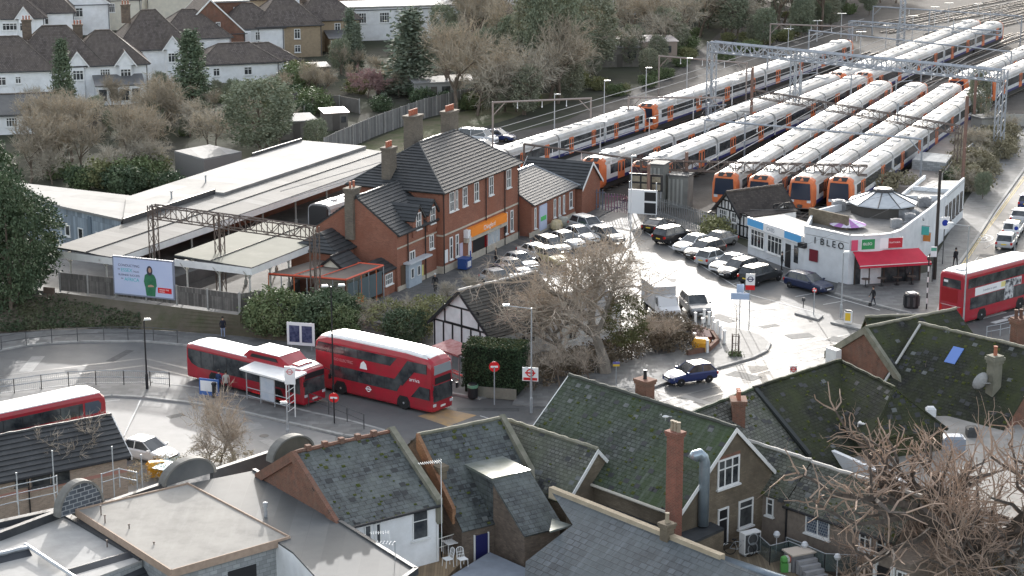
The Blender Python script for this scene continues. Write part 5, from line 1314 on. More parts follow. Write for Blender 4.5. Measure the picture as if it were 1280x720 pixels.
for i, (px, py, sz) in enumerate(((1048,262,.6),(1128,272,.55),(1137,277,.5),(1142,272,.45),(1155,258,.6),(1120,284,.5))):
 q = G(px, py, 3.9); m = MB(); m.box(q[0]-sz, q[0]+sz, q[1]-sz*.8, q[1]+sz*.8,3.9,3.9+sz*1.5); m.lathe([(sz*.7, sz*1.5),(sz*.7, sz*1.6),(.1, sz*1.7)],(q[0], q[1],3.9),8)
 m.tube([(q[0]+sz, q[1],4.3),(q[0]+sz+.6, q[1]+.3,4.35),(q[0]+sz+.9, q[1]+.3,3.95)],.1,5)
 o = m.build('roof_unit', mat('roof_unit_grey', (.30,.31,.32),(.16,.16,.17),2, rough=.6)); tag(o, ('pale roof unit on the left of the lantern', 'extractor box right of the glass lantern', 'dark extractor lump beside the parapet edge, largest of the huddle', 'small extractor furthest back in the huddle', 'round cowl unit near the rear flat roof', 'low box vent just behind the tricolour sign')[i], 'roof unit')
A = front[0]; hA = heading(front[0], front[2])
s, z = VP(1018,295, A, hA); q = step(step(A, hA, s), hA-90,.03); text('I  B L E O', .86, black_paint, w, (q[0], q[1],3.2), hA, 'lettering', extrude=.02)
def on(A, h, px0, py0, px1, py1, d0, d1, name, mm, parent, mb=None):
 """rectangle on the wall through A seen between two pixels"""
 s0, z1 = VP(px0, py0, A, h); s1, z0 = VP(px1, py1, A, h); m = MB(); q = [step(step(A, h, s), h-90, d) for s, d in ((s0, d1),(s1, d1),(s1, d0),(s0, d0))]
 m.prism(q, min(z0, z1), max(z0, z1)); return m.build(name, mm, parent)
m = MB(); s0, z0 = VP(1012,312, A, hA); q = [step(step(A, hA, s), hA-90, d) for s, d in ((s0,.05),(s0+1.0,.05),(s0+1.0,.003),(s0,.003))]; m.prism(q, 1.5,2.6); m.build('maroon_window', mat('maroon', (.16,.02,.03), rough=.5), t)
m = MB(); q = [step(step(A, hA, s), hA-90, d) for s, d in ((-.4,.45),(.35,.45),(.35,.003),(-.4,.003))]; m.prism(q, 2.6,3.05); m.build('wall_lamp', black_paint, t)
F0 = front[2]; hF = heading(front[2], front[5]); LF = dist(front[2], front[5])
def FR(s, d): return step(step(F0, hF, s), hF-90, d)
def fbox(name, s0, s1, d0, d1, z0, z1, mm, parent=t):
 m = MB(); m.prism([FR(s0, d1), FR(s1, d1), FR(s1, d0), FR(s0, d0)], z0, z1); return m.build(name, mm, parent)
sb = fbox('sign_board', 1.0,5.0,.25,.32,3.3,4.25, sign_white)
fbox('sign_green', 1.05,2.3,.322,.335,3.32,4.23, mat('flag_green', (.03,.26,.09), rough=.5), sb); fbox('sign_red', 3.6,4.95,.322,.335,3.32,4.23, mat('flag_red', (.42,.03,.045), rough=.5), sb)
text('IBLEO', .34, sign_white, sb, (*FR(1.15,.338),3.7), hF, extrude=.003); text('TRATTORIA', .2, sign_white, sb, (*FR(3.65,.338),3.75), hF, extrude=.003)
fbox('pink_sign', .1,.7,.25,.31,3.25,4.2, mat('pink_sign', (.6,.08,.15), rough=.5))
fbox('shop_front', .5,6.8,.2,.26,.15,2.75, glass_dark)
m = MB()
for s in (.5,1.9,3.3,4.7,6.1,6.8): m.prism([FR(s-.06,.32), FR(s+.06,.32), FR(s+.06,.262), FR(s-.06,.262)],.15,2.75)
m.build('mullion', mat('dark_timber', (.06,.045,.035), rough=.6), t)
m = MB(); m.slab([(*FR(.3,.2),3.15),(*FR(6.6,.2),3.15),(*FR(6.9,2.3),2.35),(*FR(.1,2.3),2.35)],.03)
m.prism([FR(.1,2.33), FR(6.9,2.33), FR(6.9,2.30), FR(.1,2.30)],2.1,2.36)
aw = m.build('awning', mat('awning_red', (.52,.03,.06),(.44,.025,.05),1, rough=.8), t)
m = MB(); m.prism([FR(.1,2.345), FR(6.9,2.345), FR(6.9,2.332), FR(.1,2.332)],2.3,2.36); m.build('awning_trim', white_paint, aw)
m = MB()
for s in (.6,6.4): m.tube([(*FR(s, .2),2.5),(*FR(s, 2.25),2.33)],.03,4)
m.build('awning_arm', galv, aw)
# terrace furniture under the awning
for i, s in enumerate((1.2,2.7,4.2,5.6)):
 q = FR(s, 1.2); tb = MB(); tb.lathe([(.4,.7),(.4,.74)], n=10); lg = MB(); lg.tube([(0,0,0),(0,0,.7)],.04,5).lathe([(.25,0),(.25,.03)], n=8)
 simple('cafe_table', 'small round cafe table under the red awning', 'table', (q[0], q[1],.13),0,[('tabletop', tb, brown_steel),('leg', lg, black_paint)], 'tables under the awning')
# rear range of the restaurant along the side road
t = thing('rear_range', 'long white range with flat roofs and dark windows stretching up the side road', 'building', G(1180,250),0)
R0, R1, R2, R3 = GX(1166,258,4.3), GX(1206,222,4.3), GX(1166,222,4.3), GX(1124,244,4.3)
hR = heading(R0, R1); LR = dist(R0, R1)
m = MB(); m.prism([R0, R1, R2, R3],0,3.9); m.build('wall', wall_w, t)
m = MB(); m.prism([step(R0, hR, .3), R1, R2, step(R3, hR, .3)],3.9,4.0); m.build('roof', mat('rear_roof', (.34,.33,.31),(.25,.24,.23),.7, rough=.8), t)
for q_, h_, l_, z_ in ((step(step(R0, hR, LR/2), hR+90,.1), hR, LR, 4.3),(step(step(R3, hR, LR*.38), hR-90,.1), hR, LR*.7,4.28),(step(step(R0, hR, LR*.55), hR+90,2), hR+90,3.6,4.4)): m = MB(); m.obox(q_, h_, l_, .2,3.9, z_); m.build('parapet', wall_w, t)
for i in range(8): window(t, R0, hR, .6+i*LR/8.4,1.6+i*LR/8.4,1.2,3.1,-1, bars=0, transom=.3, fm=mat('dark_frame', (.1,.09,.085), rough=.6), fw=.12)
# signs along the side wall of the restaurant
hS = heading(front[-1], side[0]); B0 = front[-1]
for px, py, mm, lb in ((1152,288, mat('sign_teal', (.08,.4,.36), rough=.5), 'teal hanging sign on the side wall of the restaurant'),(1154,296, mat('sign_orange', (.6,.22,.06), rough=.5), 'orange hanging sign on the side wall of the restaurant')):
 s, z = VP(px, py, B0, hS); m = MB(); q = step(step(B0, hS, s), hS-90,.35); m.obox(q, hS+90,.7,.06, z-.4, z+.4)
 o = m.build('hanging_sign', mm); tag(o, lb, 'sign'); mm2 = MB(); q0 = step(B0, hS, s); mm2.tube([(*q0, z+.45),(*step(q0, hS-90,.75), z+.45)],.025,4); mm2.build('bracket', dark_metal, o)
# ---------------------------------------------------------------- shop with blue fascia and the half-timbered building
t = thing('blue_fascia_shop', 'white shop with a pale blue fascia beside the half-timbered building', 'shop', G(975,320),0)
Z2 = 3.5; Q0, Q1 = GX(936,272, Z2), GX(1006,296, Z2); hQ = heading(Q0, Q1); LQ = dist(Q0, Q1)
Q2, Q3 = step(Q1, hQ+90,4), step(Q0, hQ+90,4)
m = MB(); m.prism([Q0, Q1, Q2, Q3],0,3.3); m.build('wall', wall_w, t)
m = MB(); m.prism([Q0, Q1, Q2, Q3],3.302,3.42); m.build('roof', mat('shop_roof', (.38,.36,.33),(.28,.27,.25),.7, rough=.8), t)
def QB(name, s0, s1, d0, d1, z0, z1, mm, parent=t):
 m = MB(); m.prism([step(step(Q0, hQ, s), hQ-90, d) for s, d in ((s0, d1),(s1, d1),(s1, d0),(s0, d0))], z0, z1); return m.build(name, mm, parent)
fa = QB('fascia', 0, LQ*.98,.003,.2,2.75,3.6, sign_white)
sky = mat('fascia_blue', (.10,.36,.66), rough=.45)
QB('fascia_panel', .1, LQ*.30,.202,.22,2.85,3.5, sky, fa); QB('fascia_panel', LQ*.68, LQ*.97,.202,.22,2.85,3.5, sky, fa)
q = step(step(Q0, hQ, LQ*.36), hQ-90,.21); text('CABS', .55, mat('grey_letters', (.3,.32,.36), rough=.5), fa, (*q, 2.95), hQ, extrude=.004)
for s0, s1 in ((.5, LQ*.3),(LQ*.36, LQ*.62)): window(t, Q0, hQ, s0, s1,.9,2.6,-1, bars=3, transom=.3, fw=.08, gm=glass_dark)
QB('door', LQ*.68, LQ*.77,.003,.05,.1,2.3, black_paint); QB('window_strip', LQ*.83, LQ*.9,.003,.05,.8,2.4, glass_dark)
t = thing('half_timbered_house', 'black and white half-timbered building with a steep dark brown roof below the stabled trains', 'house', G(950,290),0)
f0 = G(901,289); hT = -59
sA, zA = VP(911,240, f0, hT); sE, zE = VP(925,273, f0, hT); hw_t = max(1.6, sE-sA); zE = max(2.4, zE)
A = step(f0, hT, sA); B = step(A, hT+90,6.4)
plaster = mat('white_plaster', (.66,.66,.66),(.56,.56,.56),1.5, rough=.8)
gable(t, A, B, hw_t, hw_t, zE, zA, plaster, mat('umber_tile', (.075,.062,.055),(.05,.042,.038),1, rough=.85, pat='slate', pw=.3, ph=.25, msize=.03), over=.35, verge=.35, ridge_m=tile_brown, barge=black_paint)
def timbers(parent, A, h, s0, s1, z0, z1, n, d=.02, diag=False, mids=(.5,)):
 m = MB()
 for i in range(n+1):
  s = s0+(s1-s0)*i/n; q = step(step(A, h, s), h-90, d); m.obox(q, h, .13,.06, z0, z1)
 for k in (0,1)+tuple(mids):
  z = z0+(z1-z0)*k; q = step(step(A, h, (s0+s1)/2), h-90, d); m.obox(q, h, s1-s0,.05, z-.07, z+.07)
 return m.build('timber_frame', black_paint, parent)
AF = step(A, hT, -hw_t)      # gable wall faces the parked cars
timbers(t, AF, hT, 0, hw_t*2,.15, zE, 7); timbers(t, AF, hT, hw_t*.45, hw_t*1.55, zE, zE+(zA-zE)*.5,4, mids=())
window(t, AF, hT, hw_t*.3, hw_t*.95,1.3, zE-.1,-1, bars=3, transom=.5, fw=.06, proud=.05); window(t, AF, hT, hw_t*1.35, hw_t*1.75,1.3, zE-.1,-1, bars=1, transom=.5, fw=.06, proud=.05)
sd = step(step(A, hT, hw_t), hT, .75); gable(t, step(sd, hT+90,.02), step(sd, hT+90,5.5),.75,1.1,2.4,2.6, plaster, mat('umber_tile', (.07,.06,.05)), over=.1)
timbers(t, step(A, hT, hw_t), hT, .05,1.8,.15,2.3,3)
sC, zC = VP(977,253, step(A, hT, hw_t+.9), hT+90); C = step(step(A, hT, hw_t+.9), hT+90, sC)
gable(t, step(C, hT+180, hw_t+.9), C, 1.9,1.9, max(2.2, zC-1.5), zC, plaster, mat('umber_tile', (.07,.06,.05)), z0=1.5, over=.3, barge=black_paint, verge=.3)
Cg = step(C, hT-90,1.9); zc = max(2.2, zC-1.5); timbers(t, Cg, hT+90,.1,3.7, zc, zc+.05,5, mids=()); timbers(t, Cg, hT+90,.9,2.9, zc, zc+.85,3, mids=(.9,))
# blue industrial bins by the restaurant wall
for i, (px, py) in enumerate(((1026,343),(1044,348))):
 b = MB(); b.box(-.75,.75,-.5,.5,.2,1.15); l = MB(); l.hexa([(-.8,-.55,1.15),(.8,-.55,1.15),(.8,.55,1.15),(-.8,.55,1.15)],[(-.76,-.45,1.25),(.76,-.45,1.25),(.76,.5,1.4),(-.76,.5,1.4)])
 s = MB(); s.box(-.35,.35,-.515,-.5,.7,1.0); wv = MB()
 for x in (-.6,.6):
  for y in (-.35,.35): wv.lathe([(.1,-.03),(.1,.03)], n=8); wv.v[-16:] = [(x+a, y+z, .1+b_) for a, b_, z in wv.v[-16:]]
 simple('wheeled_bin', ('blue wheeled rubbish container nearest the shop door', 'blue wheeled rubbish container nearest the lamp post')[i], 'bin', G(px, py, .02), hA, [('box', b, blue_plastic),('lid', l, mat('bin_lid', (.02,.05,.16), rough=.5)),('sticker', s, mat('sticker_green', (.35,.6,.35), rough=.5)),('wheels', wv, rubber)])
# blue banner boards beyond the restaurant
b = MB(); b.box(-.45,.45,-.3,.3,0,1.3); l = MB(); l.box(-.47,.47,-.32,.32,1.3,1.36)
simple('blue_crate_bin', 'bright blue bin against the rear range on the side road pavement', 'bin', G(1192,278,.13), hR, [('box', b, mat('bright_blue', (.03,.06,.5), rough=.5)),('lid', l, blue_plastic)])
# ---------------------------------------------------------------- mock tudor cottage behind the hedge
t = thing('timbered_cottage', 'low cottage with a half-timbered gable and brown tiled roof behind the clipped hedge', 'cottage', G(620,420),0)
A, B = G(577,363,5.4), G(668,341,5.4)
hC = heading(A, B); pa = VP(614,418, A, hC-90); pb = VP(545,391, A, hC-90)
wr = max(2.5, abs(pa[0])); ze = max(2.4, pa[1])
gable(t, A[:2], B[:2], wr, wr, ze, 5.4, plaster, tile_cottage, over=.3, courses=16, verge=.35, ridge_m=mat('pale_ridge', (.45,.43,.4), rough=.8), barge=black_paint, lift=.05)
Ac = step(A, hC+90, wr); timbers(t, Ac, hC-90, wr*.42, wr*1.58, ze+.05, ze+(5.4-ze)*.5,2, d=.03, mids=()); timbers(t, Ac, hC-90, wr*.05, wr*1.95,.2, ze, 6, d=.03, mids=())
As = step(A, hC-90, wr); LC = dist(A, B)
for s in (3.2,5.8,8.4):
 if s < LC-1: window(t, As, hC, s, s+1.6,1.0, min(2.2, ze-.1),-1, bars=2, transom=.3, fw=.08)
ex = thing('cottage_extension', 'pale rendered extension with small windows among the bare branches', 'extension', G(700,425),0)
E0 = G(676,436);
gable(ex, step(E0, hC, 0), step(E0, hC, 7),2.2,2.2,2.5,4.0, white_render, mat('lichen_roof', (.28,.28,.28),(.2,.2,.2),1, rough=.7), over=.2, courses=8)
for s in (.8,2.8,4.8): window(ex, step(E0, hC-90,2.2), hC, s, s+1.0,.9,2.0,-1, bars=1)
for s in (.6,): window(ex, step(step(E0, hC+90,2.2), hC, 0), hC-90,1.0,2.0,.9,2.0,-1, bars=1)
# ---------------------------------------------------------------- cars
def P2(px, py): return G(px, py, 0)
BH = heading(P2(822,302), P2(856,294))
W_, K_, SV = (.72,.72,.72),(.012,.012,.014),(.42,.43,.44)
NV, GY, BN, BL = (.012,.02,.06),(.12,.125,.13),(.05,.035,.028),(.02,.035,.13)
gp = None
put_car('sports', 'black', K_, 824,287, BH+12, 'low black car at the far end of the right-hand parking row')
put_car('suv', 'black', K_, 842,302, BH, 'black tall four-wheel drive second along the right-hand parking row')
put_car('saloon', 'white', W_, 866,312, BH+180, 'white saloon nosing out between the black and brown cars')
put_car('estate', 'brown', BN, 880,320, BH+180, 'dark brown car just behind the silver hatchback')
put_car('hatch', 'silver', SV, 893,329, BH, 'silver hatchback with its tail to the lane in the right-hand row')
put_car('saloon', 'white', W_, 912,337, BH+180, 'white car nosing out right of the silver hatchback')
put_car('estate', 'black', K_, 922,344, BH+180, 'black estate between the white car and the dark four-wheel drive')
put_car('suv', 'charcoal', (.018,.02,.022),951,352, BH, 'charcoal four-wheel drive with white roof glare beside the roundel sign')
put_car('estate', 'navy', NV, 1011,362, heading(P2(985,355), P2(1030,366)), 'navy estate car at the end of the row by the blue rubbish containers')
put_car('saloon', 'grey', GY, 896,308, BH+180, 'car mostly hidden behind the white saloon near the half-timbered house')
LH = heading(P2(625,338), P2(662,350))
for i, (k, cn, rgb, x, y, dh, lb) in enumerate((('hatch', 'navy', NV, 634,352,0, 'dark blue car nearest the cottage roof in the left parking row'),('hatch', 'silver', SV, 642,344,0, 'silver car second in the left parking row, nose toward the tree'),('hatch', 'silver', SV, 652,336,0, 'silver car third in the left parking row beside the ramp railing'),
 ('hatch', 'yellow', (.45,.38,.18),688,329,0, 'pale yellow car partly behind the bare branches'),('estate', 'grey', GY, 690,315,0, 'grey estate with strong sun glare left of the silver cars'),('saloon', 'silver', SV, 708,308,0, 'silver saloon in the middle of the glaring row by the station wing'),
 ('saloon', 'pale', (.5,.5,.5),726,301,0, 'pale saloon beside the wide silver four-wheel drive'),('suv', 'silver', SV, 736,291,0, 'silver four-wheel drive at the station end of the left row'),('hatch', 'grey', GY, 759,302,0, 'grey hatchback facing right at the end of the left row'),('hatch', 'silver', SV, 624,358,0, 'silver car half hidden by the cottage ridge at the near end of the left row'),('saloon', 'white', W_, 672,324,0, 'white saloon between the yellow car and the station wall'))):
 put_car(k, cn, rgb, x, y, LH+dh, lb)
put_car('suv', 'grey', GY, 869,391,-80, 'grey four-wheel drive facing the camera behind the row of white posts')
put_car('hatch', 'blue', BL, 862,477, heading(P2(885,483), P2(842,489)), 'dark blue hatchback driving on the bright open road')
put_car('hatch', 'white', W_, 188,575, heading(P2(155,566), P2(222,580)), 'white hatchback parked between the brown roof and the yellow grit bin')
RH = 68
put_car('hatch', 'silver', SV, 1258,308, RH, 'silver hatchback nearest the bus in the line parked on the side road')
put_car('hatch', 'white', W_, 1266,293, RH, 'white hatchback second in the line parked on the side road')
put_car('saloon', 'silver', SV, 1276,277, RH, 'silver car third in the line on the side road, partly out of frame')
put_car('hatch', 'blue', BL, 1285,258, RH, 'blue car furthest up the side road at the frame edge')
put_car('van', 'white', W_, 598,180, LH+30, 'white van parked beyond the station house roof', cat='van')
for i, (x, y) in enumerate(((608,190),(625,176),(585,185))): put_car('hatch', ('silver', 'blue', 'silver')[i],(SV, BL, SV)[i], x, y, LH+30,('silver car in the yard beyond the station roof', 'blue car beside the white van beyond the station roof', 'silver car left of the white van beyond the station roof')[i])
# luton van among the branches
bx = MB(); bx.box(-2.0,1.4,-.95,.95,.8,2.7); cb = MB(); loft(cb, [(1.42,[(0,.5),(.9,.5),(.92,1.3),(.85,2.0),(0,2.0)]),(1.9,[(0,.5),(.9,.5),(.92,1.3),(.8,2.0),(0,2.0)]),(2.5,[(0,.5),(.88,.5),(.88,1.2),(.8,1.25),(0,1.25)]),(3.1,[(0,.5),(.82,.5),(.8,1.0),(.7,1.05),(0,1.05)])])
gl = MB(); side_panel(gl, [(1.6,1.25),(2.2,1.25),(1.95,1.9),(1.6,1.9)],.9); side_panel(gl, [(1.6,1.25),(2.2,1.25),(1.95,1.9),(1.6,1.9)],-.9); end_panel(gl, [(-.7,2.05),(.7,2.05),(.7,2.5),(-.7,2.5)],1.38)
fr_ = MB(); fr_.box(-2.0,2.9,-.7,.7,.4,.78); wh = MB()
for x in (-1.2,2.3):
 for y in (-.8,.8): wh.lathe([(.25,-.12),(.37,-.1),(.37,.1),(.25,.12)], n=12); wh.v[-48:] = [(x+a, y+z, .37+b_) for a, b_, z in wh.v[-48:]]
simple('box_van', 'white box van standing behind the bare tree in the car park', 'van', G(824,392,.02),-75+0,[('box_body', bx, mat('van_white', (.42,.42,.43),(.33,.33,.34),1, rough=.6)),('cab', cb, paint('van_cab', (.55,.55,.56))),('windows', gl, glass_dark),('chassis', fr_, black_paint),('wheels', wh, rubber)])
# ---------------------------------------------------------------- street furniture
def base_h(px, py, ptop, z=.13):
 """height of an upright seen from its foot pixel to its top pixel row"""
 A = G(px, py, z); v = (ptop-360)/F_; t = A[1]/(CT-v*ST); return A, HC-t*(ST+v*CT)-z
lamp_glass = mat('lamp_head', (.7,.7,.66), rough=.3)
def street_lamp(px, py, ptop, label, mm, arm=1.2, ang=0, head=1, z=.13):
 A, hh = base_h(px, py, ptop, z); p = MB(); p.lathe([(.11,0),(.11,1.1),(.07,1.2),(.05, hh)], n=7)
 parts = []
 hd = MB()
 for i in range(head):
  a = ang+i*180; e = (math.cos(R(a))*arm, math.sin(R(a))*arm)
  if arm > .05: p.tube([(0,0, hh-.05),(e[0], e[1], hh+.05)],.035,5)
  k = .3
  hd.hexa([(e[0]-k*.3, e[1]-k*.4, hh),(e[0]+k*1.4, e[1]-k*.4, hh+.03),(e[0]+k*1.4, e[1]+k*.4, hh+.03),(e[0]-k*.3, e[1]+k*.4, hh)],[(e[0]-k*.2, e[1]-k*.2, hh+.14),(e[0]+k*1.2, e[1]-k*.2, hh+.15),(e[0]+k*1.2, e[1]+k*.2, hh+.15),(e[0]-k*.2, e[1]+k*.2, hh+.14)])
 return simple('street_lamp', label, 'street lamp', A, 0,[('column', p, mm),('lamp_head', hd, lamp_glass)])
street_lamp(184,486,400, 'black street lamp standing on the railed traffic island', black_paint, .1,0)
street_lamp(360,556,505, 'grey street lamp with a drooping head beside the bus shelter', galv, .4,160)
street_lamp(417,500,358, 'tall black lamp column between the two parked red buses', black_paint, .6,10,2)
street_lamp(1051,397,316, 'thin pale lamp post on the traffic island before the restaurant', galv, .1,0)
street_lamp(1203,424,282, 'tall grey lamp post in front of the tail of the right-hand bus', galv, 1.6,160)
street_lamp(788,310,196, 'slim pale mast beside the station entrance boards', mat('pale_mast', (.6,.6,.6), rough=.5),.05,0)
street_lamp(664,516,385, 'street light with a long pale arm reaching over the cottage roof', galv, 2.0,165)
# signs on posts
def disc(mb, r, z, y, mi=0, n=20): mb.poly([(r*math.cos(6.2832*i/n), y, z+r*math.sin(6.2832*i/n)) for i in range(n)], mi)
def no_entry(px, py, ptop, label, rz, post_m=black_paint, r=.36, z=.13):
 A, hh = base_h(px, py, ptop, z); p = MB(); p.tube([(0,0,0),(0,0, hh-r)],.05,6)
 d = MB(); d.lathe([(r, -.015),(r, .015)], n=20); d.v = [(a, zz, hh-r+b) for a, b, zz in d.v]
 b = MB(); b.box(-r*.7, r*.7,-.03,-.018, hh-r-.07, hh-r+.07)
 return simple('no_entry_sign', label, 'sign', A, rz, [('post', p, post_m),('sign_disc', d, sign_red),('white_bar', b, sign_white)])
no_entry(418,529,491, 'round red no entry sign on a black post in front of the parked buses', -8)
no_entry(618,506,452, 'round red no entry sign against the dark clipped hedge', 0, galv, .38)
no_entry(1017,394,360, 'small red round sign on the white post of the first traffic island', -10, galv, .2)
def plate_sign(px, py, ptop, w, h, label, mm, rz=0, post=galv, extra=(), cat='sign', name='road_sign', z=.13):
 A, hh = base_h(px, py, ptop, z); p = MB(); p.tube([(0,0,0),(0,0, hh)],.045,6); s = MB(); s.box(-w/2, w/2,-.09,-.05, hh-h, hh)
 parts = [('post', p, post),('sign_plate', s, mm)]
 for nm, fn, em in extra: e = MB(); fn(e, hh); parts.append((nm, e, em))
 return simple(name, label, cat, A, rz, parts)
def rnd_fn(r, dz, k=.7):
 def f(e, hh):
  n = 20
  for i in range(n):
   a, b = 6.2832*i/n, 6.2832*(i+1)/n
   e.poly([(r*q*math.cos(x),-.098, hh-dz+r*q*math.sin(x)) for q, x in ((k, a),(1, a),(1, b),(k, b))])
  e.box(-r*1.25, r*1.25,-.104,-.092, hh-dz-r*.18, hh-dz+r*.18)
 return f
def band_fn(w, z0, z1):
 def f(e, hh): e.box(-w/2, w/2,-.1,-.091, hh-z1, hh-z0)
 return f
plate_sign(936,413,342,.75,1.35, 'white station sign with roundel and red lower band on a grey car park post', sign_white, -5, galv, (('roundel', rnd_fn(.24,.45), mat('roundel_navy', (.05,.05,.12), rough=.5)),('red_band', band_fn(.75,.95,1.35), sign_red)))
plate_sign(924,411,366,1.5,.55, 'pale blue lane direction sign on a thin post near the young tree', mat('pale_blue_sign', (.35,.45,.62), rough=.6),-5, galv, (('upper_plate', lambda e, hh: e.box(-.3,.3,-.09,-.05, hh+.02, hh+.75), mat('pale_blue_sign', (.35,.45,.62))),))
plate_sign(1178,330,271,.9,1.15, 'white loading bay sign with a blue disc on a dark post', sign_white, 12, dark_metal, (('blue_disc', lambda e, hh: disc(e, .3, hh-.55,-.1), sign_blue),))
plate_sign(663,514,459,1.15,1.0, 'white bus stop plate with a red roundel by the leaning street light', sign_white, -10, galv, (('roundel', rnd_fn(.3,.4), sign_red),('route_panel', band_fn(1.0,.75,.95), sign_red)))
plate_sign(557,462,435,.6,.6, 'small bus stop flag with red roundel above the red shelter', sign_white, -10, galv, (('roundel', rnd_fn(.2,.3), sign_red),))
plate_sign(1165,352,308,.55,.95, 'green and white information plate on the crossing corner', sign_white, 0, dark_metal, (('green_band', band_fn(.5,.1,.4), mat('info_green', (.1,.35,.25), rough=.5)),))
plate_sign(1268,316,280,.6,.8, 'white sign with a blue roundel beside the parked cars on the side road', sign_white, 0, galv, (('blue_disc', lambda e, hh: disc(e, .2, hh-.4,-.1), sign_blue),))
plate_sign(770,480,452,.5,.35, 'small yellow and blue plate on a post at the edge of the branches', mat('plate_blue_yellow', (.12,.12,.35), rough=.5),0, galv, (('yellow_half', band_fn(.5,.18,.34), mat('plate_yel', (.7,.5,.05), rough=.5)),))
plate_sign(991,480,457,.55,.5, 'white sign with a red ring peeping over the mossy roof', sign_white, 0, dark_metal, (('ring', rnd_fn(.2,.25), sign_red),))
plate_sign(1004,385,372,.3,.3, 'tiny sign on the traffic island beside the round red one', dark_metal, 0, dark_metal)
# blue and white poster frame on two legs
A, hh = base_h(377,437,403,.13); p = MB()
for x in (-.85,.85): p.tube([(x, 0,0),(x, 0, hh)],.05,5)
f = MB(); f.box(-1.15,1.15,-.12,-.05, hh-1.85, hh); g = MB(); g.box(-.95,-.1,-.135,-.121, hh-1.6, hh-.25).box(.1,.95,-.135,-.121, hh-1.6, hh-.25)
simple('poster_frame', 'white two-legged frame with two dark blue posters in front of the bushes', 'poster frame', A, -14,[('legs', p, galv),('board', f, sign_white),('posters', g, mat('poster_blue', (.02,.028,.085),(.11,.12,.2),3, rough=.5))])
# information panel left of it near the fence
A, hh = base_h(62,374,361,1.9); b = MB(); b.box(-.5,.5,-.1,.1,.5,1.0).tube([(-.2,0,0),(-.2,0,.5)],.05,5).tube([(.2,0,0),(.2,0,.5)],.05,5)
simple('brown_sign', 'small brown signboard on posts at the top of the bank', 'sign', A, -20,[('board', b, mat('brown_board', (.09,.065,.05), rough=.8))])
# telegraph pole, belisha beacon
A, hh = base_h(1168,349,213); p = MB(); p.lathe([(.17,0),(.13, hh)], n=7)
simple('telegraph_pole', 'tall dark timber pole at the corner of the side road', 'pole', A, 0,[('pole', p, mat('tarred_timber', (.045,.04,.036), rough=.9))])
A, hh = base_h(1158,386,326); pb, pw_ = MB(), MB()
for i in range(9): (pb if i % 2 == 0 else pw_).lathe([(.06, hh*i/9),(.06, hh*(i+1)/9)], n=8)
hd = MB(); hd.lathe([(.05, hh),(.16, hh+.1),(.18, hh+.25),(.12, hh+.38),(.02, hh+.42)], n=10)
simple('belisha_beacon', 'black and white striped crossing beacon on the pavement corner', 'beacon', A, 0,[('dark_bands', pb, black_paint),('white_bands', pw_, sign_white),('globe', hd, mat('dark_globe', (.06,.05,.045), rough=.4))])
# traffic islands, bollards, bins
def island(name, px, label):
 m = MB(); m.prism([GX(x, y, .14) for x, y in px],0,.15); o = m.build(name, kerb_m); tag(o, label, 'traffic island')
island('traffic_island', ((993,391),(1001,386.5),(1029,394),(1023,399)), 'small kerbed traffic island carrying the round red sign')
island('traffic_island', ((1038,402.5),(1048,399.5),(1090,409),(1085,413.5)), 'longer kerbed traffic island carrying the yellow bollard')
b = MB(); b.box(-.3,.3,-.2,.2,.12,1.05); k = MB(); k.box(-.22,.22,-.22,-.2,.3,.95); c_ = MB(); c_.box(-.25,.25,-.17,.17,1.05,1.15)
simple('traffic_bollard', 'yellow and white internally lit bollard at the end of the traffic island', 'bollard', G(1060,404.5,.15),-20,[('shell', b, sign_white),('face', k, mat('bollard_yellow', (.75,.5,.05), rough=.4)),('cap', c_, dark_metal)])
b = MB(); b.lathe([(.62,0),(.66,.1),(.66,1.05),(.7,1.1),(.6,1.25)], n=8)
s = MB()
for a in range(8): s.box(.64*math.cos(a*.785)-.1,.64*math.cos(a*.785)+.1,.64*math.sin(a*.785)-.06,.64*math.sin(a*.785)+.06,.2,1.0)
l = MB(); l.box(-.35,.35,-.35,.35,1.25,1.32)
simple('litter_bin', 'large black litter bin on the pavement near the crossing', 'bin', G(1139,384,.13),10,[('drum', b, black_paint),('slots', s, dark_metal),('lid', l, galv)])
b = MB(); b.lathe([(.34,0),(.38,.1),(.38,.95),(.3,1.1)], n=12); l = MB(); l.lathe([(.39,.78),(.4,.8),(.4,.98),(.36,1.0)], n=12)
simple('litter_bin', 'black round bin with a green band beside the bus at the hedge', 'bin', G(591,497,.13),0,[('drum', b, black_paint),('band', l, mat('bin_green', (.15,.3,.2), rough=.5))])
def grit(px, py, label, rz, z=.13, s=1.0):
 b = MB(); b.hexa([(-.55*s, -.4*s, 0),(.55*s, -.4*s, 0),(.55*s, .4*s, 0),(-.55*s, .4*s, 0)],[(-.65*s, -.48*s, .7*s),(.65*s, -.48*s, .7*s),(.65*s, .48*s, .7*s),(-.65*s, .48*s, .7*s)])
 l = MB(); l.hexa([(-.68*s, -.5*s, .7*s),(.68*s, -.5*s, .7*s),(.68*s, .5*s, .7*s),(-.68*s, .5*s, .7*s)],[(-.5*s, -.2*s, 1.0*s),(.5*s, -.2*s, 1.0*s),(.5*s, .3*s, 1.0*s),(-.5*s, .3*s, 1.0*s)])
 y = mat('grit_yellow', (.72,.36,.03),(.62,.3,.03),2, rough=.5); simple('grit_bin', label, 'grit bin', G(px, py, z), rz, [('box', b, y),('lid', l, y)])
grit(876,438, 'orange-yellow grit bin beside the white posts on the pavement', -15)
grit(196,594, 'orange-yellow grit bin behind the parapet by the white hatchback', 20,.02,.95)
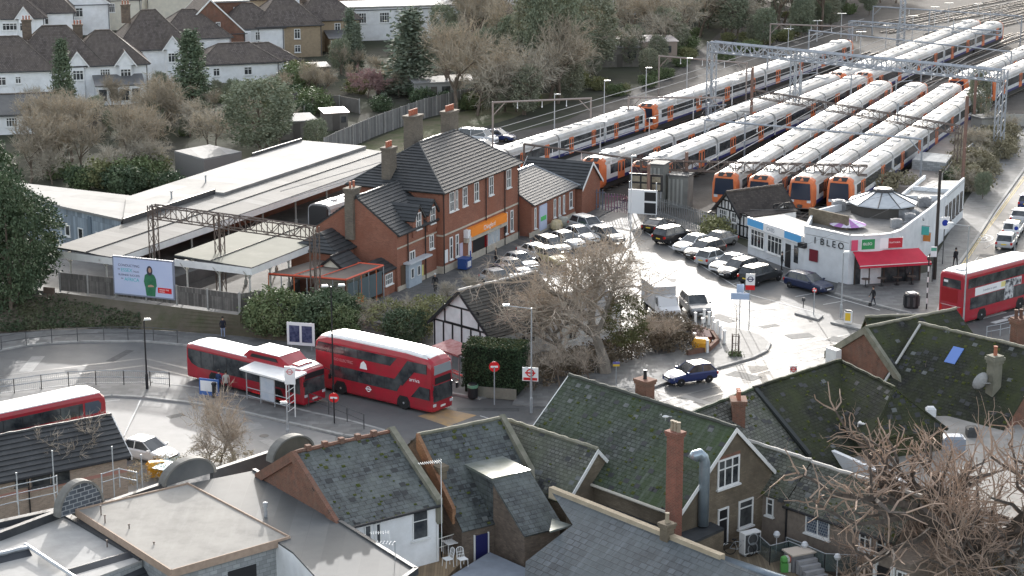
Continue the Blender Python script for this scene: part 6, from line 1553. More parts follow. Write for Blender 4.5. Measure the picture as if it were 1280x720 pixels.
# white posts and low wall at the pavement nose
WP = ((869,402),(878,409),(886,401),(893,414),(900,419),(905,425),(880,398),(812,398),(836,404),(891,407),(897,412),(884,437),(868,428))
for i, (x, y) in enumerate(WP):
 b = MB(); b.box(-.09,.09,-.09,.09,0,1.05); l = MB(); l.box(-.11,.11,-.11,.11,1.05,1.13)
 simple('white_post', 'short white post edging the planted corner of the car park', 'post', G(x, y+5,.05),20,[('shaft', b, white_paint),('cap', l, white_paint)], 'white posts edging the planted corner')
m = MB(); pts = [GX(x, y, .3) for x, y in ((812,404),(842,405),(872,410),(890,416),(897,426),(886,436),(860,441))]
for a, b in zip(pts, pts[1:]): m.obox(((a[0]+b[0])/2,(a[1]+b[1])/2), heading(a, b), dist(a, b)+.15,.28,0,.5)
o = m.build('low_wall', brick_dark); tag(o, 'low dark brick wall round the planted corner behind the yellow grit bin', 'low wall')
b = MB(); b.prism([GX(x, y, .6) for x, y in ((863,412),(886,414),(890,423),(867,424))],0,.75); o = b.build('brick_planter', mat('maroon_brick', (.10,.035,.035),(.07,.03,.03),2, rough=.9)); tag(o, 'dark maroon brick planter beside the white posts', 'planter')
# tree guard with sapling
A = G(919,444,.13); p = MB()
for x, y in ((-.25,-.25),(.25,-.25),(.25,.25),(-.25,.25)): p.tube([(x, y, 0),(x, y, 1.7)],.035,4)
for z in (.9,1.6):
 for a, b in (((-.25,-.25),(.25,-.25)),((.25,-.25),(.25,.25)),((.25,.25),(-.25,.25)),((-.25,.25),(-.25,-.25))): p.tube([(*a, z),(*b, z)],.025,4)
tk = MB(); tk.tube([(0,0,0),(.03,0,2.2),(.0,.02,4.4)],[.04,.03,.01],5)
for i in range(10): a = i*2.4; tk.tube([(0,0,2.2+i*.2),(.5*math.cos(a),.5*math.sin(a),2.7+i*.2)],.012,3)
gb = MB(); leaf_cover(gb, lambda r: (r.uniform(-.5,.5), r.uniform(-.5,.5),0),260,.14,5,.3)
simple('young_tree', 'thin bare sapling inside a timber tree guard on the pavement nose', 'tree', A, 0,[('guard', p, brown_steel),('trunk', tk, bark),('ground_leaves', gb, leaf_mid)])
# bus shelter
def shelter(px0, px1, py0, py1, label, roof_mm, red=False, dp=1.5, zr=2.5):
 A, B = G(px0, py0,.13), G(px1, py1,.13); h = heading(A, B); L_ = dist(A, B)
 t = thing('bus_shelter', label, 'bus shelter', A, h)
 def W(s, d): return step(step(A, h, s), h+90, d)
 m = MB(); m.slab([(*W(-.3,-.4), zr),(*W(L_+.3,-.4), zr),(*W(L_+.3, dp), zr+.25),(*W(-.3, dp), zr+.25)],.13); m.build('roof', roof_mm, t)
 pm = MB()
 for s in (0, L_*.33, L_*.66, L_): pm.tube([(*W(s, 0),.13),(*W(s, 0), zr)],.05,5)
 pm.build('posts', galv, t); m = MB()
 for z in (.45,1.05,2.2): m.tube([(*W(0,0), z),(*W(L_, 0), z)],.035,4)
 m.build('rails', galv if not red else sign_red, t)
 m = MB(); m.prism([W(L_*.34,-.02), W(L_*.65,-.02), W(L_*.65,.02), W(L_*.34,.02)],.5,2.15); m.build('poster_case', mat('pale_map', (.4,.45,.52),(.5,.52,.56),2, rough=.4), t)
 m = MB(); m.prism([W(.1,.35), W(L_-.1,.35), W(L_-.1,.55), W(.1,.55)],.6,.68); m.build('bench', sign_red, t); return t
shelter(309,362,499,514, 'white-roofed bus shelter with a pale map panel on the traffic island', white_paint)
shelter(548,574,470,480, 'red-edged bus shelter between the double decker and the hedge', mat('shelter_red_roof', (.34,.2,.2),(.26,.1,.1),2, rough=.85, spec=.1), True, 1.4)
A, hh = base_h(364,521,458,.13); p = MB()
for x in (-.3,.3): p.tube([(x, 0,0),(x, 0, hh-.1)],.045,5)
for i in range(6): z = .3+i*.5; p.tube([(-.3,0, z),(.3,0, z+.45)],.025,4)
s = MB(); s.box(-.38,.38,-.08,.02, hh-1.3, hh); n_ = MB(); rnd_fn(.22,.38)(n_, hh)
simple('bus_stop_flag', 'tall white bus stop flag on a lattice frame at the end of the shelter', 'bus stop', A, -8,[('frame', p, white_paint),('flag', s, sign_white),('roundel', n_, mat('roundel_pink', (.6,.25,.25), rough=.5))])
b = MB(); b.lathe([(.16,0),(.16,.95),(.2,1.0),(.2,1.1),(.1,1.2)], n=10)
simple('black_bollard', 'black round bollard on the island next to waiting passengers', 'bollard', G(268,497,.13),0,[('shaft', b, black_paint)])
m = MB(); m.hexa([(-.8,-.05,0),(.8,-.05,0),(.8,.05,0),(-.8,.05,0)],[(-.8,-.05,1.25),(.8,-.05,1.25),(.8,.05,1.25),(-.8,.05,1.25)]); k = MB(); k.box(-.7,.7,-.065,-.051,.3,1.1)
simple('stall_board', 'white and blue folding board beside the bollard on the bus island', 'board', G(262,494,.13),-20,[('board', m, mat('board_blue', (.05,.14,.4), rough=.5)),('sheet', k, sign_white)])
# railings
handrail('island_railing', 'pedestrian railing with black posts curving along the bus island', [G(-30,496,.13), G(18,491.5,.13), G(52,486.5,.13), G(86,482.5,.13), G(120,481,.13), G(155,481,.13), G(188,482,.13), G(212,483,.13)],1.1, galv, bars=True, every=2.4)
handrail('bank_railing', 'black railing at the foot of the embankment behind the bus lane', [G(-30,441,.13), G(2,437,.13), G(33,432,.13), G(65,428.5,.13), G(97,426.5,.13), G(130,425.5,.13), G(160,425,.13), G(192,426,.13), G(222,429,.13)],1.1, mat('dark_rail', (.09,.09,.09), rough=.5), bars=False, every=2.6)
handrail('stop_railing', 'short black railing behind the no entry sign by the buses', [G(386,508,.13), G(411,518,.13), G(434,527,.13), G(455,536,.13)],1.05, dark_metal, bars=False, every=1.9)
handrail('crossing_railing', 'galvanised guard railing by the chimney at the right edge of the junction', [G(1233,423,.13), G(1250,420,.13), G(1262,417,.13)],1.0, galv, every=1.3)
# steps up from the bus stop to the forecourt
m = MB(); A = G(455,430,0); hh = 20
for i in range(8): q = step((A[0], A[1]),60, i*.32); m.obox(q, -28,3.2,.34,0,.16*(i+1))
o = m.build('stone_steps', mat('old_steps', (.2,.19,.175),(.14,.13,.12),1.5, rough=.9)); tag(o, 'worn steps climbing between the bushes behind the double decker', 'steps')
# ---------------------------------------------------------------- people
def cloth(n, rgb): return mat(n, rgb, rough=.9)
make_person(G(1091,382.5,.13),200, 'person in dark clothes with a bag walking past the restaurant', cloth('coat_black', (.02,.02,.023)), cloth('trouser_dark', (.03,.032,.045)), walk=.3)
bag = MB(); bag.hexa([(-.15,-.06,0),(.15,-.06,0),(.15,.06,0),(-.15,.06,0)],[(-.12,-.05,.32),(.12,-.05,.32),(.12,.05,.32),(-.12,.05,.32)]); bag.tube([(-.08,0,.32),(0,0,.45),(.08,0,.32)],.015,4)
simple('shoulder_bag', 'dark bag hanging at the side of the person walking past the restaurant', 'bag', G(1087.5,382.5,.75),10,[('bag', bag, black_paint)])
make_person(G(279,422,.14),-70, 'person in dark jacket and pale jeans standing under the bank behind the single decker', cloth('jacket_navy', (.02,.022,.035)), cloth('jeans_pale', (.25,.3,.42)), walk=.08)
make_person(G(283,492,.13),100, 'person in a pale coat waiting beside the black bollard on the bus island', cloth('coat_pale', (.42,.4,.36)), cloth('trouser_black', (.02,.02,.02)), walk=.05)
make_person(G(274,491,.13),60, 'person in dark blue waiting behind the stall board on the bus island', cloth('coat_blue', (.03,.05,.12)), cloth('trouser_black', (.02,.02,.02)), walk=.05)
make_person(G(620,333,.1),160, 'person in a long black coat outside the station entrance', cloth('coat_black', (.02,.02,.023)), cloth('trouser_black', (.02,.02,.02)), hem=.45, walk=.05)
make_person(G(544,366,.05),-100, 'person in black with a pale head covering near the kiosk', cloth('coat_black', (.02,.02,.023)), cloth('trouser_black', (.02,.02,.02)), hair=cloth('white_cap', (.5,.5,.48)), walk=.15)
make_person(G(1194,333,.13),110, 'person in black walking up the side road pavement past the bus', cloth('coat_black', (.02,.02,.023)), cloth('trouser_black', (.02,.02,.02)), walk=.2)
make_person(G(977,338,.05),10, 'person in black at the door of the blue fascia shop', cloth('coat_black', (.02,.02,.023)), cloth('trouser_black', (.02,.02,.02)), walk=.05)
make_person(G(1133,352,.13),20, 'person in grey standing at the right end of the red awning', cloth('coat_grey', (.1,.1,.11)), cloth('trouser_black', (.02,.02,.02)), walk=.1)
# ---------------------------------------------------------------- overhead line structures of the yard
def at_h(px, py, ptop): return base_h(px, py, ptop, 0)
steel_lt = mat('pale_gantry_steel', (.40,.42,.45),(.32,.34,.37),2, rough=.5, metal=.3)
def portal(p0, p1, top0, label, name='overhead_gantry', depth=1.0, width=.9, n=24, mm=steel_lt, legs=(0,1), r=.07):
 A, h0 = at_h(*p0, top0); B = G(*p1,0)
 return truss(name, label, (A[0], A[1], h0-depth),(B[0], B[1], h0-depth), depth, width, n, mm, legs, cat='gantry', r=r)
portal((888,150),(1247,196),52, 'wide pale lattice gantry standing over the whole train yard', n=30, legs=(0,.31,1.0), depth=1.3, width=1.2, r=.085)
portal((800,254),(1082,262),200, 'brown lattice gantry just above the four train cabs', depth=1.0, width=.8, n=26, mm=brown_steel, legs=(), r=.06)
portal((940,172),(1195,224),112, 'brown lattice gantry crossing the middle of the stabled trains', depth=.9, width=.7, n=20, mm=brown_steel, legs=(1.0,), r=.05)
portal((1062,58),(1250,72),26, 'distant pale gantry across the tracks at the top of the yard', depth=.7, width=.7, n=16, legs=(0,), r=.06)
def ole(p0, p1, top0, label, mm=brown_steel):
 """plain beam on two posts"""
 A, h0 = at_h(*p0, top0); B = G(*p1,0); t = thing('overhead_beam_frame', label, 'gantry', A, heading(A, B))
 m = MB(); m.tube([(A[0], A[1], h0),(B[0], B[1], h0)],.12,4); m.build('beam', mm, t)
 for q in (A, B):
  m = MB(); m.tube([(q[0], q[1],0),(q[0], q[1], h0+.1)],.11,4); w = (B if q is A else A); d = Vector((w[0]-q[0], w[1]-q[1],0)).normalized()
  m.tube([(q[0], q[1], h0-1.6),(q[0]+d.x*1.6, q[1]+d.y*1.6, h0)],.06,4); m.build('post', mm, t)
 m = MB()
 for k in (.25,.5,.75):
  q = Vector(A).lerp(Vector(B), k); m.tube([(q.x, q.y, h0),(q.x, q.y, h0-.7)],.04,4).lathe([(.03, h0-.9),(.08, h0-.85),(.08, h0-.75),(.03, h0-.7)],(q.x, q.y, 0),6)
 m.build('insulators', sign_white, t)
ole((616,192),(738,186),128, 'rusty beam frame over the platform line nearest the station roof', mat('beam_pinkish', (.34,.28,.25), rough=.7))
ole((785,176),(903,176),122, 'rusty beam frame over the second platform train', mat('beam_pinkish', (.34,.28,.25)))
ole((823,122),(932,132),70, 'rusty beam frame below the trees at the far end of the platform', mat('beam_pinkish', (.34,.28,.25)))
ole((655,228),(801,250),180, 'brown beam frame just beyond the gabled hut', brown_steel)
ole((962,66),(1064,70),30, 'distant beam frame below the trees at the top of the platform line', mat('beam_pinkish', (.34,.28,.25)))
for i, (px, py, top) in enumerate(((938,180,84),(1216,170,92),(1202,248,120),(857,256,190),(810,268,205))):
 A, hh = at_h(px, py, top); m = MB(); m.obox((A[0], A[1]),20,.26,.26,0, hh); o = m.build('catenary_mast', mat('rust_mast', (.22,.13,.10),(.17,.105,.085),2, rough=.8)); tag(o, ('rust-brown mast between the middle trains', 'rust-brown mast near the right gantry leg', 'rust-brown mast beside the disused platform', 'rust-brown mast behind the equipment cabins', 'rust-brown mast right of the station boards')[i], 'mast')
A, hh = at_h(1126,62,-20); m = MB()
for dx, dy in ((-.5,-.5),(.5,-.5),(.5,.5),(-.5,.5)): m.tube([(A[0]+dx, A[1]+dy, 0),(A[0]+dx*.6, A[1]+dy*.6, hh)],.08,4)
for i in range(14):
 z0, z1 = hh*i/14, hh*(i+1)/14
 m.tube([(A[0]-.5, A[1]-.5, z0),(A[0]+.5, A[1]-.5, z1)],.05,3).tube([(A[0]+.5, A[1]-.5, z0),(A[0]-.5, A[1]-.5, z1)],.05,3)
o = m.build('lattice_mast', steel_lt); tag(o, 'tall pale lattice mast rising out of the top of the picture beyond the yard', 'mast')
for p0, p1, tp_, lb in (((958,118),(1236,158),66, 'thin portal frame over the rear half of the stabled trains'),((880,205),(1150,232),150, 'thin portal frame over the front half of the stabled trains'),((1010,78),(1262,108),38, 'thin portal frame at the back of the yard beyond the big pale gantry'),((1090,44),(1275,58),8, 'furthest thin portal frame where the tracks curve away')): ole(p0, p1, tp_, lb, steel_lt)
for i, (px, py, top) in enumerate(((1000,150,88),(1062,150,92),(1118,150,98),(1020,120,66),(1090,118,70),(1150,122,76),(1010,84,40),(1064,80,34),(1120,74,30),(1190,66,26),(1236,50,14),(1160,56,12),(884,190,128),(930,206,142),(1120,190,128))):
 A, hh = at_h(px, py, top); m = MB(); m.tube([(A[0], A[1],0),(A[0], A[1], hh)],.1,4).tube([(A[0], A[1], hh-.5),(A[0]+2.2, A[1]+.4, hh-.3)],.05,4).tube([(A[0], A[1], hh-1.6),(A[0]+2.2, A[1]+.4, hh-.4)],.04,4); o = m.build('catenary_post', steel_lt); tag(o, 'slim grey catenary post with a short bracket between the stabled trains', 'mast', 'slim catenary posts in the yard')
# platform lamps
gl = ((693,172,118),(755,156,101),(807,142,85),(750,206,152),(811,196,148),(858,130,73),(914,162,100),(866,170,112))
for i, (px, py, top) in enumerate(gl):
 A, hh = at_h(px, py, top); p = MB(); p.lathe([(.08,0),(.05, hh)], n=6); h_ = MB(); h_.box(-.05,.75,-.14,.14, hh-.02, hh+.08)
 simple('platform_lamp', 'white platform lamp post beside the long platform train', 'platform lamp', A, 0,[('column', p, mat('lamp_white', (.55,.55,.55), rough=.5)),('lamp_head', h_, lamp_glass)], 'lamp posts along the platform')
for i, (px, py, top) in enumerate(((985,60,36),(1021,52,26),(1051,47,17),(1075,72,40),(1107,60,32),(1140,50,20),(1168,32,9),(1185,30,4),(1222,20,5))):
 A, hh = at_h(px, py, top); p = MB(); p.lathe([(.08,0),(.05, hh)], n=6); h_ = MB(); h_.box(-.8,.8,-.12,.12, hh-.02, hh+.08)
 simple('yard_lamp', 'double-headed white lamp post between the far tracks', 'yard lamp', A, 0,[('column', p, mat('lamp_white', (.55,.55,.55))),('lamp_head', h_, lamp_glass)], 'double-headed lamps in the far yard')
# contact wires
def wire(name, label, pts, r=.022, group=None, sag=.0):
 m = MB(); P = []
 for a, b in zip(pts, pts[1:]):
  for i in range(9):
   k = i/8; P.append((a[0]+(b[0]-a[0])*k, a[1]+(b[1]-a[1])*k, a[2]+(b[2]-a[2])*k-sag*4*k*(1-k)))
 m.tube(P, r, 3, cap=False); o = m.build(name, mat('wire_grey', (.2,.2,.2), rough=.6)); tag(o, label, 'wire', group)
for a, b, h in TRAINS:
 f, r_ = step(a, h, 6), step(b, h, -8)
 for z in (5.3,6.2): wire('contact_wire', 'thin overhead electric wire above the train yard', [(*f, z),(*r_, z)],.045, 'overhead wires of the yard')
wire('telephone_wire', 'thin wire from the tall dark pole across the restaurant to the car park', [base_h(1168,349,218)[0][:2]+(9.2,), G(938,262,6.5)],.015, None, .8)
wire('telephone_wire', 'thin wire from the tall dark pole low over the half-timbered shop', [base_h(1168,349,222)[0][:2]+(8.9,), G(900,342,3)],.015, None, .6)
# derelict platform right of the sidings
P = [GX(x, y, 1.1) for x, y in ((1118,232),(1170,238),(1240,150),(1198,150))]
m = MB(); m.prism(P, 0,1.1); o = m.build('old_platform', mat('pinkish_platform', (.36,.30,.27),(.29,.25,.23),.5, rough=.85, c3=(.2,.19,.17), c3scale=.3)); tag(o, 'disused pinkish platform slab beside the rightmost stabled train', 'platform')
P = [GX(x, y, 1.6) for x, y in ((1140,206),(1182,210),(1190,200),(1150,196))]
m = MB(); m.prism(P, 0,2.2); o = m.build('low_shed', block_grey); tag(o, 'low grey concrete shed at the near end of the disused platform', 'shed')
handrail('platform_railing', 'steel handrails at the far end of the disused platform', [G(1205,200,1.1), G(1232,178,1.1)],1.2, galv, every=1.6)
A = G(1228,152); b = MB(); b.box(-1.5,1.5,-1.2,1.2,0,2.6); c_ = MB(); c_.box(-1.7,1.7,-1.4,1.4,2.6,2.8)
simple('signal_hut', 'small grey hut at the foot of the right gantry leg', 'hut', G(1232,172),20,[('wall', b, mat('hut_grey', (.3,.29,.27), rough=.9)),('roof', c_, roof_pale)])
board_fence('yard_wall', 'low pale boundary wall with a mesh fence beyond the side road', [G(1176,240), G(1222,180), G(1250,158)],0,2.0, mat('yard_fence', (.16,.15,.135),(.11,.1,.09),1, rough=.9))
board_fence('yard_wall', 'pale concrete boundary wall at the far right beyond the gantry leg', [G(1243,158), G(1290,158)],0,1.6, mat('pale_wall', (.42,.4,.37),(.34,.33,.3),.6, rough=.9))
# ---------------------------------------------------------------- houses beyond the railway
def house(px, py, w, d, ang, ze, zr, label, wall=None, roof=None, kind='hip', wins=(), ext=None, chim=1, group=None, bay=False):
 """px,py = foot of the wall facing us (middle); w along heading ang, d deep"""
 w *= 1.32; d *= 1.2; zr += .4
 A = G(px, py); t = thing('house', label, 'house', A, ang, group)
 wall = wall or white_render; roof = roof or tile_brown
 a = step(A, ang+90, d/2); m_ = min(w*.42, d*.42)
 if kind == 'hip': p, q = step(a, ang, -w/2+m_), step(a, ang, w/2-m_); gable(t, p, q, d/2, d/2, ze, zr, wall, roof, over=.4, hipA=m_, hipB=m_, ridge_m=tile_brown)
 elif kind == 'gable': gable(t, step(a, ang, -w/2), step(a, ang, w/2), d/2, d/2, ze, zr, wall, roof, over=.35, barge=white_paint, ridge_m=tile_brown)
 elif kind == 'front': gable(t, step(A, ang+90, d), A[:2], w/2, w/2, ze, zr, wall, roof, over=.35, barge=white_paint)
 else:
  m = MB(); m.obox(a, ang, w, d, 0, ze); m.build('wall', wall, t); m = MB(); m.obox(a, ang, w+.5, d+.5, ze, ze+.25); m.build('roof', roof, t)
 W0 = step(A, ang, -w/2)
 for s0, s1, z0, z1 in wins: window(t, W0, ang, s0, s1, z0, z1,-1, bars=1 if s1-s0 < 1.4 else 3, transom=.3, fw=.1, proud=.05)
 dp = MB()
 for s in (.15, w-.15): q = step(step(W0, ang, s), ang-90,.09); dp.tube([(*q, .1),(*q, ze-.1)],.07,5)
 e0, e1 = step(step(W0, ang, -.3), ang-90,.42), step(step(W0, ang, w+.3), ang-90,.42); dp.tube([(*e0, ze-.32),(*e1, ze-.32)],.08,5); dp.build('gutter', dark_metal, t)
 if bay:
  b = MB(); s = w*.72; q = [step(step(W0, ang, s+u), ang-90, v) for u, v in ((-1.2,.0),(-.8,.7),(.8,.7),(1.2,.0))]; b.prism(q, 0, ze-.1); b.build('bay', wall, t)
  window(t, step(step(W0, ang, s), ang-90,.7), ang, -.75,.75,3.1,4.5,-1, bars=2, transom=.3, fw=.1)
 if bay: bq = step(W0, ang, w*.72); gable(t, step(bq, ang+90,3.2), step(bq, ang-90,.75),1.35,1.35, ze-.1, ze+1.7, wall, roof, z0=ze-.3, over=.25, barge=white_paint)
 for i in range(chim): chimney(t, step(step(a, ang, (-w*.3, w*.32)[i % 2]), ang+90,.3), ang, 1.3,.7, zr-1.8, zr+1.0, brick_brown, 3)
 E0 = step(A, ang-90,0)
 if ext:
  ew, ed, eh = ext; f = step(step(A, ang, w*.12), ang-90, ed)
  m = MB(); m.obox(step(f, ang+90, ed/2), ang, ew, ed-.01,0, eh); x = m.build('extension', wall, t)
  m = MB(); q = [step(step(f, ang, s*(ew/2+.2)), ang-90, e) for s, e in ((-1,.2),(1,.2),(1,-ed),(-1,-ed))]; m.slab([(*q[0], eh+.15),(*q[1], eh+.15),(*q[2], eh+1.1),(*q[3], eh+1.1)],.12); m.build('extension_roof', mat('lean_to_roof', (.13,.13,.135),(.1,.1,.1),1, rough=.4), x)
  for i in range(4): window(t, step(f, ang, -ew/2), ang, .2+i*ew/4.3,.2+(i+.85)*ew/4.3,.5, eh-.3,-1, bars=0, transom=0, fw=.09, sill=False)
 return t
w2 = ((1.2,2.2,3.2,4.4),(3.6,4.6,3.2,4.4),(5.8,7.2,3.2,4.5)); w1 = ((1.2,2.2,3.2,4.4),(4.6,6.0,3.2,4.5))
house(8,134,10,9,12,5.2,8.6, 'white rendered house cut off by the left edge with a low dark roof', wins=((5.6,6.8,3.0,4.2),(8.0,8.8,3.2,4.2)), chim=0)
house(74,128,9.5,9,14,5.4,9.6, 'white house with a pyramid brown roof behind the tall pointed conifer', wins=w2[:2], bay=True, chim=1)
house(136,126,8.5,9,16,5.3,8.8, 'white house with a hipped brown roof above the glazed extension', wins=w1, bay=True, ext=(6.5,4.0,2.6), chim=1)
house(196,104,8.5,9,18,5.3,9.8, 'white house with the highest brown roof and big chimney in the near left row', wins=((2.0,3.0,3.2,4.5),), bay=True, chim=1)
house(245,88,8.5,9,18,5.2,8.4, 'white house with a long low roof left of the red-brick gable', wins=((1.0,2.0,3.1,4.3),(6.0,7.0,3.0,4.4)), chim=0)
house(266,82,8,8,18,5.2,10.0, 'red brick gabled house with a white flat-topped dormer', wall=brick_dark, kind='front', wins=((4.6,5.3,5.4,6.8),(6.0,6.7,5.2,6.8)), chim=0)
t = thing('roof_dormer_house', 'white walled back of the dormered house with bright flat dormer roof', 'house', G(292,80),18)
m = MB(); m.obox(step(G(289,76),108,2),18,6.5,5,0,4.6); m.build('wall', white_render, t); m = MB(); m.obox(step(G(289,70),108,3),18,6.2,4,4.6,8.6); m.build('dormer', brick_dark, t); m = MB(); m.obox(step(G(289,70),108,3),18,7.0,4.6,8.6,8.85); m.build('roof', roof_white, t)
window(t, step(G(289,70),108,1),18,-2.2,-1.3,6.0,7.6,-1, bars=1, fw=.12); window(t, step(G(289,70),108,1),18,.8,1.7,5.6,7.8,-1, bars=1, fw=.12); window(t, step(G(289,76),108,-.5),18,1.0,2.0,2.6,3.9,-1, bars=1, fw=.12)
house(330,100,8,7,18,3.0,4.6, 'low white extension house with grey roof beside the brown pebbledash pair', wins=((5.6,6.6,1.2,2.3),), chim=0)
house(318,74,7.5,8,18,5.2,8.0, 'white house under a grey-brown roof left of the brown pebbledash pair', wins=((5.2,6.0,3.0,4.4),), chim=0)
house(363,72,8,9,18,5.4,9.2, 'tan pebbledash house with a boxy white dormer', wall=tan_render, wins=((6.0,7.0,3.0,4.6),(6.0,7.0,.8,2.0)), chim=0)
house(412,64,8,9,18,5.4,8.8, 'tan pebbledash house left of the tall dark cypress', wall=tan_render, wins=((6.2,7.2,3.0,4.6),), ext=(4,3.5,2.4), chim=1)
house(487,50,20,8,14,5.6,6, 'long white flat-roofed terrace block with small windows', kind='flat', roof=roof_white, wins=((4,5.2,3.2,4.8),(7.5,9.2,3.0,4.8),(11.5,13.2,3.0,4.8),(15.6,16.8,3.2,4.8)), chim=0)
house(470,28,12,8,14,6.4,9.5, 'house with a red-brown hipped roof above the white terrace block', roof=tile_red, wall=brick_dark, wins=((7,8.4,6.4-2.2,6.0),), chim=1)
house(592,28,18,8,12,5.6,8.4, 'long white house with dark windows near the top middle', wins=((6,7,3.2,4.7),(10,11,3.2,4.7),(14,15,3.2,4.7)), chim=0)
house(622,40,9,8,12,3.0,4.6, 'low house with bright rooflights in front of the long white house', wall=tan_render, chim=0)
house(700,22,14,8,10,6.0,9, 'white house partly hidden by the tall trees at the top', wins=((3,4,3.2,4.8),(8,9,3.2,4.8)), chim=1)
house(790,18,22,8,8,6.5,9, 'pale blue-white house furthest right along the top edge', wall=mat('pale_blue_render', (.55,.58,.64), rough=.9), wins=((4,5.2,3.2,5),(10,11.2,3.2,5),(17,18.2,3.2,5)), chim=0)
# back row across the street
rr_ = random.Random(5)
for i, (x, y, rf, kd, lb) in enumerate(((30,18, tile_red, 'gable', 'far house with a pinkish roof at the very top left corner'),(88,12, tile_brown, 'hip', 'far pale house at the top edge above the white gabled one'),(150,14, tile_brown, 'gable', 'far cream gabled house at the top edge left of the tree tops'),(190,22, tile_red, 'hip', 'far red-brown roofed house at the top edge, between the cream ones'),(285,22, tile_brown, 'gable', 'far house at the top edge right of the hazy roof'),(500,12, tile_brown, 'hip', 'far house peeping between red roofs at the top edge'),(660,14, tile_brown, 'hip', 'far white house at the top edge left of the tall trees'))):
 house(x, y, 9,8,14,5.6,9.0, lb, wall=(white_render, cream_paint, tan_render)[i % 3], roof=rf, kind=kd, wins=((2.2,3.6,3.2,4.7),(6.2,7.6,3.2,4.7)), bay=i % 2 == 0, chim=1)
house(300,104,9,7,18,3.2,5.0, 'low white extension with a grey roof behind the bare trees left of centre', wins=((2,3,1.2,2.4),(6.6,7.8,1.2,2.4)), chim=0)
house(22,168,12,6,12,2.8,4.2, 'low white garden annexe with a grey roof at the left edge', wins=((6.6,8,1,2.2),), roof=mat('annexe_roof', (.16,.155,.15),(.12,.118,.115),1, rough=.8), chim=0)
for k, (x0, y0, x1, y1) in enumerate(((150,150,250,128),(60,178,150,150),(268,118,330,124),(300,150,372,132),(380,150,400,128),(470,118,560,108),(560,108,640,96))):
 board_fence('garden_fence', 'weathered fence dividing the back gardens beyond the platform', [G(x0, y0), G(x1, y1)],0,1.8, mat('fence_dark_far', (.17,.155,.14),(.13,.12,.11),1, rough=.9),4, None, 'fences dividing the back gardens')
house(12,62,9,8,12,5.4,8.2, 'far mock tudor house cut by the top left edge', wins=((5,7.4,3.2,4.4),), bay=True, chim=0)
house(50,56,9,8,14,5.6,9.6, 'far white house with a tall dark roof in the back row', wins=((2.5,4.5,3.4,4.8),(6.4,7.6,3.4,4.8)), chim=1)
house(100,44,8,8,14,5.6,8.8, 'far white gabled house in the back row, fourth from the left edge', kind='front', wins=((.8,2.2,3.2,4.8),(3.5,6,3.2,4.8)), chim=0)
house(140,38,8,8,16,5.6,9.0, 'far cream house with pale fascia in the back row', wall=cream_paint, kind='front', wins=((2,3.4,3.2,4.8),(4.6,6,3.2,4.8)), chim=1)
house(335,36,8,8,18,5.6,9.0, 'far house with a brown roof behind the red brick gable', wall=tan_render, chim=1)
house(375,30,9,8,18,5.6,9.4, 'far house with a dark roof behind the boxy white dormer', wall=brick_brown, chim=1)
house(420,24,9,8,16,5.6,9.2, 'far house with grey-brown roof near the top, left of the red roof', wall=tan_render, chim=1)
house(230,30,10,8,16,5.6,9.0, 'far house with a hazy roof behind the highest chimney', wall=cream_paint, chim=1)
house(545,14,12,8,12,6,9.5, 'far red-roofed house at the very top between the white houses', roof=tile_red, wall=brick_dark, chim=1)
# flat dormer on the tan house
m = MB(); q = step(G(366,66),108,3.2); m.obox(q, 18,3.4,3,6.4,8.9); o = m.build('roof_dormer_box', white_render); tag(o, 'boxy white dormer standing on the tan pebbledash roof', 'dormer'); window(o, step(q, -72,1.5),18,-.8,.8,7.1,8.4,-1, bars=2, fw=.12)
# sheds and garages among the gardens
def shed(px, py, w, d, ang, z, label, wall, roof, cat='shed', name='garden_shed'):
 A = G(px, py); b = MB(); b.box(-w/2, w/2,0, d, 0, z); r_ = MB(); r_.hexa([(-w/2-.2,-.2, z),(w/2+.2,-.2, z),(w/2+.2, d+.2, z+.25),(-w/2-.2, d+.2, z+.25)],[(-w/2-.2,-.2, z+.14),(w/2+.2,-.2, z+.14),(w/2+.2, d+.2, z+.4),(-w/2-.2, d+.2, z+.4)])
 dr = MB(); dr.box(-.5,.4,-.05,-.003,0, min(2.0, z-.2)); wn = MB(); wn.box(w*.2, w*.42,-.05,-.003, z*.45, z*.8)
 simple(name, label, cat, A, ang, [('wall', b, wall),('roof', r_, roof),('door', dr, mat('shed_door', (.1,.09,.08), rough=.8)),('window', wn, glass_dark)])
grey_wood = mat('grey_wood', (.19,.175,.155),(.14,.13,.115),1.5, rough=.9)
shed(372,174,5,4,20,2.2, 'pale roofed garden shed above the dark hedge near the fence corner', grey_wood, roof_white)
shed(421,163,3,2.5,20,2.2, 'shed with a shiny pale pink roof behind the fence', grey_wood, mat('pink_roof', (.5,.4,.37), rough=.4))
shed(543,126,5.5,4,15,2.5, 'white-topped garage beside the dark conifer', mat('garage_grey', (.3,.3,.29), rough=.9), roof_white)
shed(596,122,7,4,14,2.4, 'long garage with a green tinted wall behind the fence', mat('garage_green', (.15,.2,.17), rough=.9), mat('garage_roof', (.3,.28,.26), rough=.8))
shed(398,70+32,3.5,3,18,2.1, 'brown shed with bright roof edge below the tan houses', mat('shed_brown', (.14,.10,.08), rough=.9), mat('shed_roof', (.22,.2,.18), rough=.7))
shed(800,78,12,6,8,3.2, 'low building with a very bright pinkish roof among the trees above the trains', mat('pink_wall', (.3,.24,.2), rough=.9), mat('bright_pink_roof', (.6,.52,.48), rough=.5))
shed(775,84,6,5,8,3.0, 'smaller pale roof left of the very bright one above the trains', grey_wood, roof_pale)
shed(657,104,5,4,10,2.6, 'brown mound-like shed roof beside the tall pole in the trees', mat('shed_tan', (.2,.16,.13), rough=.9), mat('shed_tan_roof', (.34,.29,.25), rough=.8))
